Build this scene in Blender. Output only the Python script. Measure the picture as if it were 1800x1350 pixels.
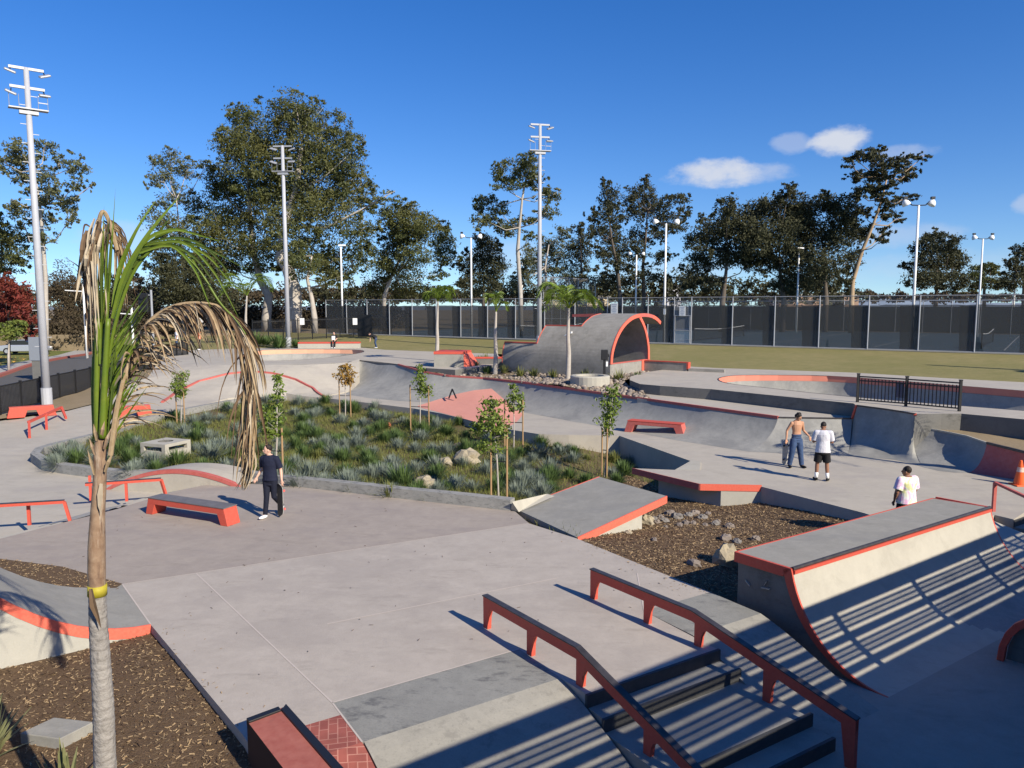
import bpy, bmesh, math, random
import numpy as np
from mathutils import Vector, Matrix, Euler
from mathutils.geometry import delaunay_2d_cdt
for o in list(bpy.data.objects): bpy.data.objects.remove(o)
S = bpy.context.scene
COL = S.collection
R = math.radians
# ---------------------------------------------------------------- camera
HC, FP = 5.0, 1325.0
PT = math.atan(135 / FP)
CP, SP = math.cos(PT), math.sin(PT)
cam = bpy.data.objects.new('camera', bpy.data.cameras.new('camera'))
COL.objects.link(cam); S.camera = cam
cam.location = (0, 0, HC); cam.rotation_euler = (math.pi / 2 - PT, 0, 0)
cam.data.sensor_width = 36; cam.data.lens = 26.5; cam.data.clip_end = 3000; cam.data.clip_start = 0.05
S.render.resolution_x = 1024; S.render.resolution_y = 768
# ---------------------------------------------------------------- sky, sun, exposure
SAZ = math.atan2(.70, -.71); SEL = R(31.5)
SUN = Vector((math.sin(SAZ) * math.cos(SEL), math.cos(SAZ) * math.cos(SEL), math.sin(SEL)))
S.view_settings.view_transform = 'Standard'; S.view_settings.look = 'None'
S.view_settings.exposure = 0.5; S.view_settings.gamma = 1.0
def rayv(px, py):
    x = (px - 900) / FP; y = -(py - 675) / FP
    return Vector((x, CP + y * SP, -SP + y * CP))
w = bpy.data.worlds.new('World'); S.world = w; w.use_nodes = True
nt = w.node_tree; nt.nodes.clear()
N = nt.nodes.new; L = nt.links.new
out = N('ShaderNodeOutputWorld'); bg = N('ShaderNodeBackground'); sky = N('ShaderNodeTexSky')
sky.sky_type = 'NISHITA'; sky.sun_disc = False; sky.sun_elevation = SEL; sky.sun_rotation = SAZ
sky.altitude = 0; sky.air_density = 1.0; sky.dust_density = 0.2; sky.ozone_density = 3.0
bg.inputs['Strength'].default_value = 0.093
hs = N('ShaderNodeHueSaturation'); hs.inputs['Saturation'].default_value = 1.36; hs.inputs['Value'].default_value = 1.2; hs.inputs['Hue'].default_value = .515
L(sky.outputs[0], hs.inputs['Color'])
_tc = N('ShaderNodeTexCoord'); _va = N('ShaderNodeVectorMath'); _va.operation = 'ADD'; _va.inputs[1].default_value = (0, 0, .06); L(_tc.outputs['Generated'], _va.inputs[0])
_vn = N('ShaderNodeVectorMath'); _vn.operation = 'NORMALIZE'; L(_va.outputs[0], _vn.inputs[0]); L(_vn.outputs[0], sky.inputs['Vector'])
tc = N('ShaderNodeTexCoord')
prev = hs.outputs[0]
noi = N('ShaderNodeTexNoise'); noi.inputs['Scale'].default_value = 22; noi.inputs['Detail'].default_value = 9; noi.inputs['Roughness'].default_value = .6
mp = N('ShaderNodeMapping'); mp.inputs['Scale'].default_value = (1, 1, 1.8); L(tc.outputs['Generated'], mp.inputs[0]); L(mp.outputs[0], noi.inputs['Vector'])
# small white clouds given by a direction in the sky, a half width and a half height (radians) and density
for (cx, cy, ax, ay, dn) in [(1258, 305, .052, .0165, .9), (1330, 305, .04, .012, .45), (1478, 246, .029, .019, .95), (1590, 268, .032, .009, .35), (1392, 252, .02, .012, .35),
                             (1590, 415, .06, .014, .3), (1700, 470, .14, .02, .16), (220, 415, .05, .018, .3), (900, 455, .06, .02, .28), (1180, 480, .1, .018, .2), (430, 500, .2, .02, .25), (1800, 360, .012, .01, .4)]:
    dv = rayv(cx, cy).normalized()
    rt = Vector((dv.y, -dv.x, 0)).normalized(); up = rt.cross(dv).normalized()
    if up.z < 0: up = -up
    terms = []
    for v, a in ((rt, ax), (up, ay)):
        d = N('ShaderNodeVectorMath'); d.operation = 'DOT_PRODUCT'; d.inputs[1].default_value = v / a
        L(tc.outputs['Generated'], d.inputs[0])
        m2 = N('ShaderNodeMath'); m2.operation = 'MULTIPLY'; L(d.outputs['Value'], m2.inputs[0]); L(d.outputs['Value'], m2.inputs[1])
        terms.append(m2)
    fr = N('ShaderNodeVectorMath'); fr.operation = 'DOT_PRODUCT'; fr.inputs[1].default_value = dv; L(tc.outputs['Generated'], fr.inputs[0])
    gt = N('ShaderNodeMath'); gt.operation = 'GREATER_THAN'; gt.inputs[1].default_value = .5; L(fr.outputs['Value'], gt.inputs[0])
    ad = N('ShaderNodeMath'); ad.operation = 'ADD'; L(terms[0].outputs[0], ad.inputs[0]); L(terms[1].outputs[0], ad.inputs[1])
    nm = N('ShaderNodeMath'); nm.operation = 'MULTIPLY_ADD'; nm.inputs[1].default_value = 3.4; nm.inputs[2].default_value = -1.7; L(noi.outputs['Fac'], nm.inputs[0])
    s2 = N('ShaderNodeMath'); s2.operation = 'ADD'; L(ad.outputs[0], s2.inputs[0]); L(nm.outputs[0], s2.inputs[1])
    mr = N('ShaderNodeMapRange'); mr.interpolation_type = 'SMOOTHSTEP'
    mr.inputs['From Min'].default_value = 1.5; mr.inputs['From Max'].default_value = .1
    mr.inputs['To Min'].default_value = 0; mr.inputs['To Max'].default_value = dn
    L(s2.outputs[0], mr.inputs['Value'])
    ml = N('ShaderNodeMath'); ml.operation = 'MULTIPLY'; L(mr.outputs[0], ml.inputs[0]); L(gt.outputs[0], ml.inputs[1])
    mx = N('ShaderNodeMixRGB'); mx.inputs['Color2'].default_value = (5.2, 5.5, 6.2, 1)
    L(ml.outputs[0], mx.inputs['Fac']); L(prev, mx.inputs['Color1']); prev = mx.outputs[0]
L(prev, bg.inputs['Color']); L(bg.outputs[0], out.inputs[0])
sl = bpy.data.lights.new('sun', 'SUN'); sl.energy = 5.0; sl.angle = R(0.4); sl.color = (1, .91, .76)
so = bpy.data.objects.new('sun', sl); COL.objects.link(so); so.rotation_euler = (-SUN).to_track_quat('-Z', 'Y').to_euler(); so.location = (30, -30, 40)

# ---------------------------------------------------------------- helpers
def W(px, py, z=0.):
    r = rayv(px, py); t = (z - HC) / r.z
    return Vector((r.x * t, r.y * t, z))
def AT(px, py, Y):
    r = rayv(px, py); t = Y / r.y
    return Vector((r.x * t, Y, HC + r.z * t))
def PXY(p):
    dz = p[2] - HC; d = p[1] * CP - dz * SP; u = p[1] * SP + dz * CP
    return 900 + FP * p[0] / d, 675 - FP * u / d
def norm2(v): return Vector((v[0], v[1], 0)).normalized()
def lerp(a, b, t): return a + (b - a) * t

MATS = {}
def mat(name, col, rough=.85, noise=None, bump=None, spec=.3, metal=0., trans=0., var=None, stains=None, alpha=1., coat=0.):
    """noise=(scale, amount, col2) mottling; bump=(scale,strength); stains=(scale, threshold, colour, amount)"""
    m = bpy.data.materials.new(name); m.use_nodes = True
    t = m.node_tree; b = t.nodes['Principled BSDF']; n = t.nodes.new; l = t.links.new
    b.inputs['Roughness'].default_value = rough; b.inputs['Metallic'].default_value = metal
    b.inputs['Specular IOR Level'].default_value = spec
    c3 = (*col, 1) if len(col) == 3 else col
    b.inputs['Base Color'].default_value = c3
    co = n('ShaderNodeTexCoord'); cur = None
    def mixin(fac, c2, cur):
        mx = n('ShaderNodeMixRGB')
        l(fac, mx.inputs['Fac']); mx.inputs['Color2'].default_value = (*c2, 1)
        if cur is None: mx.inputs['Color1'].default_value = c3
        else: l(cur, mx.inputs['Color1'])
        return mx.outputs[0]
    for k, (sc, am, c2) in enumerate(noise or []):
        q = n('ShaderNodeTexNoise'); q.inputs['Scale'].default_value = sc; q.inputs['Detail'].default_value = 6; q.inputs['Roughness'].default_value = .62
        q.inputs['Distortion'].default_value = .35
        l(co.outputs['Object'], q.inputs['Vector'])
        r = n('ShaderNodeMapRange'); r.inputs['From Min'].default_value = .34; r.inputs['From Max'].default_value = .68; r.inputs['To Max'].default_value = am
        l(q.outputs['Fac'], r.inputs['Value']); cur = mixin(r.outputs[0], c2, cur)
    for (sc, th, c2, am, st) in (stains or []):
        q = n('ShaderNodeTexNoise'); q.inputs['Scale'].default_value = sc; q.inputs['Detail'].default_value = 8; q.inputs['Roughness'].default_value = .72
        mpn = n('ShaderNodeMapping'); mpn.inputs['Scale'].default_value = st; mpn.inputs['Location'].default_value = (sc, 3, 7)
        mpn.inputs['Rotation'].default_value = (0, 0, .55)
        l(co.outputs['Object'], mpn.inputs[0]); l(mpn.outputs[0], q.inputs['Vector'])
        r = n('ShaderNodeMapRange'); r.inputs['From Min'].default_value = th; r.inputs['From Max'].default_value = th + .12; r.inputs['To Max'].default_value = am
        l(q.outputs['Fac'], r.inputs['Value']); cur = mixin(r.outputs[0], c2, cur)
    if var:
        oi = n('ShaderNodeObjectInfo'); cur = mixin_fac(t, oi.outputs['Random'], cur, c3, var)
    if cur is not None: l(cur, b.inputs['Base Color'])
    if bump:
        q = n('ShaderNodeTexNoise'); q.inputs['Scale'].default_value = bump[0]; q.inputs['Detail'].default_value = 7
        l(co.outputs['Object'], q.inputs['Vector'])
        bn = n('ShaderNodeBump'); bn.inputs['Strength'].default_value = bump[1]; bn.inputs['Distance'].default_value = .02
        l(q.outputs['Fac'], bn.inputs['Height']); l(bn.outputs[0], b.inputs['Normal'])
    o = t.nodes['Material Output']
    if trans > 0:
        tr = n('ShaderNodeBsdfTranslucent'); ms = n('ShaderNodeMixShader'); ms.inputs[0].default_value = trans
        if cur is not None: l(cur, tr.inputs['Color'])
        else: tr.inputs['Color'].default_value = c3
        l(b.outputs[0], ms.inputs[1]); l(tr.outputs[0], ms.inputs[2]); l(ms.outputs[0], o.inputs[0])
    if alpha < 1:
        tp = n('ShaderNodeBsdfTransparent'); ms = n('ShaderNodeMixShader'); ms.inputs[0].default_value = alpha
        l(tp.outputs[0], ms.inputs[1]); l(b.outputs[0], ms.inputs[2]); l(ms.outputs[0], o.inputs[0])
    MATS[name] = m
    return m
def mixin_fac(t, fac, cur, c3, c2):
    mx = t.nodes.new('ShaderNodeMixRGB'); t.links.new(fac, mx.inputs['Fac']); mx.inputs['Color2'].default_value = (*c2, 1)
    if cur is None: mx.inputs['Color1'].default_value = c3
    else: t.links.new(cur, mx.inputs['Color1'])
    return mx.outputs[0]

class MB:
    def __init__(s): s.v = []; s.f = []; s.m = []; s.sm = False
    def add(s, vs, fs, mi=0):
        b = len(s.v); s.v += [tuple(x) for x in vs]; s.f += [tuple(i + b for i in f) for f in fs]; s.m += [mi] * len(fs)
        return s
    def box(s, c, sz, rz=0., mi=0, tilt=None):
        M = Matrix.Rotation(rz, 3, 'Z')
        if tilt is not None: M = M @ tilt
        h = Vector(sz) / 2; c = Vector(c)
        vs = [c + M @ Vector((x * h.x, y * h.y, z * h.z)) for z in (-1, 1) for y in (-1, 1) for x in (-1, 1)]
        return s.add(vs, [(0, 2, 3, 1), (4, 5, 7, 6), (0, 1, 5, 4), (2, 6, 7, 3), (0, 4, 6, 2), (1, 3, 7, 5)], mi)
    def prism(s, pts, zt, zb, mi=0, mside=None):
        """pts: list of xy; zt/zb float or list"""
        n = len(pts)
        ar = sum(pts[i][0] * pts[(i + 1) % n][1] - pts[(i + 1) % n][0] * pts[i][1] for i in range(n))
        idx = list(range(n)) if ar > 0 else list(range(n))[::-1]
        T = [(zt[i] if hasattr(zt, '__len__') else zt) for i in idx]; B = [(zb[i] if hasattr(zb, '__len__') else zb) for i in idx]
        P = [pts[i] for i in idx]
        vs = [(p[0], p[1], t) for p, t in zip(P, T)] + [(p[0], p[1], b) for p, b in zip(P, B)]
        s.add(vs, [tuple(range(n)), tuple(range(2 * n - 1, n - 1, -1))], mi)
        b = len(s.v) - 2 * n
        for i in range(n):
            j = (i + 1) % n; s.f.append((b + i, b + n + i, b + n + j, b + j)); s.m.append(mi if mside is None else mside)
        return s
    def plate(s, o, d, pts, th, mi=0):
        """outline (s,z) in the vertical plane through o along d, thickness th centred"""
        d = norm2(d); q = Vector((-d.y, d.x, 0)); o = Vector(o); n = len(pts)
        vs = [o + d * a + Vector((0, 0, z)) + q * (k * th / 2) for k in (-1, 1) for (a, z) in pts]
        fs = [tuple(range(n)), tuple(range(2 * n - 1, n - 1, -1))] + [(i, n + i, n + (i + 1) % n, (i + 1) % n) for i in range(n)]
        return s.add(vs, fs, mi)
    def tube(s, pts, rad, seg=8, mi=0, cap=True, flat=None):
        pts = [Vector(p) for p in pts]; n = len(pts)
        rr = rad if hasattr(rad, '__len__') else [rad] * n
        vs = []; ref = None
        for i in range(n):
            t = (pts[min(i + 1, n - 1)] - pts[max(i - 1, 0)]).normalized()
            if ref is None:
                ref = Vector((0, 0, 1)) if abs(t.z) < .9 else Vector((1, 0, 0))
            a = t.cross(ref).normalized(); b = a.cross(t).normalized(); ref = b
            for k in range(seg):
                an = 2 * math.pi * k / seg
                vs.append(pts[i] + a * (math.cos(an) * rr[i]) + b * (math.sin(an) * rr[i] * (flat or 1)))
        fs = [(i * seg + k, i * seg + (k + 1) % seg, (i + 1) * seg + (k + 1) % seg, (i + 1) * seg + k) for i in range(n - 1) for k in range(seg)]
        if cap: fs += [tuple(range(seg))[::-1], tuple((n - 1) * seg + k for k in range(seg))]
        return s.add(vs, fs, mi)
    def bar(s, a, b, wd, ht, mi=0):
        """rectangular bar from a to b, wd across horizontally, ht vertically"""
        a = Vector(a); b = Vector(b); t = (b - a).normalized()
        q = t.cross(Vector((0, 0, 1)))
        q = q.normalized() if q.length > 1e-4 else Vector((1, 0, 0))
        u = q.cross(t).normalized()
        vs = [p + q * (x * wd / 2) + u * (z * ht / 2) for p in (a, b) for x, z in ((-1, -1), (1, -1), (1, 1), (-1, 1))]
        return s.add(vs, [(0, 1, 2, 3), (7, 6, 5, 4), (0, 4, 5, 1), (1, 5, 6, 2), (2, 6, 7, 3), (3, 7, 4, 0)], mi)
    def ell(s, c, r, seg=14, ring=9, mi=0, rot=None, jit=0, rnd=None):
        c = Vector(c); vs = []; fs = []
        r = (r, r, r) if not hasattr(r, '__len__') else r
        for i in range(ring + 1):
            th = math.pi * i / ring
            for k in range(seg):
                ph = 2 * math.pi * k / seg
                v = Vector((r[0] * math.sin(th) * math.cos(ph), r[1] * math.sin(th) * math.sin(ph), r[2] * math.cos(th)))
                if jit and 0 < i < ring: v *= 1 + jit * (rnd.random() - .5)
                if rot is not None: v = rot @ v
                vs.append(c + v)
        for i in range(ring):
            for k in range(seg): fs.append((i * seg + k, (i + 1) * seg + k, (i + 1) * seg + (k + 1) % seg, i * seg + (k + 1) % seg))
        return s.add(vs, fs, mi)
    def lathe(s, c, prof, seg=20, mi=0):
        c = Vector(c); n = len(prof)
        vs = [c + Vector((r * math.cos(2 * math.pi * k / seg), r * math.sin(2 * math.pi * k / seg), z)) for r, z in prof for k in range(seg)]
        fs = [(i * seg + k, i * seg + (k + 1) % seg, (i + 1) * seg + (k + 1) % seg, (i + 1) * seg + k) for i in range(n - 1) for k in range(seg)]
        fs += [tuple(range(seg))[::-1], tuple((n - 1) * seg + k for k in range(seg))]
        return s.add(vs, fs, mi)
    def build(s, name, mats, parent=None, smooth=False, bevel=0, label=None):
        off = Vector((0, 0, 0))
        if parent is not None:
            q = parent
            while q is not None: off += q.location; q = q.parent
        me = bpy.data.meshes.new(name)
        me.from_pydata([(v[0] - off.x, v[1] - off.y, v[2] - off.z) for v in s.v], [], s.f)
        for m in (mats if isinstance(mats, (list, tuple)) else [mats]): me.materials.append(m)
        if any(s.m): me.polygons.foreach_set('material_index', s.m)
        if smooth: me.polygons.foreach_set('use_smooth', [True] * len(me.polygons))
        me.update()
        o = bpy.data.objects.new(name, me); COL.objects.link(o)
        if parent is not None: o.parent = parent
        if bevel:
            b = o.modifiers.new('b', 'BEVEL'); b.width = bevel; b.segments = 2; b.limit_method = 'ANGLE'; b.angle_limit = R(40)
        if label: o['label'] = label
        return o

def tag(o, label, cat, group=None):
    o['label'] = label; o['category'] = cat
    if group: o['group'] = group
    return o
def thing(name, label, cat, loc=(0, 0, 0), group=None, rz=0):
    o = bpy.data.objects.new(name, None); COL.objects.link(o); o.empty_display_size = .2
    o.location = loc; o.rotation_euler = (0, 0, rz)
    return tag(o, label, cat, group)
def struct(name, mb, m, smooth=False, kind='structure', bevel=0):
    o = mb.build(name, m, smooth=smooth, bevel=bevel) if isinstance(mb, MB) else mb
    o['kind'] = kind
    return o
def copy_tree(o, loc, rz, label=None, scale=None):
    c = o.copy(); COL.objects.link(c); c.location = loc; c.rotation_euler = (0, 0, rz)
    if scale: c.scale = scale
    if label: c['label'] = label
    for ch in o.children:
        d = ch.copy(); COL.objects.link(d); d.parent = c
        for g in ch.children:
            e = g.copy(); COL.objects.link(e); e.parent = d
    return c

def rbf(ctrl):
    """thin smooth interpolation of z over control points (world x,y,z)"""
    P = np.array([(c[0], c[1]) for c in ctrl]); z = np.array([c[2] for c in ctrl]); n = len(P)
    D = np.sqrt(((P[:, None] - P[None]) ** 2).sum(-1))
    A = np.zeros((n + 3, n + 3)); A[:n, :n] = D; A[:n, n] = 1; A[:n, n + 1:] = P; A[n, :n] = 1; A[n + 1:, :n] = P.T
    wv = np.linalg.solve(A, np.concatenate([z, [0, 0, 0]]))
    def f(x, y):
        d = np.sqrt((P[:, 0] - x) ** 2 + (P[:, 1] - y) ** 2)
        return float(d @ wv[:n] + wv[n] + wv[n + 1] * x + wv[n + 2] * y)
    return f
def inpoly(x, y, P):
    c = False; n = len(P); j = n - 1
    for i in range(n):
        if (P[i][1] > y) != (P[j][1] > y) and x < (P[j][0] - P[i][0]) * (y - P[i][1]) / (P[j][1] - P[i][1]) + P[i][0]: c = not c
        j = i
    return c
def hfield(poly, zf, sp, seed=1, jit=.3):
    """height-field sheet inside polygon (xy), z from zf"""
    rd = random.Random(seed)
    B = []
    n = len(poly)
    for i in range(n):
        a = Vector(poly[i][:2]); b = Vector(poly[(i + 1) % n][:2]); k = max(1, int((b - a).length / sp))
        for q in range(k): B.append(a.lerp(b, q / k))
    xs = [p[0] for p in poly]; ys = [p[1] for p in poly]
    pts = list(B)
    x = min(xs)
    while x < max(xs):
        y = min(ys)
        while y < max(ys):
            qx, qy = x + rd.uniform(-jit, jit) * sp, y + rd.uniform(-jit, jit) * sp
            if inpoly(qx, qy, poly): pts.append(Vector((qx, qy)))
            y += sp
        x += sp
    vs, es, fs, _, _, _ = delaunay_2d_cdt(pts, [(i, (i + 1) % len(B)) for i in range(len(B))], [], 1, 1e-4)
    mb = MB()
    out = []
    for f in fs:
        a, b, c = (vs[i] for i in f)
        ar = (b.x - a.x) * (c.y - a.y) - (c.x - a.x) * (b.y - a.y)
        out.append(tuple(f) if ar > 0 else tuple(f)[::-1])
    mb.add([(v.x, v.y, zf(v.x, v.y)) for v in vs], out)
    return mb
def strip(pts, wd, z, mb=None):
    mb = mb or MB()
    for a, b in zip(pts[:-1], pts[1:]):
        a = Vector((a[0], a[1], 0)); b = Vector((b[0], b[1], 0)); d = (b - a).normalized(); q = Vector((-d.y, d.x, 0)) * wd / 2
        mb.add([(p.x, p.y, z) for p in (a - q, b - q, b + q, a + q)], [(0, 1, 2, 3)])
    return mb

# ---------------------------------------------------------------- materials
def conc(name, c, dark, light, extra=None, rough=.82):
    return mat(name, c, rough, noise=[(.45, .75, dark), (2.3, .5, light), (7, .35, dark), (40, .3, light)],
               stains=[(.9, .56, tuple(x * .72 for x in c), .55, (1, 3.0, 1)), (6, .66, tuple(x * .6 for x in c), .6, (1, 1, 1))] + (extra or []), bump=(35, .12))
M_plaza = conc('plaza_concrete', (.40, .353, .302), (.31, .274, .237), (.48, .43, .37), [(.35, .5, (.30, .265, .235), .45, (1, 1.6, 1)), (26, .70, (.17, .15, .135), .7, (1, 5, 1)), (2.2, .60, (.30, .27, .25), .5, (4, 1, 1))])
M_plaza2 = conc('plaza_concrete_warm', (.32, .275, .233), (.245, .21, .185), (.40, .35, .295), [(.6, .5, (.26, .225, .205), .5, (1, 2.4, 1)), (26, .70, (.17, .15, .135), .7, (1, 5, 1))])
M_pad = conc('rough_grey_concrete', (.25, .245, .22), (.16, .16, .15), (.33, .325, .29), [(2.2, .52, (.10, .10, .10), .8, (1, 2, 1)), (30, .55, (.12, .12, .115), .6, (1, 1, 1))])
M_bank = conc('bank_concrete', (.30, .285, .245), (.225, .215, .185), (.36, .34, .29), [(5, .54, (.20, .19, .165), .7, (1, 1, 1)), (34, .56, (.18, .17, .15), .6, (1, 1, 1))])
M_grey = conc('grey_concrete', (.28, .268, .232), (.19, .185, .165), (.35, .335, .295), [(.7, .5, (.22, .215, .20), .5, (1, 2, 1))])
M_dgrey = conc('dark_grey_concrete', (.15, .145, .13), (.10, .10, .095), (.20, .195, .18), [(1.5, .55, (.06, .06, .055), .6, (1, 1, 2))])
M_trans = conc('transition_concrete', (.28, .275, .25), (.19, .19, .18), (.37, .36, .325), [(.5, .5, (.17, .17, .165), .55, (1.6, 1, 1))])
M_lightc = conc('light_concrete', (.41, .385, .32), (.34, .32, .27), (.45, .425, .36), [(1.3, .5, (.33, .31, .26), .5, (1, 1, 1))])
M_side = conc('side_concrete', (.40, .385, .33), (.32, .31, .27), (.45, .43, .37))
M_deck = conc('deck_concrete', (.41, .37, .305), (.33, .30, .25), (.47, .43, .36), [(.35, .5, (.32, .29, .26), .5, (1, 1.6, 1))])
M_wallc = conc('planter_concrete', (.27, .265, .245), (.18, .18, .17), (.36, .35, .32), [(5, .52, (.11, .11, .105), .7, (1, 1, 3))])
M_riser = mat('shade_dark_riser', (.055, .055, .055), .7, noise=[(6, .5, (.09, .09, .085))], bump=(30, .2))  # near black colour carries the shade on the stair fronts
M_coral = mat('coral_paint', (.50, .078, .05), .55, noise=[(3, .4, (.48, .07, .045)), (22, .25, (.66, .15, .10))], stains=[(13, .62, (.22, .12, .10), .7, (1, 1, 1)), (30, .66, (.45, .36, .3), .8, (1, 1, 1))], bump=(40, .08))
M_cbright = mat('bright_coral_paint', (.66, .125, .08), .5, noise=[(3, .4, (.62, .11, .07)), (22, .3, (.78, .24, .16))], stains=[(12, .64, (.38, .2, .16), .6, (1, 1, 1)), (34, .66, (.5, .4, .33), .8, (1, 1, 1))])
M_cworn = mat('worn_red_paint', (.46, .10, .08), .6, noise=[(2, .5, (.36, .09, .08)), (9, .4, (.55, .2, .17))], stains=[(11, .6, (.2, .15, .14), .8, (1, 1, 1))])
M_pink = mat('pink_concrete', (.62, .27, .20), .8, noise=[(.9, .5, (.52, .22, .17)), (6, .35, (.68, .33, .26))], stains=[(3, .6, (.35, .2, .17), .5, (1, 2, 1))], bump=(30, .1))
M_redslab = mat('red_slab_concrete', (.34, .10, .075), .8, noise=[(2.5, .6, (.25, .07, .055)), (9, .5, (.42, .16, .12))], stains=[(4, .58, (.2, .1, .08), .5, (1, 1, 1))], bump=(30, .1))
M_tile = mat('coral_coping_band', (.62, .22, .15), .6, noise=[(2, .4, (.52, .17, .12))])
M_tileb = mat('pale_coral_band', (.72, .38, .24), .7, noise=[(2, .4, (.66, .3, .2))])
M_black = mat('black_steel', (.012, .012, .013), .45, spec=.5)
M_steel = mat('worn_dark_steel', (.05, .045, .045), .4, noise=[(6, .6, (.11, .10, .10))], spec=.5, metal=.4)
M_galv = mat('galvanised_steel', (.36, .37, .39), .45, noise=[(3, .4, (.27, .28, .30))], metal=.25, spec=.5)
M_pole = mat('grey_pole_paint', (.40, .41, .44), .5, noise=[(.6, .5, (.30, .31, .335)), (5, .3, (.46, .47, .48))])
M_white = mat('white_paint', (.78, .78, .76), .5)
M_mulch = mat('mulch_bed', (.115, .072, .038), .95, noise=[(1.2, .6, (.075, .046, .026)), (26, .75, (.20, .13, .07)), (70, .6, (.05, .03, .018))], bump=(45, 1.0))
M_soil = mat('planter_soil', (.13, .092, .048), .95, noise=[(.8, .7, (.10, .10, .035)), (14, .6, (.19, .14, .07)), (40, .5, (.06, .045, .025))], bump=(30, .9))
M_dirt = mat('dry_dirt', (.24, .18, .11), .95, noise=[(.8, .6, (.16, .125, .07)), (9, .5, (.30, .24, .15))], bump=(20, .6))
M_lawn = mat('dry_lawn', (.175, .165, .05), .95, noise=[(.22, .8, (.29, .235, .11)), (1.6, .7, (.125, .13, .035)), (22, .6, (.28, .235, .10))], stains=[(.8, .57, (.26, .2, .10), .6, (1, 2, 1))], bump=(40, 1.0))
M_lawn2 = mat('leafy_lawn', (.11, .14, .03), .95, noise=[(.35, .6, (.26, .19, .05)), (3, .5, (.08, .11, .03))], bump=(40, 1.0))
M_asph = mat('asphalt', (.10, .095, .088), .9, noise=[(.4, .5, (.08, .076, .07)), (20, .4, (.13, .125, .12))])
M_walk = mat('sidewalk_concrete', (.36, .34, .31), .9, noise=[(.8, .4, (.30, .28, .26))])
M_kerb = mat('red_kerb', (.34, .10, .08), .8, noise=[(2, .5, (.28, .14, .11))])
M_court = mat('court_surface', (.07, .125, .17), .8, noise=[(.5, .3, (.06, .105, .145))])
M_screen = mat('dark_windscreen_mesh', (.016, .018, .0165), .95, noise=[(.25, .5, (.022, .023, .019)), (3, .3, (.009, .010, .010))], alpha=.79, spec=.03)
M_screen2 = mat('far_windscreen_mesh', (.03, .036, .034), .9, noise=[(.15, .5, (.045, .05, .045))])
M_link = mat('chain_link_mesh', (.35, .36, .37), .6, alpha=.13)
M_leafE = mat('eucalyptus_leaves', (.10, .118, .036), .6, noise=[(.16, .9, (.175, .155, .04)), (.7, .75, (.042, .058, .026))], trans=.25)
M_leafP = mat('pale_gum_leaves', (.125, .14, .07), .6, noise=[(.25, .7, (.18, .165, .06)), (1.1, .5, (.07, .085, .045))], trans=.25)
M_leafD = mat('dark_tree_leaves', (.055, .058, .026), .7, noise=[(.25, .7, (.085, .078, .03)), (1.2, .6, (.03, .036, .02))], trans=.2)
M_leafR = mat('red_leaves', (.19, .028, .024), .7, noise=[(.5, .7, (.11, .02, .02)), (2, .6, (.24, .07, .03))], trans=.25)
M_leafY = mat('green_yellow_leaves', (.12, .17, .03), .7, noise=[(.5, .7, (.07, .12, .03)), (2, .4, (.25, .2, .04))], trans=.25)
M_leafY2 = mat('young_tree_leaves', (.16, .23, .04), .45, noise=[(2.5, .7, (.25, .30, .05)), (9, .5, (.07, .12, .025))], trans=.3)
M_leafO = mat('turning_leaves', (.36, .22, .045), .6, noise=[(4, .8, (.32, .12, .03)), (9, .5, (.13, .15, .03))], trans=.25)
M_leafB = mat('brown_scrub_leaves', (.085, .062, .036), .8, noise=[(.4, .6, (.05, .045, .025))], trans=.15)
M_barkW = mat('pale_gum_bark', (.42, .38, .33), .85, noise=[(1.2, .7, (.27, .225, .18)), (6, .4, (.5, .47, .43))], bump=(10, .4))
M_barkD = mat('dark_bark', (.10, .08, .062), .9, noise=[(2, .5, (.15, .125, .10))], bump=(12, .6))
M_stake = mat('wooden_stake', (.36, .23, .115), .8, noise=[(8, .5, (.27, .17, .09))])
M_blue = mat('blue_grey_blades', (.215, .25, .20), .6, noise=[(5, .5, (.15, .19, .14))], trans=.2)
M_green = mat('green_blades', (.10, .155, .045), .6, noise=[(4, .6, (.06, .10, .03))], trans=.2)
M_straw = mat('straw_green_blades', (.18, .19, .055), .7, noise=[(3, .6, (.13, .15, .035))], trans=.2)
M_rock = mat('pale_rock', (.29, .24, .15), .9, noise=[(4, .7, (.27, .24, .2)), (12, .4, (.5, .44, .32))], bump=(14, .8))
M_cob = mat('river_cobbles', (.20, .165, .14), .85, noise=[(2.5, .7, (.10, .085, .08)), (7, .6, (.29, .245, .205))], bump=(9, 1.0))
M_skin = mat('tan_skin', (.47, .25, .15), .55, noise=[(5, .3, (.40, .2, .12))])
M_skin2 = mat('fair_skin', (.60, .37, .27), .55, noise=[(5, .3, (.52, .3, .22))])
M_skin3 = mat('brown_skin', (.26, .13, .08), .55)
M_hair = mat('dark_hair', (.018, .013, .011), .6, bump=(60, .6))
M_navy = mat('navy_cloth', (.010, .013, .032), .85, bump=(9, 1.0))
M_dnavy = mat('dark_navy_trousers', (.008, .010, .022), .85, bump=(9, 1.0))
M_denim = mat('blue_denim', (.035, .065, .14), .85, noise=[(4, .6, (.06, .10, .2)), (12, .4, (.02, .035, .08))], bump=(9, 1.0))
M_wshirt = mat('white_cotton', (.58, .58, .62), .85, noise=[(4, .3, (.5, .5, .55))], bump=(9, 1.0))
M_bcloth = mat('black_cloth', (.012, .012, .014), .85, bump=(14, .3))
M_shoe = mat('white_shoe', (.72, .72, .72), .6)
M_grip = mat('griptape', (.035, .034, .033), .95, bump=(150, .3))
M_ply = mat('board_underside', (.5, .49, .46), .6, noise=[(7, .6, (.24, .23, .22))])
M_wheel = mat('coral_wheel', (.75, .12, .10), .5)
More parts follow.
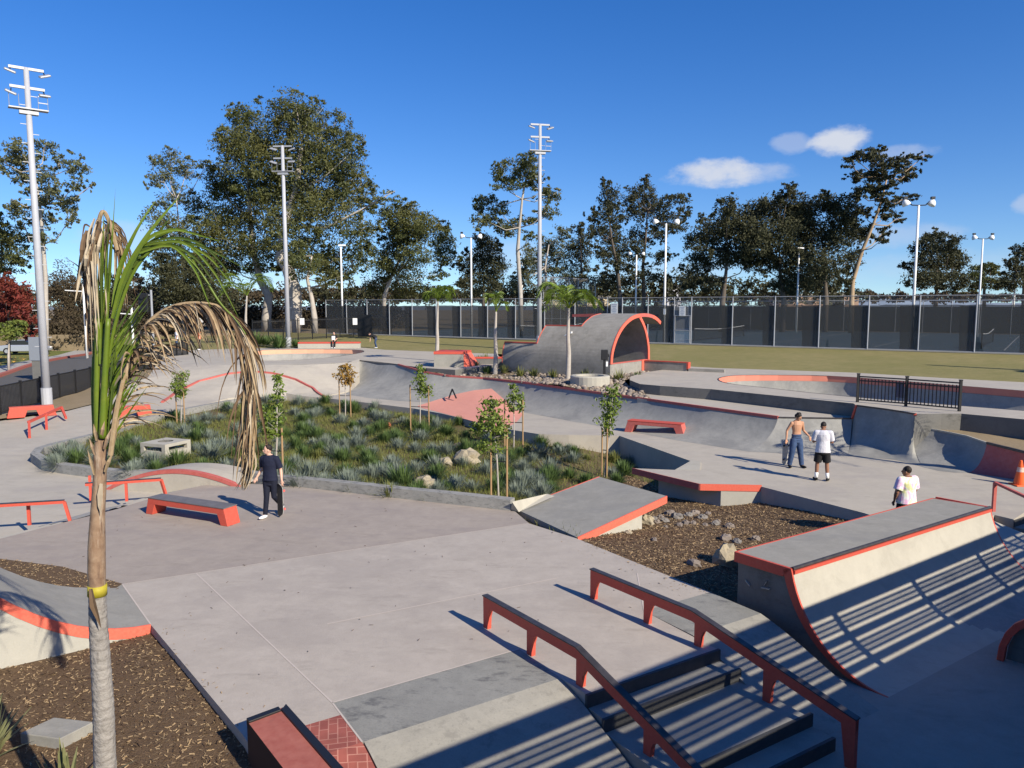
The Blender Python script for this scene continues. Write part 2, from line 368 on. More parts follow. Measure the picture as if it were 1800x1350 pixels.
M_tread = mat('palm_trunk', (.33, .30, .265), .85, noise=[(3, .5, (.24, .22, .195)), (25, .4, (.39, .36, .32))], bump=(18, .5))
M_orange = mat('cone_orange', (.80, .13, .03), .45)

# herringbone-like pavers for the small brick bank
def brickmat():
    m = bpy.data.materials.new('herringbone_pavers'); m.use_nodes = True; t = m.node_tree; n = t.nodes.new; l = t.links.new; b = t.nodes['Principled BSDF']
    co = n('ShaderNodeTexCoord'); mpn = n('ShaderNodeMapping'); mpn.inputs['Rotation'].default_value = (0, 0, R(77)); l(co.outputs['Object'], mpn.inputs[0])
    def br(rot, sc):
        mq = n('ShaderNodeMapping'); mq.inputs['Rotation'].default_value = (0, 0, rot); l(mpn.outputs[0], mq.inputs[0])
        q = n('ShaderNodeTexBrick'); q.inputs['Scale'].default_value = sc; q.inputs['Brick Width'].default_value = .9; q.inputs['Row Height'].default_value = .45
        q.inputs['Mortar Size'].default_value = .03; q.inputs['Color1'].default_value = (.40, .115, .085, 1); q.inputs['Color2'].default_value = (.33, .09, .07, 1)
        q.inputs['Mortar'].default_value = (.56, .25, .19, 1); l(mq.outputs[0], q.inputs['Vector']); return q
    a = br(0, 4.2); c = br(R(90), 4.2)
    ck = n('ShaderNodeTexChecker'); ck.inputs['Scale'].default_value = 4.2 / 1.8; l(mpn.outputs[0], ck.inputs['Vector'])
    mx = n('ShaderNodeMixRGB'); l(ck.outputs['Fac'], mx.inputs['Fac']); l(a.outputs['Color'], mx.inputs['Color1']); l(c.outputs['Color'], mx.inputs['Color2'])
    no = n('ShaderNodeTexNoise'); no.inputs['Scale'].default_value = 5; l(co.outputs['Object'], no.inputs['Vector'])
    m2 = n('ShaderNodeMixRGB'); m2.blend_type = 'MULTIPLY'; m2.inputs['Fac'].default_value = .5; l(mx.outputs[0], m2.inputs['Color1']); l(no.outputs['Fac'], m2.inputs['Color2'])
    l(m2.outputs[0], b.inputs['Base Color']); b.inputs['Roughness'].default_value = .85
    return m
M_brick = brickmat()
#@@SPLIT1
# ================================================================ THE GROUND AND THE CONCRETE
def Ws(L_, z=None): return [W(*p) if len(p) == 3 else W(p[0], p[1], z or 0) for p in L_]
C0 = Vector((.66, 9.76, 0)); DD = norm2((.845, .535)); NN = Vector((DD.y, -DD.x, 0))
def nd(n_, d_, z=0.): p = C0 + NN * n_ + DD * d_; return Vector((p.x, p.y, z))
ZL = -.68

g = MB(); g.add([(-900, -200, -2.2), (900, -200, -2.2), (900, 900, -2.2), (-900, 900, -2.2)], [(0, 1, 2, 3)]); struct('ground', g, M_dirt)
g = MB(); g.prism([(-3.5, -6), (26, -6), (26, 16.6), (9.6, 16.6), (3.9, 12.2), (1.2, 11), (-3.5, 7.5)], ZL, -1.6); struct('lower_floor', g, conc('shade_toned_concrete', (.30, .285, .245), (.23, .22, .19), (.35, .335, .29)))  # floor colour held darker than the ramp to deepen the shade there

# near plaza, with a joint line between a paler and a warmer pour
P1 = W(265, 1098); P2 = W(427, 1292); J1 = W(215, 1027); J2 = W(930, 920)
pl = [P1, P2, nd(.35, -3.9), nd(-.7, -3.75), nd(-.7, -2.83), nd(-1.03, -2.83), nd(-1.03, 0), nd(0, 0), nd(.56, .03), nd(.56, 2.45), nd(-1.1, 2.5), nd(-1.1, 4.05), W(1190, 1018), W(1015, 947), J2, J1]
g = MB(); g.prism(pl, 0, -1.2); struct('plaza', g, M_plaza)
TL = Ws([(-80, 967), (0, 947), (125, 915), (205, 895), (290, 868), (380, 848)])
pb = [J1, J2, W(903, 897), W(897, 898), W(700, 876), W(500, 853)] + TL[::-1] + Ws([(0, 983), (110, 997)])
g = MB(); g.prism(pb, -.0, -1.2); struct('plaza_far_slab', g, M_plaza2)
g = MB()
for a in ([J1, J2], [J1, P1], [W(345, 1008), nd(-1.03, -2.83)], [nd(-1.03, -2.83), nd(0, -2.83)], [nd(-1.03, -2.83), nd(-1.03, 0)], [nd(-3.4, -2.1), nd(-3.1, 2.2)], [nd(-1.1, 2.5), nd(-2.5, 3.6)]):
    strip(a, .022, .004, g)
struct('saw_cut_joints', g, mat('joint_filler', (.49, .43, .38), .9))
# flat rough pads and the banks that drop to the lower floor on both sides of the stairs
g = MB(); g.prism([nd(-1.03, -2.83), nd(-1.03, 0), nd(0, 0), nd(0, -2.83)], -.0, -1); g.prism([nd(-1.1, 2.5), nd(-1.1, 4.05), nd(0, 4.05), nd(0, 2.5)], 0, -1)
struct('rough_pad', g, M_pad)
def bankprof(d0, d1, nseg=10, n1=2.1):
    mb = MB(); vs = []
    for i in range(nseg + 1):
        u = i / nseg; n_ = n1 * u
        z = -(1 - math.cos(math.pi * min(1, u * 1.0))) / 2 * (-ZL) * .35 + ZL * u * .65
        vs += [nd(n_, d0, z), nd(n_, d1, z)]
    k = len(vs); vs += [Vector((v.x, v.y, -1.2)) for v in vs]
    fs = [(2 * i, 2 * i + 2, 2 * i + 3, 2 * i + 1) for i in range(nseg)]
    fs += [(2 * i, k + 2 * i, k + 2 * i + 2, 2 * i + 2) for i in range(nseg)] + [(2 * i + 1, 2 * i + 3, k + 2 * i + 3, k + 2 * i + 1) for i in range(nseg)]
    return mb.add(vs, fs)
struct('bank_slope', bankprof(-2.81, 0), M_bank, smooth=False)
struct('bank_slope', bankprof(2.5, 4.05), M_bank)
g = bankprof(-3.9, -2.83); g.prism([nd(-.7, -3.75), nd(-.7, -2.83), nd(0, -2.83), nd(0, -3.9)], 0, -1)
struct('brick_bank', g, M_brick)
# curved kicker at the far left of the near plaza (coral edge)
e0 = Vector((P1.x, P1.y, 0)); e1 = W(0, 1168, -.1); ud = norm2(e1 - e0); qd = Vector((-ud.y, ud.x, 0))
if qd.y < 0: qd = -qd
uL = 7.0; KZ = .90 / ((e1 - e0).length ** 2.1)
def kz(s): return .014 * s + KZ * s ** 2.1
w_k = (J1 - P1).length
ns = 28
near_ = [e0 + ud * (uL * i / ns) for i in range(ns + 1)]; far0 = norm2(J1 - P1)
far_ = [p + far0 * w_k * (1 - .18 * i / ns) for i, p in enumerate(near_)]
kk = thing('curved_kicker', 'grey curved concrete ramp with a bright coral edge rising out of the left frame', 'ramp', e0)
mb = MB(); vs = []
for i in range(ns + 1):
    s_ = uL * i / ns; z = kz(s_); vs += [(near_[i].x, near_[i].y, z), (far_[i].x, far_[i].y, z * .93)]
k = len(vs); vs += [(v[0], v[1], -.6) for v in vs]
mb.add(vs, [(2 * i, 2 * i + 1, 2 * i + 3, 2 * i + 2) for i in range(ns)] + [(2 * i + 1, k + 2 * i + 1, k + 2 * i + 3, 2 * i + 3) for i in range(ns)])
mb.build('riding_surface', M_grey, kk, smooth=False)
mb = MB()
mb.add([(near_[i].x, near_[i].y, z) for z_ in (0,) for i in range(ns + 1) for z in (kz(uL * i / ns) - .02, -.6)], [(2 * i, 2 * i + 1, 2 * i + 3, 2 * i + 2) for i in range(ns)])
mb.build('side_wall', M_side, kk)
mb = MB(); vs = []
outn = -qd * .012
for i in range(ns + 1):
    z = kz(uL * i / ns); p = near_[i]; a = p + outn; b = p + qd * .02
    vs += [(a.x, a.y, z + .004), (a.x, a.y, z - .17), (b.x, b.y, z + .004), (b.x, b.y, z - .17)]
fs = []
for i in range(ns):
    o = 4 * i; fs += [(o, o + 1, o + 5, o + 4), (o + 2, o, o + 4, o + 6), (o + 1, o + 3, o + 7, o + 5)]
mb.add(vs, fs); mb.build('coral_edge', M_cbright, kk)

# ---- left ground (a little lower), far bank up to the bowl deck
lz = rbf(Ws([(0, 740, -.2), (120, 722, -.05), (165, 711, 0), (210, 676, .6), (258, 665, .95), (278, 636, 1.5), (340, 640, 1.5), (400, 641, 1.5), (500, 641, 1.5), (560, 640, 1.5), (612, 637, 1.5), (400, 706, .02), (503, 697, .02), (560, 699, .02), (612, 690, .02),
             (300, 722, -.02), (229, 738, -.1), (165, 761, -.25), (53, 797, -.3), (0, 800, -.3), (0, 900, -.3), (60, 850, -.3), (200, 870, -.3), (320, 850, -.3), (200, 712, .1), (300, 690, .35), (-300, 780, -.3), (-300, 1000, -.3), (125, 905, -.3), (290, 860, -.3), (-400, 1080, -.3), (450, 700, 0), (320, 719, 0), (62, 788, -.25), (85, 780, -.25), (110, 833, -.3), (60, 816, -.3), (440, 672, .75), (350, 672, .72)]))
wall_near = [(897, 898, 0, .27), (800, 887, 0, .27), (700, 876, 0, .26), (600, 864, 0, .25), (500, 853, 0, .24), (420, 846, -.1, .2), (320, 850, -.28, .08), (208, 846, -.3, .02), (156, 839, -.3, 0), (110, 833, -.3, 0), (73, 826, -.3, 0), (60, 816, -.3, 0)]
WN = [(W(a, b, c), d) for a, b, c, d in wall_near]
WB = [(W(a, b, .02), .02) for a, b in ((53, 797), (62, 787), (85, 780), (165, 761), (229, 738), (320, 718), (400, 703), (450, 698), (503, 695.5))]
left_poly = [W(-330, 1040)] + [p + Vector((.15, -.1, 0)) for p in TL[1:]] + [p for p, _ in WN[4:]] + [p for p, _ in WB] + Ws([(560, 699, 0), (612, 690, 0), (632, 660, .8), (632, 634, 1.5), (612, 637, 1.5), (560, 640, 1.5), (500, 641, 1.5), (400, 641, 1.5), (340, 640, 1.5), (278, 636, 1.5), (272, 646, 1.3), (258, 665, .95), (210, 676, .6), (165, 711, 0), (120, 722, -.05), (0, 740, -.2), (-300, 800, -.3)])
g = hfield([(p.x, p.y) for p in left_poly], lz, .8, 3); nlp = len(left_poly); lq = []
for i in range(nlp):
    a, b = left_poly[i], left_poly[(i + 1) % nlp]; k = max(1, int((b.xy - a.xy).length / .8)); lq += [a.lerp(b, j / k) for j in range(k)]
nn_ = len(lq); g.add([(p.x, p.y, lz(p.x, p.y)) for p in lq] + [(p.x, p.y, -1.2) for p in lq], [(i, nn_ + i, nn_ + (i + 1) % nn_, (i + 1) % nn_) for i in range(nn_)])
struct('left_plaza', g, M_deck)
# stairs and bank between the near plaza (0) and the lower left plaza (-0.3)
def lstair(name, a, b, lab):
    a = W(*a); b = W(*b); t = norm2(b - a); q = Vector((-t.y, t.x, 0)); st = thing(name, lab, 'stairs', (a.x, a.y, 0))
    for i in range(2):
        m = MB(); off = q * (.42 * (i + 1))
        m.prism([a + q * .42 * i, b + q * .42 * i, b + off, a + off], -.1 * (i + 1), -.6); m.build('step', M_lightc, st)
lstair('low_stairs', (15, 943), (128, 914), 'two low pale steps under the handrail at the left frame edge')
lstair('low_stairs', (232, 884), (292, 868), 'two low pale steps with black shaded ends just right of the palm trunk')
m = MB(); a, b = W(128, 914), W(232, 884); t = norm2(b - a); q = Vector((-t.y, t.x, 0))
m.add([(a.x, a.y, .0), (b.x, b.y, .0), (b + q * 1.2).to_tuple()[:2] + (-.29,), (a + q * 1.2).to_tuple()[:2] + (-.29,)], [(0, 1, 2, 3)])
a, b = W(292, 868), W(380, 848)
m.add([(a.x, a.y, .0), (b.x, b.y, .0), (b + q * 1.2).to_tuple()[:2] + (-.29,), (a + q * 1.2).to_tuple()[:2] + (-.29,)], [(0, 1, 2, 3)])
struct('low_bank', m, M_lightc)

# ---- planter and swale soil
gz = rbf([W(*p) for p in [(100, 812, -.15), (160, 835, -.15), (500, 845, -.1), (700, 868, -.1), (880, 888, -.1), (89, 798, -.28), (195, 764, -.28), (300, 735, -.3), (400, 715, -.28), (503, 705, -.28), (650, 720, -.33), (740, 733, -.33), (823, 747, -.3), (900, 770, -.4), (1000, 785, -.45), (1110, 822, -1.0), (1180, 828, -1.0),
                          (600, 780, -.45), (400, 780, -.3), (800, 800, -.6), (950, 850, -.75), (900, 885, -.4), (1050, 860, -.8), (1270, 890, -.62), (1125, 930, -.27), (1190, 1012, -.1), (1040, 950, -.08), (1300, 1000, -.25), (1520, 905, -.25), (1340, 858, -.4), (1300, 1070, -.3), (1400, 950, -.4), (1100, 915, -.4), (1000, 915, -.5), (1180, 900, -.6)]])
far_top = Ws([(503, 695.5), (567, 699), (650, 708.5), (728, 718), (777, 727), (823, 738), (860, 746), (897, 755), (947, 763), (1000, 764.6), (1089, 766), (1216, 811), (1187, 826)])
def inset(L_, dlt):
    out_ = []
    for i, (p, z) in enumerate(L_):
        a = L_[max(i - 1, 0)][0]; b = L_[min(i + 1, len(L_) - 1)][0]; t = norm2(b - a); out_.append((p + Vector((t.y, -t.x, 0)) * dlt, z))
    return out_
allw = WN + WB
def wallring(L_, wd, name, par):
    inn = inset(L_, wd); mb = MB(); n = len(L_); vs = []
    for (p, z), (q, _) in zip(L_, inn): vs += [(p.x, p.y, -1), (p.x, p.y, z), (q.x, q.y, z), (q.x, q.y, -1)]
    fs = []
    for i in range(n - 1):
        o = 4 * i; fs += [(o, o + 4, o + 5, o + 1), (o + 1, o + 5, o + 6, o + 2), (o + 2, o + 6, o + 7, o + 3)]
    fs += [(0, 1, 2, 3), (4 * n - 1, 4 * n - 2, 4 * n - 3, 4 * n - 4)]
    mb.add(vs, fs)
    return mb
def ccw_inset_sign():
    c = sum((p for p, _ in allw), Vector((0, 0, 0))) / len(allw)
    return 1 if (inset(allw, .3)[3][0] - c).length < (allw[3][0] - c).length else -1
sg = ccw_inset_sign()
pw = wallring(allw, .28 * sg, 'x', None).build('planter_wall', M_wallc); tag(pw, 'low weathered concrete wall curving round the planted garden bed', 'planter wall')
in_ = inset(allw, .15 * sg)
garden = [p for p, _ in in_] + far_top[1:] + Ws([(1240, 836), (1340, 856), (1520, 901)]) + [Vector((10.2, 17.6, 0)), Vector((9.0, 16.2, 0)), Vector((4.2, 12.5, 0)), nd(-.2, 4.2), nd(-1.1, 4.06), W(1190, 1018), W(1015, 947), W(903, 897)]
gp = [(p.x, p.y) for p in garden]
struct('planter_soil', hfield(gp, gz, .55, 5), M_soil, smooth=True)
MUL = [W(1015, 947), W(1190, 1018), nd(-1.1, 4.06), nd(-.2, 4.2), Vector((4.2, 12.5, 0)), Vector((9.0, 16.2, 0)), Vector((10.2, 17.6, 0)), W(1520, 901), W(1340, 856), W(1240, 836), W(1187, 826), W(1100, 835, -.9), W(1030, 880, -.7)]
MULP = [(p.x, p.y) for p in MUL]
struct('mulch_bed', hfield(MULP, lambda x, y: gz(x, y) + .012, .5, 6), M_mulch, smooth=True)
bl = Ws([(265, 1098), (427, 1292)]) + [nd(.35, -3.9), nd(3.0, -4.6), Vector((-1.5, 2.0, 0)), Vector((-12, 2.0, 0)), Vector((-16, 6, 0)), e0 + ud * 9.5]
def blz(x, y): return -.14 - .03 * math.sin(x * 1.1) * math.cos(y * .9)
struct('mulch_bed', hfield([(p.x, p.y) for p in bl], blz, .6, 7), M_mulch, smooth=True)
mk = Ws([(215, 1027), (205, 1034)]) + [p for p in far_[2:]][:24] + Ws([(-80, 968), (0, 983), (110, 997)])
struct('mulch_bed', hfield([(p.x, p.y) for p in mk], lambda x, y: .012, .6, 8), M_mulch)

# ---- middle platform
QT = [(612, 637, 1.5), (632, 634, 1.5), (665, 637, 1.5), (700, 641, 1.5), (725, 648, 1.38), (745, 654, 1.28), (790, 661, 1.15), (850, 665, 1.1), (917, 672, 1.1), (1061, 692, 1.08), (1150, 704, 1.06), (1250, 718, 1.05), (1368, 734, 1.0)]
QF = [(600, 688), (612, 694), (650, 700), (700, 705), (725, 706), (745, 707), (790, 709), (850, 713), None, None, None, None, None]
top_w = [W(*p) for p in QT]
foot_w = []
for i, f in enumerate(QF):
    if f: foot_w.append(W(*f)); continue
    t = norm2(top_w[min(i + 1, len(top_w) - 1)] - top_w[i - 1]); q = Vector((-t.y, t.x, 0))
    if q.y > 0: q = -q
    foot_w.append(Vector((top_w[i].x, top_w[i].y, 0)) + q * 2.0)
QT2 = [(1368, 734, 1.0), (1430, 735, 1.0), (1498, 736, 1.0), (1506, 713, 1.5), (1560, 720, 1.5), (1609, 728, 1.5), (1602, 750, 1.0), (1650, 757, .96), (1700, 767, .92), (1735, 779, .86)]
QF2 = [(1362, 796), (1430, 800), (1490, 802), (1510, 803), (1570, 808), (1600, 814), (1625, 822), (1650, 828), (1680, 831), (1702, 831)]
top2 = [W(*p) for p in QT2]; foot2 = [W(*p) for p in QF2]; foot2[0] = foot_w[-1].copy()
plat = far_top[:-1] + Ws([(1230, 828), (1345, 857), (1520, 902), (1600, 930), (1700, 930), (1748, 905), (1782, 913), (1800, 901), (2100, 870), (2100, 800), (1850, 790), (1735, 779)]) \
    + [Vector((p.x, p.y, 0)) for p in top2[::-1]] + [Vector((p.x, p.y, 0)) for p in top_w[::-1]][1:] + [W(612, 690), W(560, 699)]
g = MB(); g.prism([(p.x, p.y) for p in plat], 0, -1.15); struct('middle_plaza', g, M_deck)
def ruled(top, foot, nseg=9, ang=R(72), z0=.004):
    mb = MB(); vs = []; m_ = len(top)
    for t, f in zip(top, foot):
        for k in range(nseg + 1):
            a = ang * k / nseg
            u = math.sin(a) / math.sin(ang); h = (1 - math.cos(a)) / (1 - math.cos(ang))
            vs.append((lerp(f.x, t.x, u), lerp(f.y, t.y, u), z0 + (t.z - z0) * h))
    fs = [(i * (nseg + 1) + k, (i + 1) * (nseg + 1) + k, (i + 1) * (nseg + 1) + k + 1, i * (nseg + 1) + k + 1) for i in range(m_ - 1) for k in range(nseg)]
    return mb.add(vs, fs)
def dense(top, foot, k=4):
    T, F = [], []
    for i in range(len(top) - 1):
        for j in range(k): T.append(top[i].lerp(top[i + 1], j / k)); F.append(foot[i].lerp(foot[i + 1], j / k))
    return T + [top[-1]], F + [foot[-1]]
qp = thing('long_quarter_pipe', 'long grey quarter pipe wall with a thin red coping line behind the middle plaza', 'quarter pipe', (top_w[6].x, top_w[6].y, 0))
T_, F_ = dense(top_w, foot_w); ruled(T_, F_).build('transition', M_trans, qp, smooth=True)
def coping(pts, wd, ht, m, par, name='coping', dz=.006):
    mb = MB()
    for a, b in zip(pts[:-1], pts[1:]): mb.bar(Vector(a) + Vector((0, 0, dz)), Vector(b) + Vector((0, 0, dz)), wd, ht)
    return mb.build(name, m, par)
coping(top_w[3:], .09, .10, M_cworn, qp); coping(top_w[:4], .06, .05, M_steel, qp, 'steel_coping')
q2 = thing('corner_bowl_wall', 'curved grey bowl wall with raised corner below the black railing', 'bowl wall', (top2[5].x, top2[5].y, 0))
T_, F_ = dense(top2[:3], foot2[:3]); ruled(T_, F_).build('transition', M_trans, q2, smooth=True)
T_, F_ = dense([W(1499, 735.5, 1.0)] + top2[3:6] + [W(1603, 750, 1.0)], [foot2[2]] + foot2[3:6] + [foot2[6]]); ruled(T_, F_, ang=R(78)).build('raised_transition', M_trans, q2, smooth=True)
T_, F_ = dense(top2[6:], foot2[6:]); ruled(T_, F_).build('side_transition', M_trans, q2, smooth=True)
coping(top2[:3], .05, .05, M_steel, q2, 'steel_coping'); coping([top2[2], top2[3]], .08, .07, M_coral, q2); coping(top2[3:6], .05, .05, M_steel, q2, 'steel_coping'); coping([top2[5], top2[6]], .08, .07, M_coral, q2); coping(top2[6:], .06, .05, M_lightc, q2, 'concrete_lip')
q3 = thing('red_bank', 'worn red painted quarter pipe bank at the right frame edge behind the cone', 'bank', (foot2[-1].x, foot2[-1].y, 0))
t3 = [top2[-1], W(1800, 795, .82), W(1950, 822, .8), W(2100, 850, .8)]; f3 = [foot2[-1], W(1800, 845), W(1950, 868), W(2100, 890)]
ruled(*dense(t3, f3)).build('painted_transition', M_cworn, q3, smooth=True); coping(t3, .07, .07, M_steel, q3)
g = MB(); pk = [top2[-1] + Vector((.0, .0, 0))]
# walkway, rock garden, dirt terrace, bowl decks
wk = [W(1120, 700.5, 1.07), W(1150, 704, 1.06), W(1250, 718, 1.05), W(1368, 734, 1.0), W(1430, 735, 1.0), W(1503, 736, 1.0), W(1520, 730, 1.0), W(1250, 697, 1.04), W(1125, 690, 1.07)]
g = MB(); g.prism([(p.x, p.y) for p in wk], [p.z for p in wk], -.2); struct('walkway', g, M_deck)
ZD = 1.5
LAWNF = Ws([(300, 617), (430, 612), (560, 611), (635, 611), (678, 615), (761, 618), (872, 622), (1207, 644), (1262, 647), (1355, 650), (1500, 655), (1702, 667), (1800, 672), (2200, 700)], ZD)
arch0 = Vector((5.2, 39.75, 0)); AA = Vector((.8, -.6, 0)); BB = Vector((.6, .8, 0))
rkz = lambda x, y: 1.12 + .2 * max(0, min(1, (y - (44 - .75 * x)) / 6)) if True else 1.2
ptop = top_w[5:11]
rk = [(p.x, p.y) for p in ptop] + [(p.x, p.y) for p in Ws([(1125, 690, 1.07), (1090, 669, 1.3)])] + [(7.4, 40.5), (9.6, 43.0), (5, 50)] + [(p.x, p.y) for p in Ws([(860, 645, 1.3), (790, 652, 1.3)])]
def rkz(x, y):
    # height above the coping line rises gently toward the arch
    best = 1e9; zz = 1.1
    for p in ptop:
        d = math.hypot(x - p.x, y - p.y)
        if d < best: best = d; zz = p.z
    return zz - .02 + min(best, 5) * .05
struct('rock_garden_soil', hfield(rk, rkz, .8, 9), M_dirt, smooth=True)
def bowl(rim, z, depth, name, lab, mband, band=.28, inward=2.2):
    n = len(rim); cx = sum(p.x for p in rim) / n; cy = sum(p.y for p in rim) / n
    b = thing(name, lab, 'bowl', (cx, cy, z))
    def off(k):
        o = []
        for i in range(n):
            a = rim[i - 1]; c = rim[(i + 1) % n]; t = norm2(c - a); q = Vector((-t.y, t.x, 0))
            if not inpoly((rim[i] + q * .3).x, (rim[i] + q * .3).y, [(p.x, p.y) for p in rim]): q = -q
            o.append(rim[i] + q * k)
        return o
    r1 = off(.02); rings = [(off(0), z + .003), (off(.0), z - band)]
    mb = MB(); vs = [(p.x, p.y, h) for r, h in rings for p in r]; mb.add(vs, [(i, (i + 1) % n, n + (i + 1) % n, n + i) for i in range(n)]); mb.build('coping_band', mband, b)
    mb = MB(); vs = []; K = 7
    for k in range(K + 1):
        a = R(85) * k / K; rr = off(.02 + inward * (1 - math.cos(a))); h = z - band - (depth - band) * math.sin(a)
        vs += [(p.x, p.y, h) for p in rr]
    mb.add(vs, [(k * n + i, k * n + (i + 1) % n, (k + 1) * n + (i + 1) % n, (k + 1) * n + i) for k in range(K) for i in range(n)] + [tuple(K * n + i for i in range(n))])
    mb.build('bowl_wall', M_trans, b, smooth=True)
    mb = MB(); rim2 = off(-.05)
    mb.add([(p.x, p.y, z + .012) for p in off(-.03)] + [(p.x, p.y, z + .012) for p in off(.03)], [(i, (i + 1) % n, n + (i + 1) % n, n + i) for i in range(n)])
    mb.build('rim', M_steel, b)
def densering(P, k=4):
    o = []
    for i in range(len(P)):
        p0, p1, p2, p3 = P[i - 1], P[i], P[(i + 1) % len(P)], P[(i + 2) % len(P)]
        for j in range(k):
            t = j / k; o.append(.5 * ((2 * p1) + (p2 - p0) * t + (2 * p0 - 5 * p1 + 4 * p2 - p3) * t * t + (3 * p1 - p0 - 3 * p2 + p3) * t ** 3))
    return o
rimA = densering(Ws([(425, 633), (500, 634), (575, 629), (625, 622), (640, 617.5), (620, 614.5), (540, 614), (460, 616), (425, 624)], ZD), 3)
rimB = densering(Ws([(1262, 667), (1280, 674), (1340, 681), (1500, 698), (1800, 722), (2100, 745), (2250, 735), (2150, 712), (1800, 687), (1500, 663), (1400, 659.5), (1310, 659.5), (1275, 662)], ZD), 3)
bowl(rimA, ZD, 1.1, 'shallow_bowl', 'shallow bowl with a pale coral band on the far left deck', M_tileb, .35, 1.5)
bowl(rimB, ZD, 1.7, 'deep_bowl', 'deep bowl with a coral tile band behind the black railing', M_tile, .3, 1.8)
def deckmesh(poly, hole, z, zb):
    pts = [Vector(p[:2]) for p in poly] + [Vector(p[:2]) for p in hole]; n = len(poly); h = len(hole)
    es = [(i, (i + 1) % n) for i in range(n)] + [(n + i, n + (i + 1) % h) for i in range(h)]
    vs, _, fs, _, _, _ = delaunay_2d_cdt(pts, es, [], 1, 1e-5)
    hp = [(p[0], p[1]) for p in hole]; F_ = []
    for f in fs:
        c = sum((vs[i] for i in f), Vector((0, 0))) / len(f)
        if hp and inpoly(c.x, c.y, hp): continue
        a, b, cc = vs[f[0]], vs[f[1]], vs[f[2]]; ar = (b.x - a.x) * (cc.y - a.y) - (cc.x - a.x) * (b.y - a.y)
        F_.append(tuple(f) if ar > 0 else tuple(f)[::-1])
    mb = MB(); mb.add([(v.x, v.y, z) for v in vs], F_, 0)
    mb.add([(p[0], p[1], z) for p in poly] + [(p[0], p[1], zb) for p in poly], [(i, n + i, n + (i + 1) % n, (i + 1) % n) for i in range(n)], 1)
    return mb
dA = Ws([(278, 636), (340, 640), (400, 641), (500, 641), (560, 640), (612, 637), (632, 634), (700, 641), (750, 647), (800, 650), (860, 643), (890, 636), (872, 622), (761, 618), (678, 615), (635, 611), (560, 611), (430, 612), (300, 617)], ZD)
struct('bowl_deck', deckmesh(dA, rimA, ZD, .2), [M_deck, M_dgrey])
dB = Ws([(1207, 644), (1130, 655), (1108, 662), (1107, 668), (1125, 675), (1160, 678), (1250, 684), (1500, 709), (1506, 713), (1560, 720), (1609, 728), (1655, 727), (1690, 727), (1800, 737), (2300, 790), (2400, 740), (2200, 700), (1800, 672), (1702, 667), (1500, 655), (1355, 650), (1262, 647)], ZD)
struct('bowl_deck', deckmesh(dB, rimB, ZD, .3), [M_deck, M_dgrey])
dt = [(top2[6].x, top2[6].y, 1.0)] + [tuple(p) for p in top2[7:]] + [tuple(p) for p in t3[1:]] + [tuple(W(2200, 800, .85)), tuple(W(1800, 757, .9)), tuple(W(1620, 742, 1.0))]
dtz = rbf(dt); struct('dirt_terrace', hfield([p[:2] for p in dt], lambda x, y: dtz(x, y) - .004, 1.2, 11), M_dirt)

# ---- lawn, courts, park ground
FA = W(1790, 623, 2.1); FB = W(690, 590, 2.1); FD = (FB - FA).normalized()
def fence_at(px, z=2.1):
    k = (px - 900) / FP; # x = k * depth ; depth ~ y*CP - dz*SP
    # solve FA + t FD
    dz = z - HC
    t = (k * (FA.y * CP - dz * SP) - FA.x) / (FD.x - k * FD.y * CP)
    p = FA + FD * t; return Vector((p.x, p.y, z))
fl = [fence_at(400), fence_at(574), fence_at(690), fence_at(1000), fence_at(1400), fence_at(1790), fence_at(2150)]
back = [Vector((p.x, p.y, 2.1)) for p in fl]
lawn_ctrl = [tuple(p) for p in LAWNF] + [tuple(p) for p in back]
lwz = rbf(lawn_ctrl)
lp = [(p.x, p.y) for p in LAWNF] + [(p.x, p.y) for p in back[::-1]] + [(-48, 84)]
struct('lawn', hfield(lp, lwz, 2.0, 12), M_lawn, smooth=True)
bq = Vector((FD.y, -FD.x, 0));  bq = bq if bq.y > 0 else -bq
cA = fence_at(574); cB = fence_at(2150)
g = MB(); g.prism([cA, cB, cB + bq * 42, cA + bq * 42], 2.07, 1.0); struct('tennis_courts', g, M_court)
g = MB(); g.prism([Vector((-70, 82, 0)), cA, cA + bq * 42, cB + bq * 42, cB, Vector((120, 10, 0)), Vector((700, 60, 0)), Vector((700, 900, 0)), Vector((-700, 900, 0)), Vector((-90, 100, 0))], 2.0, -2.3); struct('park_ground', g, M_dirt)
# white court lines
g = MB()
for o_ in (9, 20, 31):
    strip([cA + bq * o_ + (cB - cA) * .02, cB + bq * o_], .07, 2.076, g)
for k in range(9):
    p = cB + (cA - cB) * (k / 9 + .03); strip([p + bq * 5, p + bq * 36], .07, 2.076, g)
struct('court_lines', g, M_white)

# ---- street side on the left
szf = rbf(Ws([(0, 729, 0), (160, 686, .1), (270, 655, .5), (165, 711, .02), (210, 676, .55), (258, 665, .9), (278, 640, 1.3), (0, 664, 0), (155, 625, 0), (0, 640, 0), (130, 622, .1), (-400, 700, 0), (-400, 640, 0), (300, 617, 1.3), (0, 740, -.15), (-300, 800, -.3)]) + [(-140, 120, 0), (-60, 120, .3), (-180, 60, 0)])
sp_ = [W(-300, 800, -.3), W(0, 740, -.2), W(120, 722, -.05), W(165, 711), W(210, 676, .6), W(258, 665, .95), W(272, 646, 1.3), W(278, 636, 1.5), W(300, 617, 1.5), Vector((-48, 84, 0)), Vector((-70, 82, 0)), Vector((-90, 100, 0)), Vector((-700, 900, 0)), Vector((-700, 60, 0)), Vector((-60, 10, 0))]
sp_near = [p for p in sp_[:9]] + [Vector((-48, 84, 0)), Vector((-70, 92, 0)), Vector((-90, 112, 0)), Vector((-140, 112, 0)), Vector((-140, 20, 0)), Vector((-30, 20, 0))]
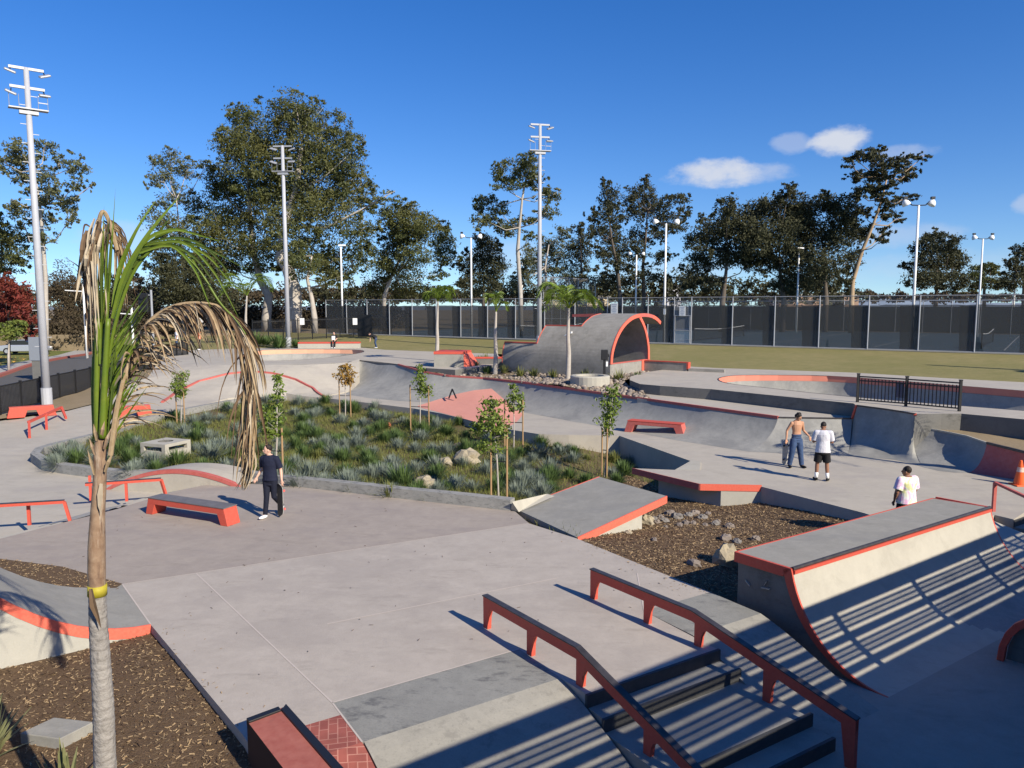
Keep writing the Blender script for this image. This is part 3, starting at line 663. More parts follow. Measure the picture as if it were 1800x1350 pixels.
struct('street_verge', hfield([(p.x, p.y) for p in sp_near], szf, 3, 13), M_dirt, smooth=True)
k0, k1 = W(0, 664), W(155, 625); kd = norm2(k1 - k0); kq = Vector((kd.y, -kd.x, 0)); kq = kq if kq.x > 0 else -kq   # toward the park
kA = k0 - kd * 30; kB = k1 + kd * 40
def sheetz(a, b, o1, o2, dz, n=30):
    mb = MB(); vs = []
    for i in range(n + 1):
        p = a.lerp(b, i / n)
        for o in (o1, (o1 + o2) / 2, o2):
            q = p + kq * o; vs.append((q.x, q.y, szf(q.x, q.y) + dz))
    fs = []
    for i in range(n):
        for j in range(2): fs.append((3 * i + j, 3 * i + 3 + j, 3 * i + 4 + j, 3 * i + 1 + j))
    return mb.add(vs, fs)
rdp = [k0 - kd * 25, k1 + kd * 40, W(330, 626, 1.3) + Vector((-1.5, 3, 0)), W(270, 655, .5) + Vector((-.8, .6, 0)), W(160, 686, .1) + Vector((-.7, .3, 0)), W(0, 729) + Vector((-.7, .3, 0)), W(-330, 800) + Vector((-.7, .3, 0))]
struct('road', hfield([(p.x, p.y) for p in rdp], lambda x, y: szf(x, y) + .05, 2.0, 31), M_asph, smooth=True)
g = MB(); n = 24
for i in range(n): 
    a = kA.lerp(kB, i / n); b = kA.lerp(kB, (i + 1) / n)
    za, zb = szf(a.x, a.y), szf(b.x, b.y); g.bar((a.x, a.y, za + .1), (b.x, b.y, zb + .1), .35, .28)
struct('kerb', g, M_kerb)
struct('sidewalk', sheetz(kA, kB, -2.4, -.17, .16), M_walk)
struct('street_lawn', sheetz(kA, kB, -26, -2.4, .12), M_lawn2)
#@@SPLIT2
# ================================================================ SKATE FURNITURE
# kicker wedge before the gap
wa, wb = W(905, 894), W(1015, 945); wc, wd_ = W(1172, 872, .4), W(1053, 838, .4)
k1_ = thing('kicker_ramp', 'grey slab ramp rising over the mulch with a bright coral edge', 'ramp', wb)
m = MB(); m.add([(wa.x, wa.y, .004), (wb.x, wb.y, .004), tuple(wc), tuple(wd_), (wa.x, wa.y, -.16), (wb.x, wb.y, -.16), (wc.x, wc.y, wc.z - .16), (wd_.x, wd_.y, wd_.z - .16)],
                [(0, 1, 2, 3), (7, 6, 5, 4), (0, 4, 5, 1), (1, 5, 6, 2), (2, 6, 7, 3), (3, 7, 4, 0)]); m.build('slab', M_grey, k1_)
m = MB()
def edgeband(m, a, b, ht, outv, th=.014, dz=.006):
    a = Vector(a); b = Vector(b); o = norm2(outv) * th
    m.add([a + Vector((0, 0, dz)) - o, b + Vector((0, 0, dz)) - o, b + Vector((0, 0, dz)) + o, a + Vector((0, 0, dz)) + o, a + Vector((0, 0, -ht)) - o, b + Vector((0, 0, -ht)) - o, b + Vector((0, 0, -ht)) + o, a + Vector((0, 0, -ht)) + o],
          [(0, 1, 2, 3), (7, 6, 5, 4), (3, 2, 6, 7), (0, 4, 5, 1), (1, 5, 6, 2), (0, 3, 7, 4)])
cen = (wa + wb + wc + wd_) / 4
edgeband(m, wb, wc, .17, (wb + wc) / 2 - cen, .018); m.build('coral_edge', M_cbright, k1_)
m = MB(); edgeband(m, wa, wd_, .05, (wa + wd_) / 2 - cen, .018); m.build('coral_edge', M_cbright, k1_)
m = MB(); t = .72; a = wb.lerp(wc, t); b = wa.lerp(wd_, t); i_ = .06
wbi = wb.lerp(wa, .02); m.prism([wbi, a.lerp(b, .02), b.lerp(a, .02), wa.lerp(wb, .02)], [-.165, a.z - .165, b.z - .165, -.165], -1.3); m.build('base_wall', M_side, k1_)
m = MB(); c1, c2 = W(903, 898), W(897, 898); m.add([tuple(W(898, 897, .0)), tuple(W(912, 900, 0)), tuple(W(975, 872, .22)), tuple(W(962, 868, .25)), tuple(W(900, 882, .27))], [(0, 1, 2, 3, 4)])
m.build('end_wedge', M_lightc, k1_)
# landing slab on the far side
la, lb, lc, ld = W(1112, 825, .0), W(1230, 853, .0), W(1338, 855, .0), W(1240, 829, .0)
zz = .035
k2_ = thing('landing_slab', 'thin cantilevered concrete slab with a red edge at the far side of the mulch gap', 'ledge', lb)
m = MB(); m.prism([la, lb, lc, ld, W(1187, 828)], zz, zz - .17); m.build('slab', M_deck, k2_)
m = MB(); cen = (la + lb + lc + ld) / 4
L3 = lambda p, z: Vector((p.x, p.y, z))
edgeband(m, L3(la, zz), L3(lb, zz), .18, (la + lb) / 2 - cen, .02); m.build('coral_edge', M_cworn, k2_)
m = MB(); edgeband(m, L3(lb, zz), L3(lc, zz), .18, (lb + lc) / 2 - cen, .02); m.build('coral_edge', M_cbright, k2_)
m = MB(); m.prism([la.lerp(lc, .22), lb.lerp(lc, .35), lc + Vector((.02, 0, 0)), ld, la.lerp(ld, .5)], zz - .172, -1.3); m.build('base_wall', M_side, k2_)
m = MB(); m.prism([W(1187, 827), W(1230, 828), W(1232, 813), W(1216, 811)], [.03, .03, .04, .04], -.4); m.build('cheek_block', M_lightc, k2_)

# stairs in the foreground
st = thing('staircase', 'wide concrete stairs with risers coloured dark for shade dropping between the two red rails', 'stairs', nd(.56, 1.2))
steps = [(.56, .90, -.17), (.90, 2.02, -.34), (2.02, 2.36, -.51)]
for a, b, z in [(.56, .9, -.17), (.9, 2.02, -.34), (2.02, 2.36, -.51)]:
    m = MB(); ex = .06 * (a > .8) + .1 * (a > 2)
    m.prism([nd(a, .03), nd(a, 2.47 + ex), nd(b, 2.47 + ex), nd(b, .03)], z, -1.1); m.build('tread', M_grey, st)
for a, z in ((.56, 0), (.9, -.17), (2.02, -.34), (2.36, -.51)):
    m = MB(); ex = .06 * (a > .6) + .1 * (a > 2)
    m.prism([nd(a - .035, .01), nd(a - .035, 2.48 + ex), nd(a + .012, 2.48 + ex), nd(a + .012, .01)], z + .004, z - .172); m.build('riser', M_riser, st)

# red rails: painted plate beam, steel cap, flared legs
def hubba(name, base0, dvec, L1, zt, drop, zend, legs, lab, endh=None):
    """flat part of length L1 at height zt, then down to length L1+drop at height zend; legs = [(s, zground)]"""
    r = thing(name, lab, 'grind rail', base0, group='red grind rails over the foreground stairs')
    tot = L1 + drop; bh = .15
    def top(s): return zt if s <= L1 else zt + (zend - zt) * (s - L1) / drop
    m = MB(); m.plate(base0, dvec, [(0, zt - bh), (L1, zt - bh), (tot, zend - bh), (tot, zend), (L1, zt), (0, zt)], .075); m.build('beam', M_coral, r)
    m = MB(); m.plate(base0, dvec, [(-.012, zt + .002), (L1, zt + .002), (tot + .012, zend + .002), (tot + .012, zend + .02), (L1, zt + .02), (-.012, zt + .02)], .10); m.build('steel_cap', M_steel, r)
    for s, zg in legs:
        z1 = top(s) - bh + .01; z2 = top(min(tot, s + .24)) - bh + .01; m = MB()
        wd = .115
        if s + .3 > tot: m.plate(base0, dvec, [(tot - wd, zg), (tot, zg), (tot, top(tot) - .02), (tot - .19, top(tot - .19) - bh + .01), (tot - .15, (zg + z1) / 2)], .072)
        else: m.plate(base0, dvec, [(s, zg), (s + wd, zg), (s + wd + .012, lerp(zg, z2, .55)), (s + wd + .045, lerp(zg, z2, .82)), (s + .24, z2), (s, z1)], .072)
        m.build('leg', M_coral, r)
    return r
rb = W(853, 1101); rdv = norm2(W(1022, 1205) - rb)
def sproj(px, py, z, b, dv): p = W(px, py, z); return (p - b).dot(dv)
hubba('grind_rail', rb, rdv, sproj(1035, 1131, .5, rb, rdv), .5, 2.75, -.36, [(0, 0), (sproj(929, 1148, 0, rb, rdv), 0), (sproj(1014, 1202, 0, rb, rdv), 0), (sproj(1133, 1322, -.34, rb, rdv), -.34)], 'red painted grind rail nearest the camera running down the stairs')
rb = W(1040, 1050); rdv = norm2(W(1228, 1135) - rb); rl1 = sproj(1240, 1066, .5, rb, rdv); re = sproj(1515, 1345, -.68, rb, rdv)
hubba('grind_rail', rb, rdv, rl1, .5, re - rl1, -.03, [(0, 0), (sproj(1129, 1094, 0, rb, rdv), 0), (sproj(1219, 1134, 0, rb, rdv), 0), (sproj(1345, 1228, -.34, rb, rdv), -.34), (re, ZL)], 'red painted grind rail farther from the camera ending in a post beside the last step')

# big quarter pipe box on the right
QA, QB, QC, QD = W(1293, 970, .8), W(1393, 1000, .8), W(1740, 892, .8), W(1640, 876, .8)
qx = norm2(QC - QB); qn = norm2(QB - QA)
bx = thing('quarter_pipe_box', 'large free standing quarter pipe with a grey deck and red painted edges at right', 'quarter pipe', QB)
dl = QC - QB
tipd = 1.62; RC = 9
def prof(u):
    a = R(76) * (1 - u); return tipd * (1 - math.sin(a) / math.sin(R(76))), ZL + (.8 - ZL) * (1 - math.cos(a)) / (1 - math.cos(R(76)))
PR = [prof(i / 14) for i in range(15)]
m = MB(); m.prism([QA, QB, QC, QD], .8, .65); m.build('deck', M_grey, bx)
m = MB(); vs = []; nx = 72
for i in range(nx + 1):
    o = QB + dl * (i / nx)
    vs += [(o + qn * s).to_tuple()[:2] + (z,) for s, z in PR]
k = len(PR); m.add(vs, [(i * k + j, i * k + j + 1, (i + 1) * k + j + 1, (i + 1) * k + j) for i in range(nx) for j in range(k - 1)])
for q_i in range(nx * (k - 1)):
    i_, j_ = divmod(q_i, k - 1)
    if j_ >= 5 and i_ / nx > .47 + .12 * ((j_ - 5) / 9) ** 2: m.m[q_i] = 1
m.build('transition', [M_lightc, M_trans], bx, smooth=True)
for o, lab, nm in ((QA, 0, 'side_wall'), (QA + dl, 1, 'side_wall')):
    m = MB(); dlen = (QB - QA).length
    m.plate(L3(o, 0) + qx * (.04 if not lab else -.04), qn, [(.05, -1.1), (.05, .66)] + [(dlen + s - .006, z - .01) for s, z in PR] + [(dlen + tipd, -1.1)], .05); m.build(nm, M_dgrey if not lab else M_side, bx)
m = MB(); m.prism([QA + qx * .05 + qn * .03, QA + qx * .05 + qn * .12, QD + qn * .12 - qx * .05, QD + qn * .03 - qx * .05], .649, -1.1); m.build('back_wall', M_side, bx)
def curveband(o, wd, side, par, name, mt, off):
    """painted band following the profile on an end face"""
    dlen = (QB - QA).length; pts = [(dlen + s, z) for s, z in PR]; m = MB()
    inner = []
    for i, (s, z) in enumerate(pts):
        a = pts[max(i - 1, 0)]; b = pts[min(i + 1, len(pts) - 1)]; t = Vector((b[0] - a[0], b[1] - a[1])).normalized(); q = Vector((t.y, -t.x))
        if q.y > 0 and q.x > 0: q = -q
        w_ = wd * (1 - .85 * (i / (len(pts) - 1)) ** 1.5)
        inner.append((s - abs(t.y) * w_ - .0, z - abs(t.x) * w_))
    for i in range(len(pts) - 1):
        m.plate(L3(o, 0) + qx * off, qn, [pts[i], pts[i + 1], inner[i + 1], inner[i]], .05)
    m.plate(L3(o, 0) + qx * off, qn, [(0, .81), (dlen, .81), (dlen - wd, .81 - .17), (0, .81 - .17)], .05)
    m.build(name, mt, par)
curveband(QA, .15, 0, bx, 'coral_edge', M_coral, -.012)
curveband(QA + dl, .10, 1, bx, 'coral_edge', M_coral, .012)
m = MB(); m.tube([QB + Vector((0, 0, .0)), QC + Vector((0, 0, .0))], .035, 8); m.build('steel_coping', M_steel, bx)
m = MB(); edgeband(m, QB + qn * .03 - Vector((0, 0, .03)), QC + qn * .03 - Vector((0, 0, .03)), .05, qn, .02); m.build('coral_edge', M_coral, bx)
m = MB(); edgeband(m, QA, QD, .16, -qn, .014); edgeband(m, QD, QC, .16, qx, .014); m.build('coral_edge', M_coral, bx)
# scuffs on the box end face
for px, py, l_, an in ((1318, 1022, .12, -.7), (1352, 1026, .16, .1), (1358, 1021, .1, 1.1)):
    m = MB(); p = QA + qn * ((px - 1300) * .0092 + .05) + Vector((0, 0, -(py - 975) * .0095)) - qx * .0
    m.plate(Vector((p.x, p.y, 0)), qn, [(0, p.z), (math.cos(an) * l_, p.z + math.sin(an) * l_), (math.cos(an) * l_, p.z + .02 + math.sin(an) * l_), (0, p.z + .015)], .036); m.build('scuff', M_lightc, bx)
# darker hip panel seam on the ramp: bank continuing right of the box
hb = thing('side_bank', 'pale concrete bank strip running down beside the far end of the big quarter pipe', 'bank', QC)
u0 = QC + qx * .10
m = MB(); q0 = u0 - qn * .5; e2 = u0 + qx * 1.7
vs = []
for (o, w0) in ((u0, 0), (u0 + qx * 1.1, 1), (u0 + qx * 2.2, 2)):
    for i in range(9):
        n_ = -1.1 + i * .42; z = 0 if i == 0 else ZL * min(1, (i / 7) ** 1.0)
        p = o + qn * n_; vs.append((p.x, p.y, z))
m.add(vs, [(i * 9 + j, i * 9 + j + 1, (i + 1) * 9 + j + 1, (i + 1) * 9 + j) for i in range(2) for j in range(8)])
m.build('slope', M_lightc, hb)
# right hand little stair + rail
rs = thing('short_stairs', 'short concrete steps with dark risers at the right frame edge', 'stairs', W(1760, 915))
p0 = W(1748, 906); p1_ = W(1783, 914); tdir = norm2(W(1830, 893) - p1_)
for i in range(3):
    m = MB(); o = qn * (.34 * i)
    a = p1_ + o; b = a + qx * 2.6
    m.prism([a, b, b + qn * .34, a + qn * .34], -.17 * (i + 1), -1.1); m.build('tread', M_grey, rs)
    m = MB(); m.prism([a - qx * .02, b, b + qn * .014, a + qn * .014 - qx * .02], -.17 * i - .002, -.17 * (i + 1)); m.build('riser', M_riser, rs)
rr = thing('hand_rail', 'slim red steel rail with one post at the right frame edge beside the cone', 'rail', W(1746, 900))
pb_ = W(1746, 899); tp = .72
m = MB(); m.bar(pb_, pb_ + Vector((0, 0, tp)), .07, .07); m.build('post', M_cworn, rr)
m = MB(); pe = pb_ + qn * .9 + Vector((0, 0, tp - .08)); pe2 = pb_ + qn * 2.4 + Vector((0, 0, tp - .9))
m.bar(pb_ + Vector((0, 0, tp)), W(1800, 872, tp - .12), .07, .06); q_ = W(1800, 872, tp - .12); m.bar(q_, q_ + (q_ - pb_ - Vector((0, 0, tp))) * 2, .07, .06); m.build('rail_bar', M_cworn, rr)

# coral arched end of a round bank at the right edge
ar = thing('round_bank_end', 'dark curved concrete bank with a shiny red arched edge at lower right', 'bank', W(1780, 1150, ZL))
b0 = L3(W(1753, 1158, ZL), 0); b1 = W(2000, 1230, ZL)
av = norm2(b1 - b0)
pts = [(0, ZL), (.02, ZL + .25), (.09, ZL + .48), (.2, ZL + .66), (.34, ZL + .78), (.55, ZL + .85), (.9, ZL + .88), (2.5, ZL + .88)]
inner = [(.1, ZL), (.12, ZL + .24), (.19, ZL + .44), (.29, ZL + .59), (.40, ZL + .69), (.58, ZL + .76), (.9, ZL + .79), (2.5, ZL + .79)]
m = MB()
for i in range(len(pts) - 1): m.plate(b0, av, [pts[i], pts[i + 1], inner[i + 1], inner[i]], .12)
m.build('coral_arch', M_coral, ar, bevel=.01)
m = MB(); m.plate(b0 + Vector((-av.y, av.x, 0)) * .5, av, [(2.5, ZL), (2.5, ZL + .8)] + inner[::-1][1:], .8); m.build('shell', M_dgrey, ar)

# pier block left of the brick bank: red slab with black steel edging
A1, A2 = W(434, 1267, .36), W(501, 1242, .36)
b2 = W(597, 1350, .36); bdv = norm2(b2 - A2); Lb = 3.2
bxl = thing('ledge_box', 'dark red slab ledge with black steel edging at the bottom of the frame', 'ledge', A2)
c3, c4 = A2 + bdv * Lb, A1 + bdv * Lb
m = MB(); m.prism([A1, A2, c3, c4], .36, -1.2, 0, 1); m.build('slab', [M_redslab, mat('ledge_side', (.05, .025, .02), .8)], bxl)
m = MB(); 
ins = norm2(A1 - A2)
m.prism([A2 - bdv * .02 - ins * .02, c3 - ins * .02, c3 + ins * .07, A2 + ins * .07 + bdv * .07], .385, .30)
m.prism([A2 + ins * .072 - bdv * .02, A1 + ins * .0 - bdv * .02, A1 + bdv * .07, A2 + ins * .072 + bdv * .07], .385, .30)
m.build('steel_edge', M_black, bxl, bevel=.008)

# left bench-box (red with steel top) on the plaza
def bench(name, a, b, ht, wd, lab, legw=.3, m1=None, mtop=None, slant=.14, legs=(0, 1)):
    """a,b base corners of the front edge on the ground; wd goes back"""
    a = Vector(a); b = Vector(b); t = norm2(b - a); q = Vector((-t.y, t.x, 0)); q = q if q.y > 0 else -q
    L_ = (b - a).length; r = thing(name, lab, 'ledge bench', a, 'red ledge benches')
    m1 = m1 or M_coral
    m = MB(); o = a + q * (wd / 2)
    m.plate(o, t, [(slant, ht), (L_ - slant, ht), (L_ - slant, ht - .14), (slant, ht - .14)], wd); m.build('beam', m1, r, bevel=.01)
    m = MB(); m.plate(o, t, [(slant - .01, ht + .002), (L_ - slant + .01, ht + .002), (L_ - slant + .01, ht + .02), (slant - .01, ht + .02)], wd + .02); m.build('steel_top', mtop or M_steel, r)
    for e in legs:
        m = MB()
        if e == 0: m.plate(o, t, [(0, 0), (legw, 0), (slant + legw, ht - .138), (slant + .002, ht - .002), ], wd - .004)
        else: m.plate(o, t, [(L_ - legw, 0), (L_, 0), (L_ - slant - .002, ht - .002), (L_ - slant - legw, ht - .138)], wd - .004)
        m.build('leg', m1, r, bevel=.01)
    return r
M_ttop = mat('scratched_dark_top', (.13, .12, .12), .5, noise=[(5, .6, (.2, .19, .18))], stains=[(9, .6, (.05, .05, .05), .6, (1, 4, 1))])
bench('ledge_bench', W(256, 903), W(400, 926), .40, .40, 'low red ledge with a grey top and chipped end beside the man in navy', .22, M_coral, M_ttop, .10)
bench('ledge_bench', W(1097, 759), W(1203, 768), .46, .5, 'dark red ledge bench standing in front of the long quarter pipe', .3, M_cworn, M_coral, .14)
bench('ledge_bench', W(12, 736, -.1), W(100, 728, -.05), .46, .5, 'coral ledge bench nearest the left frame edge by the black fence', .7, M_coral, M_cbright, .12)
bench('ledge_bench', W(199, 735, -.05), W(268, 728, .0), .46, .5, 'short coral ledge bench partly behind the palm trunk by the planter wall', .6, M_coral, M_cbright, .08)

def rail(name, pts, legs, rad, lab, m1, mtop=None, endleg=None):
    r = thing(name, lab, 'grind rail', (legs[0][0], legs[0][1], legs[0][2]), 'low red grind rails on the left')
    m = MB()
    for a, b in zip(pts[:-1], pts[1:]): m.bar(a, b, rad * 2, rad * 2)
    m.build('rail_bar', m1, r)
    if mtop:
        m = MB()
        for a, b in zip(pts[:-1], pts[1:]): m.bar(a + Vector((0, 0, rad + .008)), b + Vector((0, 0, rad + .008)), rad * 2 + .015, .014)
        m.build('steel_cap', mtop, r)
    for lg in legs:
        a = Vector(lg[:3]); m = MB(); b = lg[3] if len(lg) > 3 and isinstance(lg[3], Vector) else a + Vector((0, 0, lg[3]))
        m.bar(a, b, rad * 1.9, rad * 1.9) if (b - a).xy.length > .02 else m.box((a + b) / 2, (rad * 1.9, rad * 1.9, (b - a).length), math.atan2(pts[1].y - pts[0].y, pts[1].x - pts[0].x))
        m.build('leg', m1, r)
    return r
e1_, e2_ = W(113, 882, .46), W(-60, 892, .46)
rail('grind_rail', [e2_, e1_], [(*W(52, 923, -.1), .56), (*W(123, 915, 0), e1_)], .035, 'red rail with a black top at the left frame edge over the pale steps', M_coral, M_steel)
e1_, e2_ = W(283, 843, .42), W(150, 852, .42)
rail('grind_rail', [e2_, e1_], [(*W(223, 881, -.1), .52), (*W(291, 868, 0), e1_), (*W(160, 880, -.28), .7)], .035, 'red rail with a black top just right of the palm trunk over the pale steps', M_coral, M_steel)
a_, b_ = W(50, 742, .22), W(108, 716, .36)
c_ = W(116, 735, .0)
rail('grind_rail', [a_, b_], [(*W(52, 769, -.22), W(51, 742, .22)), (*W(82, 754, -.18), W(81, 728, .3)), (c_.x, c_.y, c_.z, b_)], .05, 'coral rail sloping up from the left ground toward the nearest ledge bench', M_coral, None)

# hump with a coral arc between the low stairs and planter wall
hp = thing('arched_hump', 'low arched concrete hump with a worn coral band by the planter wall', 'hump', W(310, 850))
hs0, hs1 = W(185, 858, -.25), W(420, 856, 0); hd = norm2(hs1 - hs0); hl = (hs1 - hs0).length; hq = Vector((-hd.y, hd.x, 0)); hq = hq if hq.y > 0 else -hq
harc = []; nh = 24
for i in range(nh + 1):
    u = i / nh; px = lerp(188, 420, u); 
    py = {0: 850}.get(i, 0) or 0
    s_ = hl * u; z = lerp(-.27, 0, u) + .52 * math.sin(math.pi * min(1, u * 1.0)) ** .85
    harc.append((s_, z))
m = MB(); m.plate(L3(hs0, 0) + hq * .10, hd, [(0, -.6)] + [(s, z - .006) for s, z in harc] + [(hl, -.6)], .12); m.build('front_face', M_deck, hp)
m = MB(); vs = []
for s, z in harc:
    p = hs0 + hd * s; vs += [(p.x + hq.x * .12, p.y + hq.y * .12, z), (p.x + hq.x * 1.5, p.y + hq.y * 1.5, max(.0, z * .75)) ]
m.add(vs, [(2 * i, 2 * i + 2, 2 * i + 3, 2 * i + 1) for i in range(nh)]); m.build('top_surface', M_deck, hp, smooth=True)
m = MB()
for (s0, z0), (s1, z1) in zip(harc[:-1], harc[1:]): m.plate(L3(hs0, 0) + hq * .10, hd, [(s0, z0), (s1, z1), (s1, z1 - .11), (s0, z0 - .11)], .15)
m.build('coral_band', M_cworn, hp)
# coral arc on the far left bank
arc_px = [(285, 708), (310, 690), (350, 671), (400, 658), (440, 654), (480, 657), (520, 668), (550, 683), (572, 699)]
ac = thing('coral_arc_curb', 'thin coral curved coping line across the far left concrete bank', 'coping', W(430, 670, .6))
def ground_hit(px, py, zf):
    lo, hi = 2.4, -1.6
    for _ in range(40):
        z = (lo + hi) / 2; p = W(px, py, z)
        if zf(p.x, p.y) > z: hi = z
        else: lo = z
    return Vector((p.x, p.y, z))
ap = [ground_hit(a, b, lz) for a, b in arc_px]
dp = []
for i in range(len(ap) - 1):
    for j in range(3):
        p = ap[i].lerp(ap[i + 1], j / 3); dp.append(Vector((p.x, p.y, lz(p.x, p.y) + .03)))
dp.append(ap[-1] + Vector((0, 0, .03)))
m = MB()
for a, b in zip(dp[:-1], dp[1:]): m.bar(a, b, .12, .12)
m.build('coping_line', M_cworn, ac)

# pink pyramid against the long wall
py_ = thing('pink_pyramid', 'pink painted concrete pyramid bank leaning on the long quarter pipe', 'ramp', W(850, 730))
pf_ = [W(*p) for p in ((733, 715, .006), (770, 724, .006), (823, 738, .006), (860, 748, .006), (886, 755, .006), (908, 742, .006), (920, 728, .006))]
pt_ = [W(*p) for p in ((735, 713, .02), (767, 703, .2), (800, 693, .4), (833, 686, .60), (864, 683, .70), (884, 700, .42), (916, 725, .02))]
pf_, pt_ = dense(pf_, pt_, 3); m = ruled(pt_, pf_, 7, R(50), .006); k_ = len(m.v); bkp = [(p.x, p.y + .05, -.0) for p in pt_]
m.add([tuple(p) for p in pt_] + bkp, [(i, i + 1, len(pt_) + i + 1, len(pt_) + i) for i in range(len(pt_) - 1)])
m.build('painted_faces', M_pink, py_, smooth=False)
m = MB(); q0 = W(796, 699, .37); s1 = thing('a_frame_block', 'tiny black A shaped frame standing on the pink pyramid', 'a-frame', q0)
m = MB(); m.bar(W(789, 700, .36), W(795, 684, .78), .06, .06); m.bar(W(802, 700, .36), W(795, 684, .78), .06, .06); m.build('legs', M_black, s1)

# ---- the big over-vertical shell on the deck
sh = thing('concrete_arch_shell', 'big grey concrete wave shell with an arched open end and coral rims', 'skate shell', arch0 + Vector((0, 0, 1.5)))
SH = [(0, 1.3), (0, 2.0), (.10, 2.6), (.38, 3.15), (.8, 3.65), (1.4, 4.1), (2.2, 4.45), (3.0, 4.60), (3.8, 4.64), (4.6, 4.58), (5.3, 4.42), (5.9, 4.15)]
BK = [(4.35, 1.3), (4.35, 2.0), (4.28, 2.7), (4.05, 3.35), (3.7, 3.9), (3.2, 4.38)]
def smooth_pts(P, k=4):
    o = []
    for i in range(len(P) - 1):
        p0 = P[max(i - 1, 0)]; p1 = P[i]; p2 = P[i + 1]; p3 = P[min(i + 2, len(P) - 1)]
        for j in range(k):
            t = j / k; o.append(tuple(.5 * ((2 * p1[q]) + (p2[q] - p0[q]) * t + (2 * p0[q] - 5 * p1[q] + 4 * p2[q] - p3[q]) * t * t + (3 * p1[q] - p0[q] - 3 * p2[q] + p3[q]) * t ** 3) for q in (0, 1)))
    return o + [tuple(P[-1])]
def offs(P, t):
    o = []
    for i in range(len(P)):
        a = P[max(i - 1, 0)]; b = P[min(i + 1, len(P) - 1)]; v = Vector((b[0] - a[0], b[1] - a[1])).normalized(); o.append((P[i][0] + v.y * t, P[i][1] - v.x * t))
    return o
def shell(P, l0, l1, th, mt, name, base=arch0, l0b=None):
    Q = offs(P, th); n = len(P); m = MB()
    def pt(s, z, l): p = base - AA * l + BB * s; return (p.x, p.y, z)
    K = max(1, int(abs(l1 - l0) / .5)); vs = []
    for j in range(K + 1):
        l = lerp(l0, l1, j / K)
        vs += [pt(s, z, l) for s, z in P] + [pt(s, z, l) for s, z in Q]
    st_ = 2 * n; fs = []
    for j in range(K):
        for i in range(n - 1):
            a = j * st_ + i; b = a + st_; fs += [(a, b, b + 1, a + 1), (a + n + 1, b + n + 1, b + n, a + n)]
        a = j * st_; b = a + st_; fs += [(a, a + n, b + n, b), (a + n - 1, b + n - 1, b + 2 * n - 1, a + 2 * n - 1)]
    for j in (0, K):
        for i in range(n - 1):
            a = j * st_ + i; fs.append((a, a + 1, a + n + 1, a + n) if j == 0 else (a, a + n, a + n + 1, a + 1))
    m.add(vs, fs); return m.build(name, mt, sh, smooth=False)
SHs = smooth_pts(SH, 3); BKs = smooth_pts(BK, 3)
def cut(P, zmax): 
    o = [p for p in P if p[1] <= zmax]
    return o
main = shell(SHs, 0, 2.5, .16, M_dgrey, 'shell_wall')
M_shell = conc('shell_concrete', (.27, .255, .225), (.18, .17, .15), (.36, .345, .31), [(1.1, .5, (.16, .15, .13), .45, (1, 1, 1.6))])
main.data.materials[0] = M_shell
s2_ = shell([p for p in SHs if p[1] <= 4.02 and p[0] < 2], 2.5, 4.9, .16, M_shell, 'low_wall')
s3_ = shell([p for p in SHs if p[1] <= 3.05 and p[0] < 2], 4.9, 7.2, .16, M_shell, 'lower_wall')
shell(BKs, 0, 2.5, .16, M_shell, 'back_leg')
# rims
def rimtube(P3, r=.055, name='coral_rim', m_=None):
    m = MB()
    for a, b in zip(P3[:-1], P3[1:]): m.bar(a, b, .20, .11) if abs((b - a).normalized().z) < .75 else m.bar(a, b, .15, .15)
    m.build(name, m_ or M_cbright, sh)
def p3(s, z, l): p = arch0 - AA * l + BB * s; return Vector((p.x, p.y, z))
def rimplate(P, l, name, th0=-.02, th1=.18, wd=.05, m_=None):
    Q0 = offs(P, th0); Q1 = offs(P, th1); m = MB()
    for i in range(len(P) - 1): m.plate(arch0 - AA * l, BB, [Q0[i], Q0[i + 1], Q1[i + 1], Q1[i]], wd)
    m.build(name, m_ or M_cbright, sh)
n_red = [i for i, p in enumerate(SHs) if p[0] > 3.0][0]; n_end = [i for i, p in enumerate(SHs) if p[0] > 4.6][0]
rimplate(SHs[3:n_red + 1], -.012, 'coral_rim'); rimplate(SHs[n_red:n_end + 1], -.012, 'coral_rim', m_=M_cworn); rimplate(SHs[n_end:], -.012, 'coral_rim')
rimplate(BKs[3:], -.012, 'coral_rim')
LW = [p for p in SHs if p[1] <= 4.02 and p[0] < 2]; LL = [p for p in SHs if p[1] <= 3.05 and p[0] < 2]
rimplate([p for p in SHs if 3.95 <= p[1] and p[0] < 3.4], 2.512, 'coral_rim'); rimplate([p for p in LW if p[1] >= 2.95], 4.912, 'coral_rim'); rimplate(LL[2:], 7.212, 'coral_rim')
zt = LW[-1]; m = MB(); m.bar(p3(zt[0] + .06, zt[1] + .0, 2.5), p3(zt[0] + .06, zt[1], 4.92), .22, .06); m.build('coral_rim', M_coral, sh)
zt = LL[-1]; m = MB(); m.bar(p3(zt[0] + .06, zt[1] + .0, 4.9), p3(zt[0] + .06, zt[1], 7.22), .22, .06); m.build('coral_rim', M_coral, sh)
m = MB(); m.bar(p3(3.6, 4.55, 2.6), p3(3.6, 4.5, 4.6), .25, .16); m.build('coral_beam', M_cworn, sh)
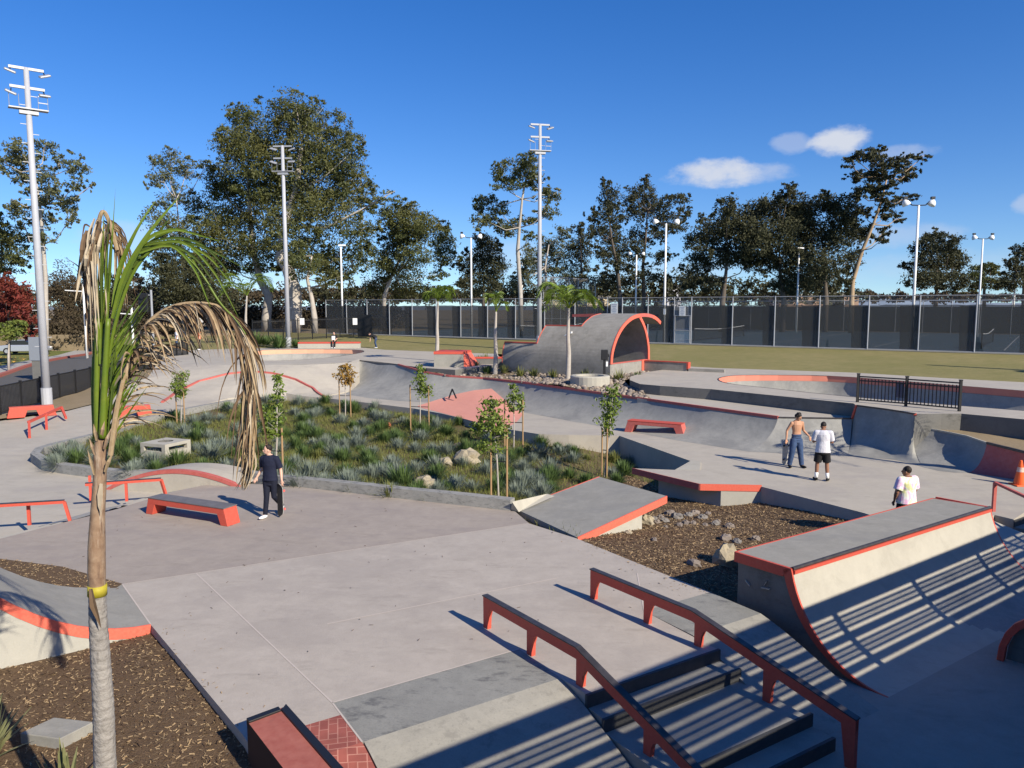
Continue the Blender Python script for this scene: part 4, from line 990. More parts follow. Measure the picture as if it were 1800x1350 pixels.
# base wall across the open end and the low wall that runs on
m = MB(); m.prism([p3(.2, 0, .02), p3(3.6, 0, .02), p3(3.6, 0, .2), p3(.2, 0, .2)], 1.98, .8); m.build('sill_wall', M_shell, sh)
m = MB(); m.prism([p3(.0, 0, .0), p3(4.5, 0, .0), p3(4.5, 0, .22), p3(.0, 0, .22)], 2.03, 1.981); m.build('coral_rim', M_cworn, sh)
m = MB(); m.prism([p3(3.6, 0, -.02), p3(3.85, 0, -.02), p3(3.85, 0, .2), p3(3.6, 0, .2)], 2.035, .9); m.build('coral_rim', M_cbright, sh)
m = MB(); m.prism([p3(3.86, 0, .2), p3(3.86, 0, -2.6), p3(4.1, 0, -2.6), p3(4.1, 0, .2)], 1.95, .9); m.build('side_wall', M_shell, sh)
m = MB(); m.prism([p3(3.83, 0, .2), p3(3.83, 0, -2.6), p3(4.13, 0, -2.6), p3(4.13, 0, .2)], 2.0, 1.951); m.prism([p3(3.83, 0, -2.6), p3(3.83, 0, -2.7), p3(4.13, 0, -2.7), p3(4.13, 0, -2.6)], 2.0, 1.62); m.build('coral_rim', M_coral, sh)
m = MB(); m.prism([p3(3.86, 0, -2.7), p3(4.2, 0, -4.6), p3(4.35, 0, -4.6), p3(4.1, 0, -2.7)], 1.66, .9); m.build('side_wall', M_shell, sh)
m = MB(); p = PXY((0, 0, 0)); sg1 = arch0 - AA * 2.9 + BB * .55; m.plate(arch0 - AA * 3.3 + BB * .62 - Vector((0, 0, 0)), AA, [(0, 3.42), (.3, 3.6), (.5, 3.66), (.48, 3.56), (.2, 3.42)], .12); m.build('sticker', M_white, sh)
# small red block and wedge left of the shell
rbk = thing('red_top_block', 'grey concrete block with a coral top and end behind the left slim palm', 'block', W(800, 640, 1.5))
a, b, c, d_ = W(763, 645, 1.5), W(815, 645, 1.5), W(828, 641, 1.5), W(776, 640, 1.5)
m = MB(); m.prism([a, b, c, d_], 2.32, 1.3); m.build('block', M_grey, rbk)
m = MB(); m.prism([p + (p - (a + b + c + d_) / 4) * .02 for p in (a, b, c, d_)], 2.40, 2.25); m.build('coral_top', M_coral, rbk)
m = MB(); b2_ = W(830, 644, 1.5); m.prism([b + Vector((.01, 0, 0)), b2_, c + Vector((.5, 0, 0)), c], [2.3, 1.5, 1.5, 2.3], 1.3); m.build('coral_end', M_cbright, rbk)
m = MB(); lw = thing('low_red_ledge', 'long low dark red ledge running behind the slim palms to the shell', 'ledge', W(830, 638, 1.5))
a, b = W(830, 640, 1.5), W(885, 640, 1.5); m.bar(a + Vector((0, 0, .4)), b + Vector((0, 0, .4)), .3, .1); m.build('coral_top', M_coral, lw); m = MB(); m.bar(a + Vector((0, 0, .1)), b + Vector((0, 0, .1)), .26, .5); m.build('base', M_dgrey, lw)
# long ledge on far deck
fl_ = thing('far_ledge', 'long low pale ledge with a red top where a person sits on the far deck', 'ledge', W(520, 611, 1.5))
a, b = W(523, 612.5, 1.5), W(632, 612, 1.5)
m = MB(); m.bar(a + Vector((0, .4, .2)), b + Vector((0, .4, .2)), .7, .42); m.build('base', M_lightc, fl_)
m = MB(); m.bar(a + Vector((0, .4, .47)), b + Vector((0, .4, .47)), .76, .12); m.build('coral_top', M_coral, fl_)
# concrete ring, black utility post
cr = thing('concrete_ring', 'short round pale concrete drum in the rock garden', 'drum', W(1040, 684, 1.12))
m = MB(); m.lathe(W(1040, 684, 1.05) + Vector((0, .8, 0)), [(.98, 0), (.98, .56), (.94, .6), (.7, .6), (.7, .3)], 28); m.build('drum', M_lightc, cr, smooth=False)
up = thing('utility_post', 'black post with a black control box standing behind the round drum', 'post', W(1062, 672, 1.15))
pb0 = W(1062, 672, 1.15); m = MB(); m.box(pb0 + Vector((0, 0, .6)), (.12, .12, 1.2)); m.build('post', M_black, up)
m = MB(); m.box(pb0 + Vector((0, 0, 1.42)), (.34, .22, .52)); m.box(pb0 + Vector((.2, 0, 1.38)), (.1, .1, .16)); m.build('control_box', M_black, up, bevel=.02)
m = MB(); m.box(pb0 + Vector((.12, -.08, .95)), (.1, .03, .25)); m.build('paper_tag', M_white, up)
# black railing
rl = thing('safety_railing', 'black steel picket railing with two panels in front of the deep bowl', 'railing', W(1507, 707, 1.5), )
r0, r1, r2 = W(1507, 707, 1.5), W(1592, 714, 1.5), W(1686, 723, 1.5); RH = .98
for p in (r0, r1, r2):
    m = MB(); m.box(p + Vector((0, 0, RH / 2 + .03)), (.08, .08, RH + .08)); m.box(p + Vector((0, 0, RH + .08)), (.1, .1, .03)); m.build('post', M_black, rl)
for a, b in ((r0, r1), (r1, r2)):
    for h in (.1, RH - .17, RH - .02):
        m = MB(); m.bar(a + Vector((0, 0, h)), b + Vector((0, 0, h)), .045, .045); m.build('rail', M_black, rl)
    for i in range(1, 14):
        m = MB(); p = a.lerp(b, i / 14); m.box(p + Vector((0, 0, RH / 2)), (.024, .024, RH - .18)); m.build('picket', M_black, rl)
m = MB(); p = r1 - (r1 - r0) * .14; m.bar(r1 + (r0 - r1) * .19 + Vector((0, .04, .56)), r1 + (r0 - r1) * .04 + Vector((0, .04, .56)), .02, .55); m.build('notice', mat('notice_panel', (.10, .10, .14), .6), rl)
# traffic cone
cn = thing('traffic_cone', 'orange traffic cone with a worn white collar by the red bank', 'cone', W(1790, 856))
cp = W(1792, 853)
m = MB(); m.lathe(cp + Vector((0, 0, .03)), [(.16, 0), (.035, .68), (.02, .69)], 20); m.build('cone_body', M_orange, cn, smooth=False)
m = MB(); m.box(cp + Vector((0, 0, .018)), (.4, .4, .034)); m.build('base', M_orange, cn, bevel=.01)
m = MB(); m.lathe(cp + Vector((0, 0, .39)), [(.0975, 0), (.074, .13)], 20); m.build('collar', mat('cone_collar', (.62, .35, .25), .5, noise=[(15, .7, (.7, .6, .55))]), cn)
# concrete catch basin in the planter
def ghit(px, py): return ground_hit(px, py, gz)
bp = [W(241, 803, -.25), W(291, 808, -.25), W(327, 799, -.25)]
b_ = thing('catch_basin', 'square pale concrete catch basin with a round hole on top in the garden', 'catch basin', bp[1])
v1 = bp[0] - bp[1]; v2 = bp[2] - bp[1]; v1 = v1.normalized() * 1.15; v2 = Vector((-v1.y, v1.x, 0)); v2 = v2 if v2.y > 0 else -v2; v2 = v2.normalized() * 1.15
o = bp[1]
def bs(a, b, z): p = o + v1 * a + v2 * b; return (p.x, p.y, z)
m = MB(); m.prism([bs(0, 0, 0), bs(1, 0, 0), bs(1, 1, 0), bs(0, 1, 0)], .0, -.6); m.build('lower_block', M_lightc, b_)
for a, b, a2, b2 in ((0, 0, .14, .14), (.86, 0, 1, .14), (0, .86, .14, 1), (.86, .86, 1, 1)):
    m = MB(); m.prism([bs(a, b, 0), bs(a2, b, 0), bs(a2, b2, 0), bs(a, b2, 0)], .16, .0); m.build('corner_pier', M_lightc, b_)
m = MB()
hole = [tuple(Vector(bs(.5, .5, 0)) + Vector((.26 * math.cos(k * math.pi / 8), .26 * math.sin(k * math.pi / 8), 0)))[:2] for k in range(16)]
mbk = deckmesh([bs(0, 0, 0), bs(1, 0, 0), bs(1, 1, 0), bs(0, 1, 0)], hole, .27, .16); mbk.build('lid', [M_lightc, M_lightc], b_)
m = MB(); m.add([(*h, .268) for h in hole] + [(*h, .1) for h in hole], [(i, (i + 1) % 16, 16 + (i + 1) % 16, 16 + i) for i in range(16)]); m.add([(*h, .1) for h in hole], [tuple(range(16))]); m.build('dark_hole', M_dgrey, b_)
m = MB(); p = ghit(682, 752); m.lathe(p, [(.14, -.05), (.14, .2), (.10, .24)], 14); o_ = m.build('valve_cap', mat('terracotta', (.35, .12, .05), .8)); tag(o_, 'small terracotta pipe cap among the garden grasses', 'pipe cap')
# half buried concrete slab, bottom left
m = MB(); sb = [W(35, 1290, -.02), W(95, 1262, -.02), W(165, 1270, -.02), W(105, 1300, -.02)]; m.prism(sb, -.01, -.3); o_ = m.build('concrete_slab', M_grey, bevel=.01); tag(o_, 'flat grey concrete slab sunk in the mulch left of the palm', 'slab')
#@@SPLIT3
# ================================================================ FENCES
tf = thing('tennis_court_fence', 'tall galvanised fence with dark windscreens running across the back of the lawn', 'fence', fence_at(1400))
posts_px = [574, 610, 646, 685, 725, 767, 810, 857, 906, 957, 1010, 1067, 1093, 1138, 1184, 1214, 1286, 1360, 1438, 1524, 1613, 1712, 1822, 1950, 2100]
FH = 3.66
PP = [fence_at(p) for p in posts_px]
for p in PP:
    m = MB(); m.tube([p, p + Vector((0, 0, FH + .05))], .045, 7); m.build('post', M_galv, tf)
m = MB()
for h, nm_ in ((FH, 'top_rail'), (.08, 'bottom_rail')):
    m = MB()
    for a, b in zip(PP[:-1], PP[1:]): m.tube([a + Vector((0, 0, h)), b + Vector((0, 0, h))], .03 if h > 1 else .025, 6, cap=False)
    m.build(nm_, M_galv, tf)
m = MB(); m.bar(PP[0] + Vector((0, 0, .03)) - bq * .1, PP[-1] + Vector((0, 0, .03)) - bq * .1, .25, .06); m.build('concrete_strip', M_lightc, tf)
rdm = random.Random(4)
gate_i = 14
for i in range(len(PP) - 1):
    a, b = PP[i], PP[i + 1]; m = MB()
    K = 6; top_h = [3.05 + rdm.uniform(-.03, .03) for _ in range(K + 1)]
    vs = []
    for k in range(K + 1):
        q = a.lerp(b, .015 + .97 * k / K); w_ = rdm.uniform(-.03, .03)
        vs += [q + bq * (.05 + w_) + Vector((0, 0, .08)), q + bq * .05 + Vector((0, 0, top_h[k]))]
    if i != gate_i:
        m.add(vs, [(2 * k, 2 * k + 2, 2 * k + 3, 2 * k + 1) for k in range(K)]); m.build('windscreen', M_screen, tf, smooth=True)
        u0_ = rdm.uniform(.62, .8); m = MB(); m.add([a.lerp(b, u0_) + bq * .09 + Vector((0, 0, .1)), a.lerp(b, .985) + bq * .09 + Vector((0, 0, .1)), a.lerp(b, .985) + bq * .09 + Vector((0, 0, 3.0)), a.lerp(b, u0_ - .03) + bq * .09 + Vector((0, 0, 3.0))], [(0, 1, 2, 3)]); m.build('shadow_post_strip', M_screen, tf)  # extra dark strip stands in for shadow and opposite posts behind the screen
m = MB(); m.add([PP[0] + bq * .03, PP[-1] + bq * .03, PP[-1] + bq * .03 + Vector((0, 0, FH)), PP[0] + bq * .03 + Vector((0, 0, FH))], [(0, 1, 2, 3)]); m.build('chain_link', M_link, tf)
# gate
ga, gb = PP[gate_i], PP[gate_i + 1]; m = MB()
for h in (.1, 1.1, 2.25): m.tube([ga + Vector((0, 0, h)) - bq * .05, gb + Vector((0, 0, h)) - bq * .05], .03, 6)
for u in (.06, .94): m.tube([ga.lerp(gb, u) + Vector((0, 0, .1)) - bq * .05, ga.lerp(gb, u) + Vector((0, 0, 2.25)) - bq * .05], .03, 6)
m.build('gate_frame', M_galv, tf)
m = MB(); m.add([ga + Vector((0, 0, .1)), gb + Vector((0, 0, .1)), gb + Vector((0, 0, 3.4)), ga + Vector((0, 0, 3.4))], [(0, 1, 2, 3)]); m.build('gate_mesh', mat('pale_gate_mesh', (.3, .31, .32), .7, alpha=.45), tf)
def flat_sign(p, wd, ht, z, lab, nm='notice_sign', lines=6, mt=None, heading=None):
    r = thing(nm, lab, 'sign', (p.x, p.y, p.z)); q = p - bq * .10
    dx = norm2(PP[-1] - PP[0]); m = MB(); m.bar(q - dx * wd / 2 + Vector((0, 0, z)), q + dx * wd / 2 + Vector((0, 0, z)), .02, ht); m.build('board', mt or M_white, r)
    m = MB(); q = q - bq * .016
    for i in range(lines):
        zz_ = z + ht * (.38 - .76 * i / max(1, lines - 1)); ww = wd * (.36 - .08 * ((i * 7) % 3))
        m.bar(q - dx * ww + Vector((0, 0, zz_)), q + dx * ww + Vector((0, 0, zz_)), .004, ht * .045)
    m.build('printed_text', mat('faded_print', (.30, .36, .46), .7) if 'faded_print' not in MATS else MATS['faded_print'], r)
flat_sign(fence_at(1080), .62, .95, 2.75, 'tall pale notice board on the court fence left of the gate')
flat_sign(fence_at(1199), .5, .75, 2.6, 'small pale notice with blue print on the fence gate')
flat_sign(fence_at(1168), .2, .45, 2.55, 'narrow white notice on the court fence beside the gate')
# black picket fence at the left back
def picket(name, a, b, z0, z1, ht, lab, npan, npk, sign=None):
    f = thing(name, lab, 'fence', (a.x, a.y, z0)); m = MB()
    for h in (.15, ht - .15):
        mm = MB(); mm.bar(Vector((a.x, a.y, z0 + h)), Vector((b.x, b.y, z1 + h)), .05, .05); mm.build('rail', M_black, f)
    for i in range(npan + 1):
        p = a.lerp(b, i / npan); z = lerp(z0, z1, i / npan); mm = MB(); mm.box((p.x, p.y, z + ht / 2 + .03), (.09, .09, ht + .1)); mm.build('post', M_black, f)
    mm = MB()
    for i in range(npk):
        p = a.lerp(b, (i + .5) / npk); z = lerp(z0, z1, (i + .5) / npk); mm.box((p.x, p.y, z + ht / 2 + .02), (.028, .028, ht))
    o = mm.build('pickets', M_black, f); 
    if npk > 100: o['kind'] = 'stuff'
    return f
fl0 = fence_at(690)
pk_a = W(445, 601, 1.75); pk_b = W(688, 589, 2.05)
picket('picket_fence', pk_a, pk_b, 1.75, 2.1, 2.0, 'black picket fence running to the court fence behind the far ledge', 10, 150)
bp_ = pk_a.lerp(pk_b, .92)
m = MB(); pg = thing('picket_gate', 'dark solid gate panel with a white notice in the black picket fence', 'gate', W(640, 592, 2.05))
g0, g1 = W(630, 592, 2.05) - Vector((0, .3, 0)), W(655, 592, 2.07) - Vector((0, .3, 0)); m.bar(g0 + Vector((0, 0, 1.1)), g1 + Vector((0, 0, 1.1)), .05, 2.2); m.build('panel', M_black, pg)
for px, lab in ((535, 'white notice on the black picket fence nearest the tall mid light pole'), (627, 'white notice on the black picket fence beside its gate')):
    p = W(px, 597, 1.9) - Vector((0, .6, 0)); m = MB(); m.box(p + Vector((0, 0, 1.75)), (.42, .03, .62)); r = m.build('notice_sign', M_white); tag(r, lab, 'sign')
# black fence on the street side (fine mesh panels)
sA, sB = W(-330, 800, -.1), W(0, 729, 0.0); sC = W(160, 686, .1); sD = W(270, 655, .5); sE = W(330, 628, 1.3)
M_slat = mat('dark_slat_mesh', (.028, .028, .03), .6, noise=[(3, .3, (.04, .04, .042))], alpha=.93)
sf = thing('street_fence', 'black metal picket fence separating the skate park from the road at left', 'fence', sB)
segs = [(sA, sB, 5), (sB, sC, 5), (sC, sD, 6), (sD, sE, 6)]
for a, b, n in segs:
    for i in range(n + (b is sE)):
        p = a.lerp(b, i / n); m = MB(); m.box((p.x, p.y, p.z + .66), (.10, .10, 1.5)); m.build('post', M_black, sf)
m = MB()
for a, b, n in segs:
    for h in (.1, 1.32): m.bar(a + Vector((0, 0, h)), b + Vector((0, 0, h)), .05, .05)
m.build('rails', M_black, sf)
m = MB()
for a, b, n in segs:
    L_ = (b - a).length; k = int(L_ / .115)
    for i in range(k): p = a.lerp(b, (i + .5) / k); m.box((p.x, p.y, p.z + .71), (.03, .03, 1.22), math.atan2((b - a).y, (b - a).x))
o_ = m.build('pickets', M_black, sf); o_['kind'] = 'stuff'
m = MB()
for a, b, n in segs: m.add([a + Vector((0, .05, .1)), b + Vector((0, .05, .1)), b + Vector((0, .05, 1.3)), a + Vector((0, .05, 1.3))], [(0, 1, 2, 3)])
m.build('mesh_backing', mat('privacy_mesh', (.05, .05, .052), .8, alpha=.72), sf)
# far court fences
bf = thing('back_court_fence', 'distant rear fence of the tennis courts with dark green screens', 'fence', cA + bq * 42)
m = MB(); a, b = cA + bq * 41, cB + bq * 41; m.bar(a + Vector((0, 0, 1.5)), b + Vector((0, 0, 1.5)), .05, 2.9); m.build('screen', M_screen2, bf)
m = MB(); K = 26
for i in range(K): p = a.lerp(b, i / K); m.tube([p, p + Vector((0, 0, 3.7))], .05, 5)
m.build('posts', M_galv, bf); m = MB(); m.tube([a + Vector((0, 0, 3.66)), b + Vector((0, 0, 3.66))], .05, 5); m.build('top_rail', M_galv, bf)
for i_, (u, lab) in enumerate(((.84, 'sagging tennis net seen through the screen at far right'), (.55, 'tennis net on the court behind the fence gate'), (.3, 'tennis net on the court left of the concrete shell'))):
    nt_ = thing('tennis_net', lab, 'net', cA.lerp(cB, u) + bq * 12); a = cA.lerp(cB, u) + bq * 6; b = a + bq * 13
    for p in (a, b): m = MB(); m.tube([p, p + Vector((0, 0, 1.1))], .05, 6); m.build('net_post', M_black, nt_)
    m = MB(); n = 12; pts = [a.lerp(b, k / n) + Vector((0, 0, 1.07 - .16 * math.sin(math.pi * k / n))) for k in range(n + 1)]
    m.tube(pts, .04, 5); m.build('white_band', M_white, nt_)
    m = MB(); m.add([p for q in pts for p in (q, Vector((q.x, q.y, 2.1 - 2.05 + q.z * 0 + .05)) if False else Vector((q.x, q.y, a.z + .05)))], [(2 * k, 2 * k + 2, 2 * k + 3, 2 * k + 1) for k in range(n)]); m.build('mesh', mat('net_mesh', (.02, .02, .02), .9, alpha=.5) if 'net_mesh' not in MATS else MATS['net_mesh'], nt_)
# backstop frame behind the courts
bsn = thing('backstop', 'tall chain link backstop with vertical posts behind the courts', 'backstop', AT(1000, 540, 105))
m = MB(); tops = [AT(x, y, 105) for x, y in ((955, 486), (1047, 490))]; bots = [Vector((p.x, p.y, 2)) for p in tops]
tops = [AT(955 + 92 * k / 6, 486 + 6 * k / 6, 105) for k in range(7)]
for p in tops: m.tube([Vector((p.x, p.y, 2)), p], .06, 5)
for f in (1, .55, .2): m.tube([Vector((p.x, p.y, 2 + (p.z - 2) * f)) for p in tops], .05, 5)
m.build('frame', M_galv, bsn)
m = MB(); m.add([bots[0], bots[1], tops[-1], tops[0]], [(0, 1, 2, 3)]); m.build('mesh', mat('backstop_mesh', (.26, .24, .2), .8, alpha=.35), bsn)

# ================================================================ LIGHT POLES
def tall_pole(base, top, r0, r1, lab, yaw, scale=1.):
    b = Vector(base); H_ = top.z - b.z; p = thing('floodlight_pole', lab, 'light pole', b, 'tall floodlight poles')
    m = MB(); m.tube([b, b + Vector((0, 0, H_ * .5)), b + Vector((0, 0, H_))], [r0, (r0 + r1) / 2, r1], 14); o = m.build('pole', M_pole, p, smooth=True)
    m = MB(); m.tube([b, b + Vector((0, 0, .9))], r0 * 1.25, 12); m.build('base_collar', M_pole, p)
    X = Vector((math.cos(yaw), math.sin(yaw), 0)); Y = Vector((-X.y, X.x, 0)); T = b + Vector((0, 0, H_)); s = scale
    m = MB()
    for k in range(int(H_ / .45) - 4):
        z = 3 + k * .45; sd = 1 if k % 2 else -1
        if z < H_ - 1: m.bar(b + Vector((0, 0, z)), b + X * (sd * .38) + Vector((0, 0, z)), .03, .03)
    m.build('climbing_pegs', M_galv, p)
    for dz, hl in ((-.1, 1.45), (-1.9, 1.45)):
        m = MB(); m.bar(T - X * hl * s + Vector((0, 0, dz * s)), T + X * hl * s + Vector((0, 0, dz * s)), .12, .12); m.build('crossarm', M_galv, p)
    for (dx, dz, ry) in ((-1.35, -.55, .3), (1.5, -.6, -.35), (-1.4, -2.55, .35), (1.4, -2.45, -.0)):
        c = T + (X * dx + Vector((0, 0, dz))) * s + Y * (-.25 * s); m = MB()
        m.box(c, (1.0 * s, .75 * s, .2 * s), yaw, tilt=Matrix.Rotation(ry, 3, 'Y') @ Matrix.Rotation(.35, 3, 'X')); ho = m.build('lamp_head', M_galv, p, bevel=.04)
        m = MB(); m.bar(T + (X * dx * .95 + Vector((0, 0, dz + .42))) * s, c, .08 * s, .08 * s); m.build('bracket', M_black, p)
    m = MB(); c = T + Vector((0, 0, -3.9 * s))
    m.box(c, (3.3 * s, .85 * s, .12 * s), yaw); m.box(c - Vector((0, 0, .35 * s)), (1.6 * s, .6 * s, .3 * s), yaw); m.build('service_platform', M_galv, p)
    m = MB()
    for dx in (-1.6, -.8, .8, 1.6):
        m.bar(c + X * dx * s + Y * -.4 * s, c + X * dx * s + Y * -.4 * s + Vector((0, 0, 1.25 * s)), .04 * s, .04 * s)
    for dz in (.65, 1.25): m.bar(c + (X * .8 - Y * .4 + Vector((0, 0, dz))) * s, c + (X * 1.6 - Y * .4 + Vector((0, 0, dz))) * s, .04, .04)
    m.build('platform_railing', M_galv, p)
    return p
b_ = W(83, 713, .05); tall_pole(b_, AT(46, 119, b_.y), .205, .115, 'tall floodlight pole at left standing by the black street fence', R(38), .50)
b_ = W(507, 611, 1.5); tall_pole(b_, AT(500, 256, b_.y), .21, .13, 'tall floodlight pole in front of the biggest gum tree', R(-3), .55)
b_ = AT(948, 600, 58); b_.z = 1.9; tall_pole(b_, AT(957, 218, 58), .20, .11, 'tall floodlight pole rising from behind the concrete shell', R(12), .50)
def court_light(px, pytop, lab, heads='twin', H_=11.8, zb=2.1):
    D = (H_ - HC) * FP / (540 - pytop) * 1.0
    t = AT(px, pytop, D); b = Vector((t.x, t.y, zb)); p = thing('court_light', lab, 'lamp post', b, 'slim lamp posts of the tennis courts')
    r = .10 if D < 80 else .12
    m = MB(); m.tube([b, Vector((t.x, t.y, t.z))], [r, r * .75], 8); m.build('pole', M_white, p, smooth=True)
    if heads == 'twin':
        for sx in (-1, 1):
            m = MB(); m.tube([t, t + Vector((sx * .45, 0, .02)), t + Vector((sx * .72, 0, .28))], .04, 6); m.build('arm', M_black, p)
            m = MB(); c = t + Vector((sx * .9, 0, .22)); rt = Matrix.Rotation(sx * .5, 3, 'Y')
            prof_ = [(.08, .15), (.21, .0), (.27, -.22), (.25, -.24)]
            q = MB(); q.lathe((0, 0, 0), prof_, 14); m.add([c + rt @ Vector(v) for v in q.v], q.f); m.build('lamp_shade', M_white, p, smooth=True)
            m = MB(); m.box(c + Vector((0, 0, .26)), (.24, .2, .16)); m.build('ballast_box', M_black, p)
    else:
        m = MB(); m.box(t + Vector((.15, 0, .05)), (.75, .35, .16)); m.build('lamp_head', M_white, p)
    return p
court_light(1615, 361, 'tallest looking twin lamp post at right against open sky beside the leaning gum')
court_light(1728, 420, 'twin lamp post at far right in front of the low dark trees')
court_light(1171, 393, 'twin lamp post left of the dark tree mass')
court_light(828, 418, 'twin lamp post between the round gum and the slender gum')
court_light(1119, 448, 'small twin lamp post in front of the twin crowned dark gums')
court_light(1405, 437, 'single head lamp post in front of the dark tree mass', 'box')
court_light(599, 432, 'single head lamp post in front of the biggest gum tree', 'box')
court_light(918, 464, 'faint distant single head lamp post left of the tall floodlight pole', 'box')
court_light(1788, 446, 'single head lamp post at the right frame edge', 'box')

# ================================================================ THE WALKWAY RAILING THAT THROWS THE STRIPED SHADOW
SH3 = Vector((SUN.x / SUN.z, SUN.y / SUN.z, 0))
ZT = 4.74
sp1, sp2 = W(1038, 1216), W(1233, 1140)
ee = norm2(Vector((4.25, 11.75, 0)) - sp1); ee = norm2(Vector((.81, .59, 0)))
wo = Vector((sp1.x, sp1.y, 0)) * .5 + Vector((sp2.x, sp2.y, 0)) * .5 + SH3 * ZT
wo = Vector((wo.x, wo.y, 0))
back_ = Vector((ee.y, -ee.x, 0))
wr = thing('viewing_walkway', 'raised walkway with a horizontal bar railing from which the park is seen', 'walkway', wo)
WA, WBb = -14.0, 16.0
def wbar(z0, z1, th, name, mt, off=0):
    m = MB(); a = wo + ee * WA + back_ * off; b = wo + ee * WBb + back_ * off
    m.bar(a + Vector((0, 0, (z0 + z1) / 2)), b + Vector((0, 0, (z0 + z1) / 2)), th, z1 - z0); m.build(name, mt, wr)
wbar(ZT - .29, ZT, .05, 'top_fascia', M_galv)
def bars(z0, z1, n):
    for i in range(n):
        z = lerp(z0, z1, (i + 1) / (n + 1)); wbar(z - .026, z + .026, .04, 'railing_bar', M_galv)
z = ZT - .29; bars(z, z - .38, 3); wbar(z - .38 - .13, z - .38, .05, 'middle_rail', M_galv)
z -= .51; bars(z, z - .36, 3); wbar(z - .36 - .12, z - .36, .05, 'lower_rail', M_galv)
ZK = z - .36 - .12 - .07
s_ = WA + .6
while s_ < WBb:
    m = MB(); p = wo + ee * s_ + back_ * .06; m.box(p + Vector((0, 0, (ZT + ZK) / 2 - .1)), (.14, .06, ZT - ZK + .1), math.atan2(ee.y, ee.x)); m.build('railing_post', M_galv, wr); s_ += 2.45
m = MB(); a = wo + ee * WA; b = wo + ee * WBb; m.prism([a + back_ * -.02, b + back_ * -.02, b + back_ * 6.0, a + back_ * 6.0], ZK, ZK - .35); m.build('walkway_deck', M_lightc, wr)
for s_ in (-11, -6, 11.5, 15.5):
    m = MB(); p = wo + ee * s_ + back_ * 3; m.box(p + Vector((0, 0, (ZK - .35 + ZL) / 2)), (.5, .5, ZK - .35 - ZL - .0), math.atan2(ee.y, ee.x)); m.build('pier', M_lightc, wr)
m = MB(); a = wo + ee * WA + back_ * 1.2; b = wo + ee * WBb + back_ * 1.2; m.prism([a, b, b + back_ * .3, a + back_ * .3], ZK - .352, -1.5); m.build('added_under_deck_wall', M_side, wr)  # solid wall added below the deck to cut sky light at the stairs
bh_ = thing('added_sky_blocker', 'added unseen block behind the raised viewing walkway, blocking sky light', 'building', wo + back_ * 6.2)  # unseen building added behind the deck to block sky and deepen shade
m = MB(); a = wo + ee * -18 + back_ * 6.05; b = wo + ee * 22 + back_ * 6.05; m.prism([a, b, b + back_ * 9, a + back_ * 9], 6.7, -1.5); m.build('wall', mat('sky_blocker_wall', (.20, .17, .14), .9), bh_)
m = MB(); m.prism([a - back_ * .25, b - back_ * .25, b + back_ * 9.2, a + back_ * 9.2], 6.95, 6.702); m.build('roof', M_dgrey, bh_)
for k in range(8):
    m = MB(); p = wo + ee * (-15 + 4.6 * k) + back_ * 6.02; m.box(p + Vector((0, 0, 4.9)), (1.8, .08, 1.2), math.atan2(ee.y, ee.x)); m.build('window', M_black, bh_)
#@@SPLIT4
# ================================================================ TREES
RND = random.Random(11)
NPR = np.random.default_rng(5)
def leaf_mesh(blobs, size, dens, rng, fill=.62, aspect=.5, clump=24, tight=.2):
    """blobs: (centre Vector, rx, ry, rz). Returns verts, faces arrays of single-quad leaves gathered in clumps."""
    C_, U_, V_ = [], [], []
    for c, rx, ry, rz in blobs:
        area = math.pi * rx * rz; n = max(10, int(3.6 * dens * area / (size * size * aspect))); nc = max(3, n // clump)
        d = rng.normal(size=(nc, 3)); d /= np.linalg.norm(d, axis=1)[:, None]; rr = rng.random(nc) ** .45 * fill + (1 - fill) * rng.random(nc)
        cc = d * rr[:, None] * np.array([rx, ry, rz]) * 1.0
        idx = rng.integers(0, nc, n)
        loc = cc[idx] + rng.normal(size=(n, 3)) * np.array([rx, ry, rz * .8]) * tight
        C_.append(loc + np.array([c.x, c.y, c.z]))
    P = np.concatenate(C_); n = len(P)
    u = rng.normal(size=(n, 3)); u[:, 2] -= .35; u /= np.linalg.norm(u, axis=1)[:, None]
    w_ = rng.normal(size=(n, 3)); v = np.cross(u, w_); v /= np.linalg.norm(v, axis=1)[:, None]
    s = size * (.6 + .8 * rng.random(n))[:, None]
    a = P - u * s * .5; b = P + v * s * aspect * .5; c2 = P + u * s * .5; d2 = P - v * s * aspect * .5
    V = np.stack([a, b, c2, d2], 1).reshape(-1, 3); F = np.arange(4 * n).reshape(-1, 4)
    return V, F
def np_mesh(name, V, F, mats, par=None, off=(0, 0, 0)):
    me = bpy.data.meshes.new(name); V = V - np.array(off)
    me.vertices.add(len(V)); me.vertices.foreach_set('co', V.astype(np.float32).ravel())
    k = F.shape[1]; me.loops.add(len(F) * k); me.loops.foreach_set('vertex_index', F.astype(np.int32).ravel())
    me.polygons.add(len(F)); me.polygons.foreach_set('loop_start', (np.arange(len(F)) * k).astype(np.int32)); me.polygons.foreach_set('loop_total', np.full(len(F), k, np.int32))
    me.materials.append(mats); me.update(calc_edges=True)
    o = bpy.data.objects.new(name, me); COL.objects.link(o); o.parent = par; return o
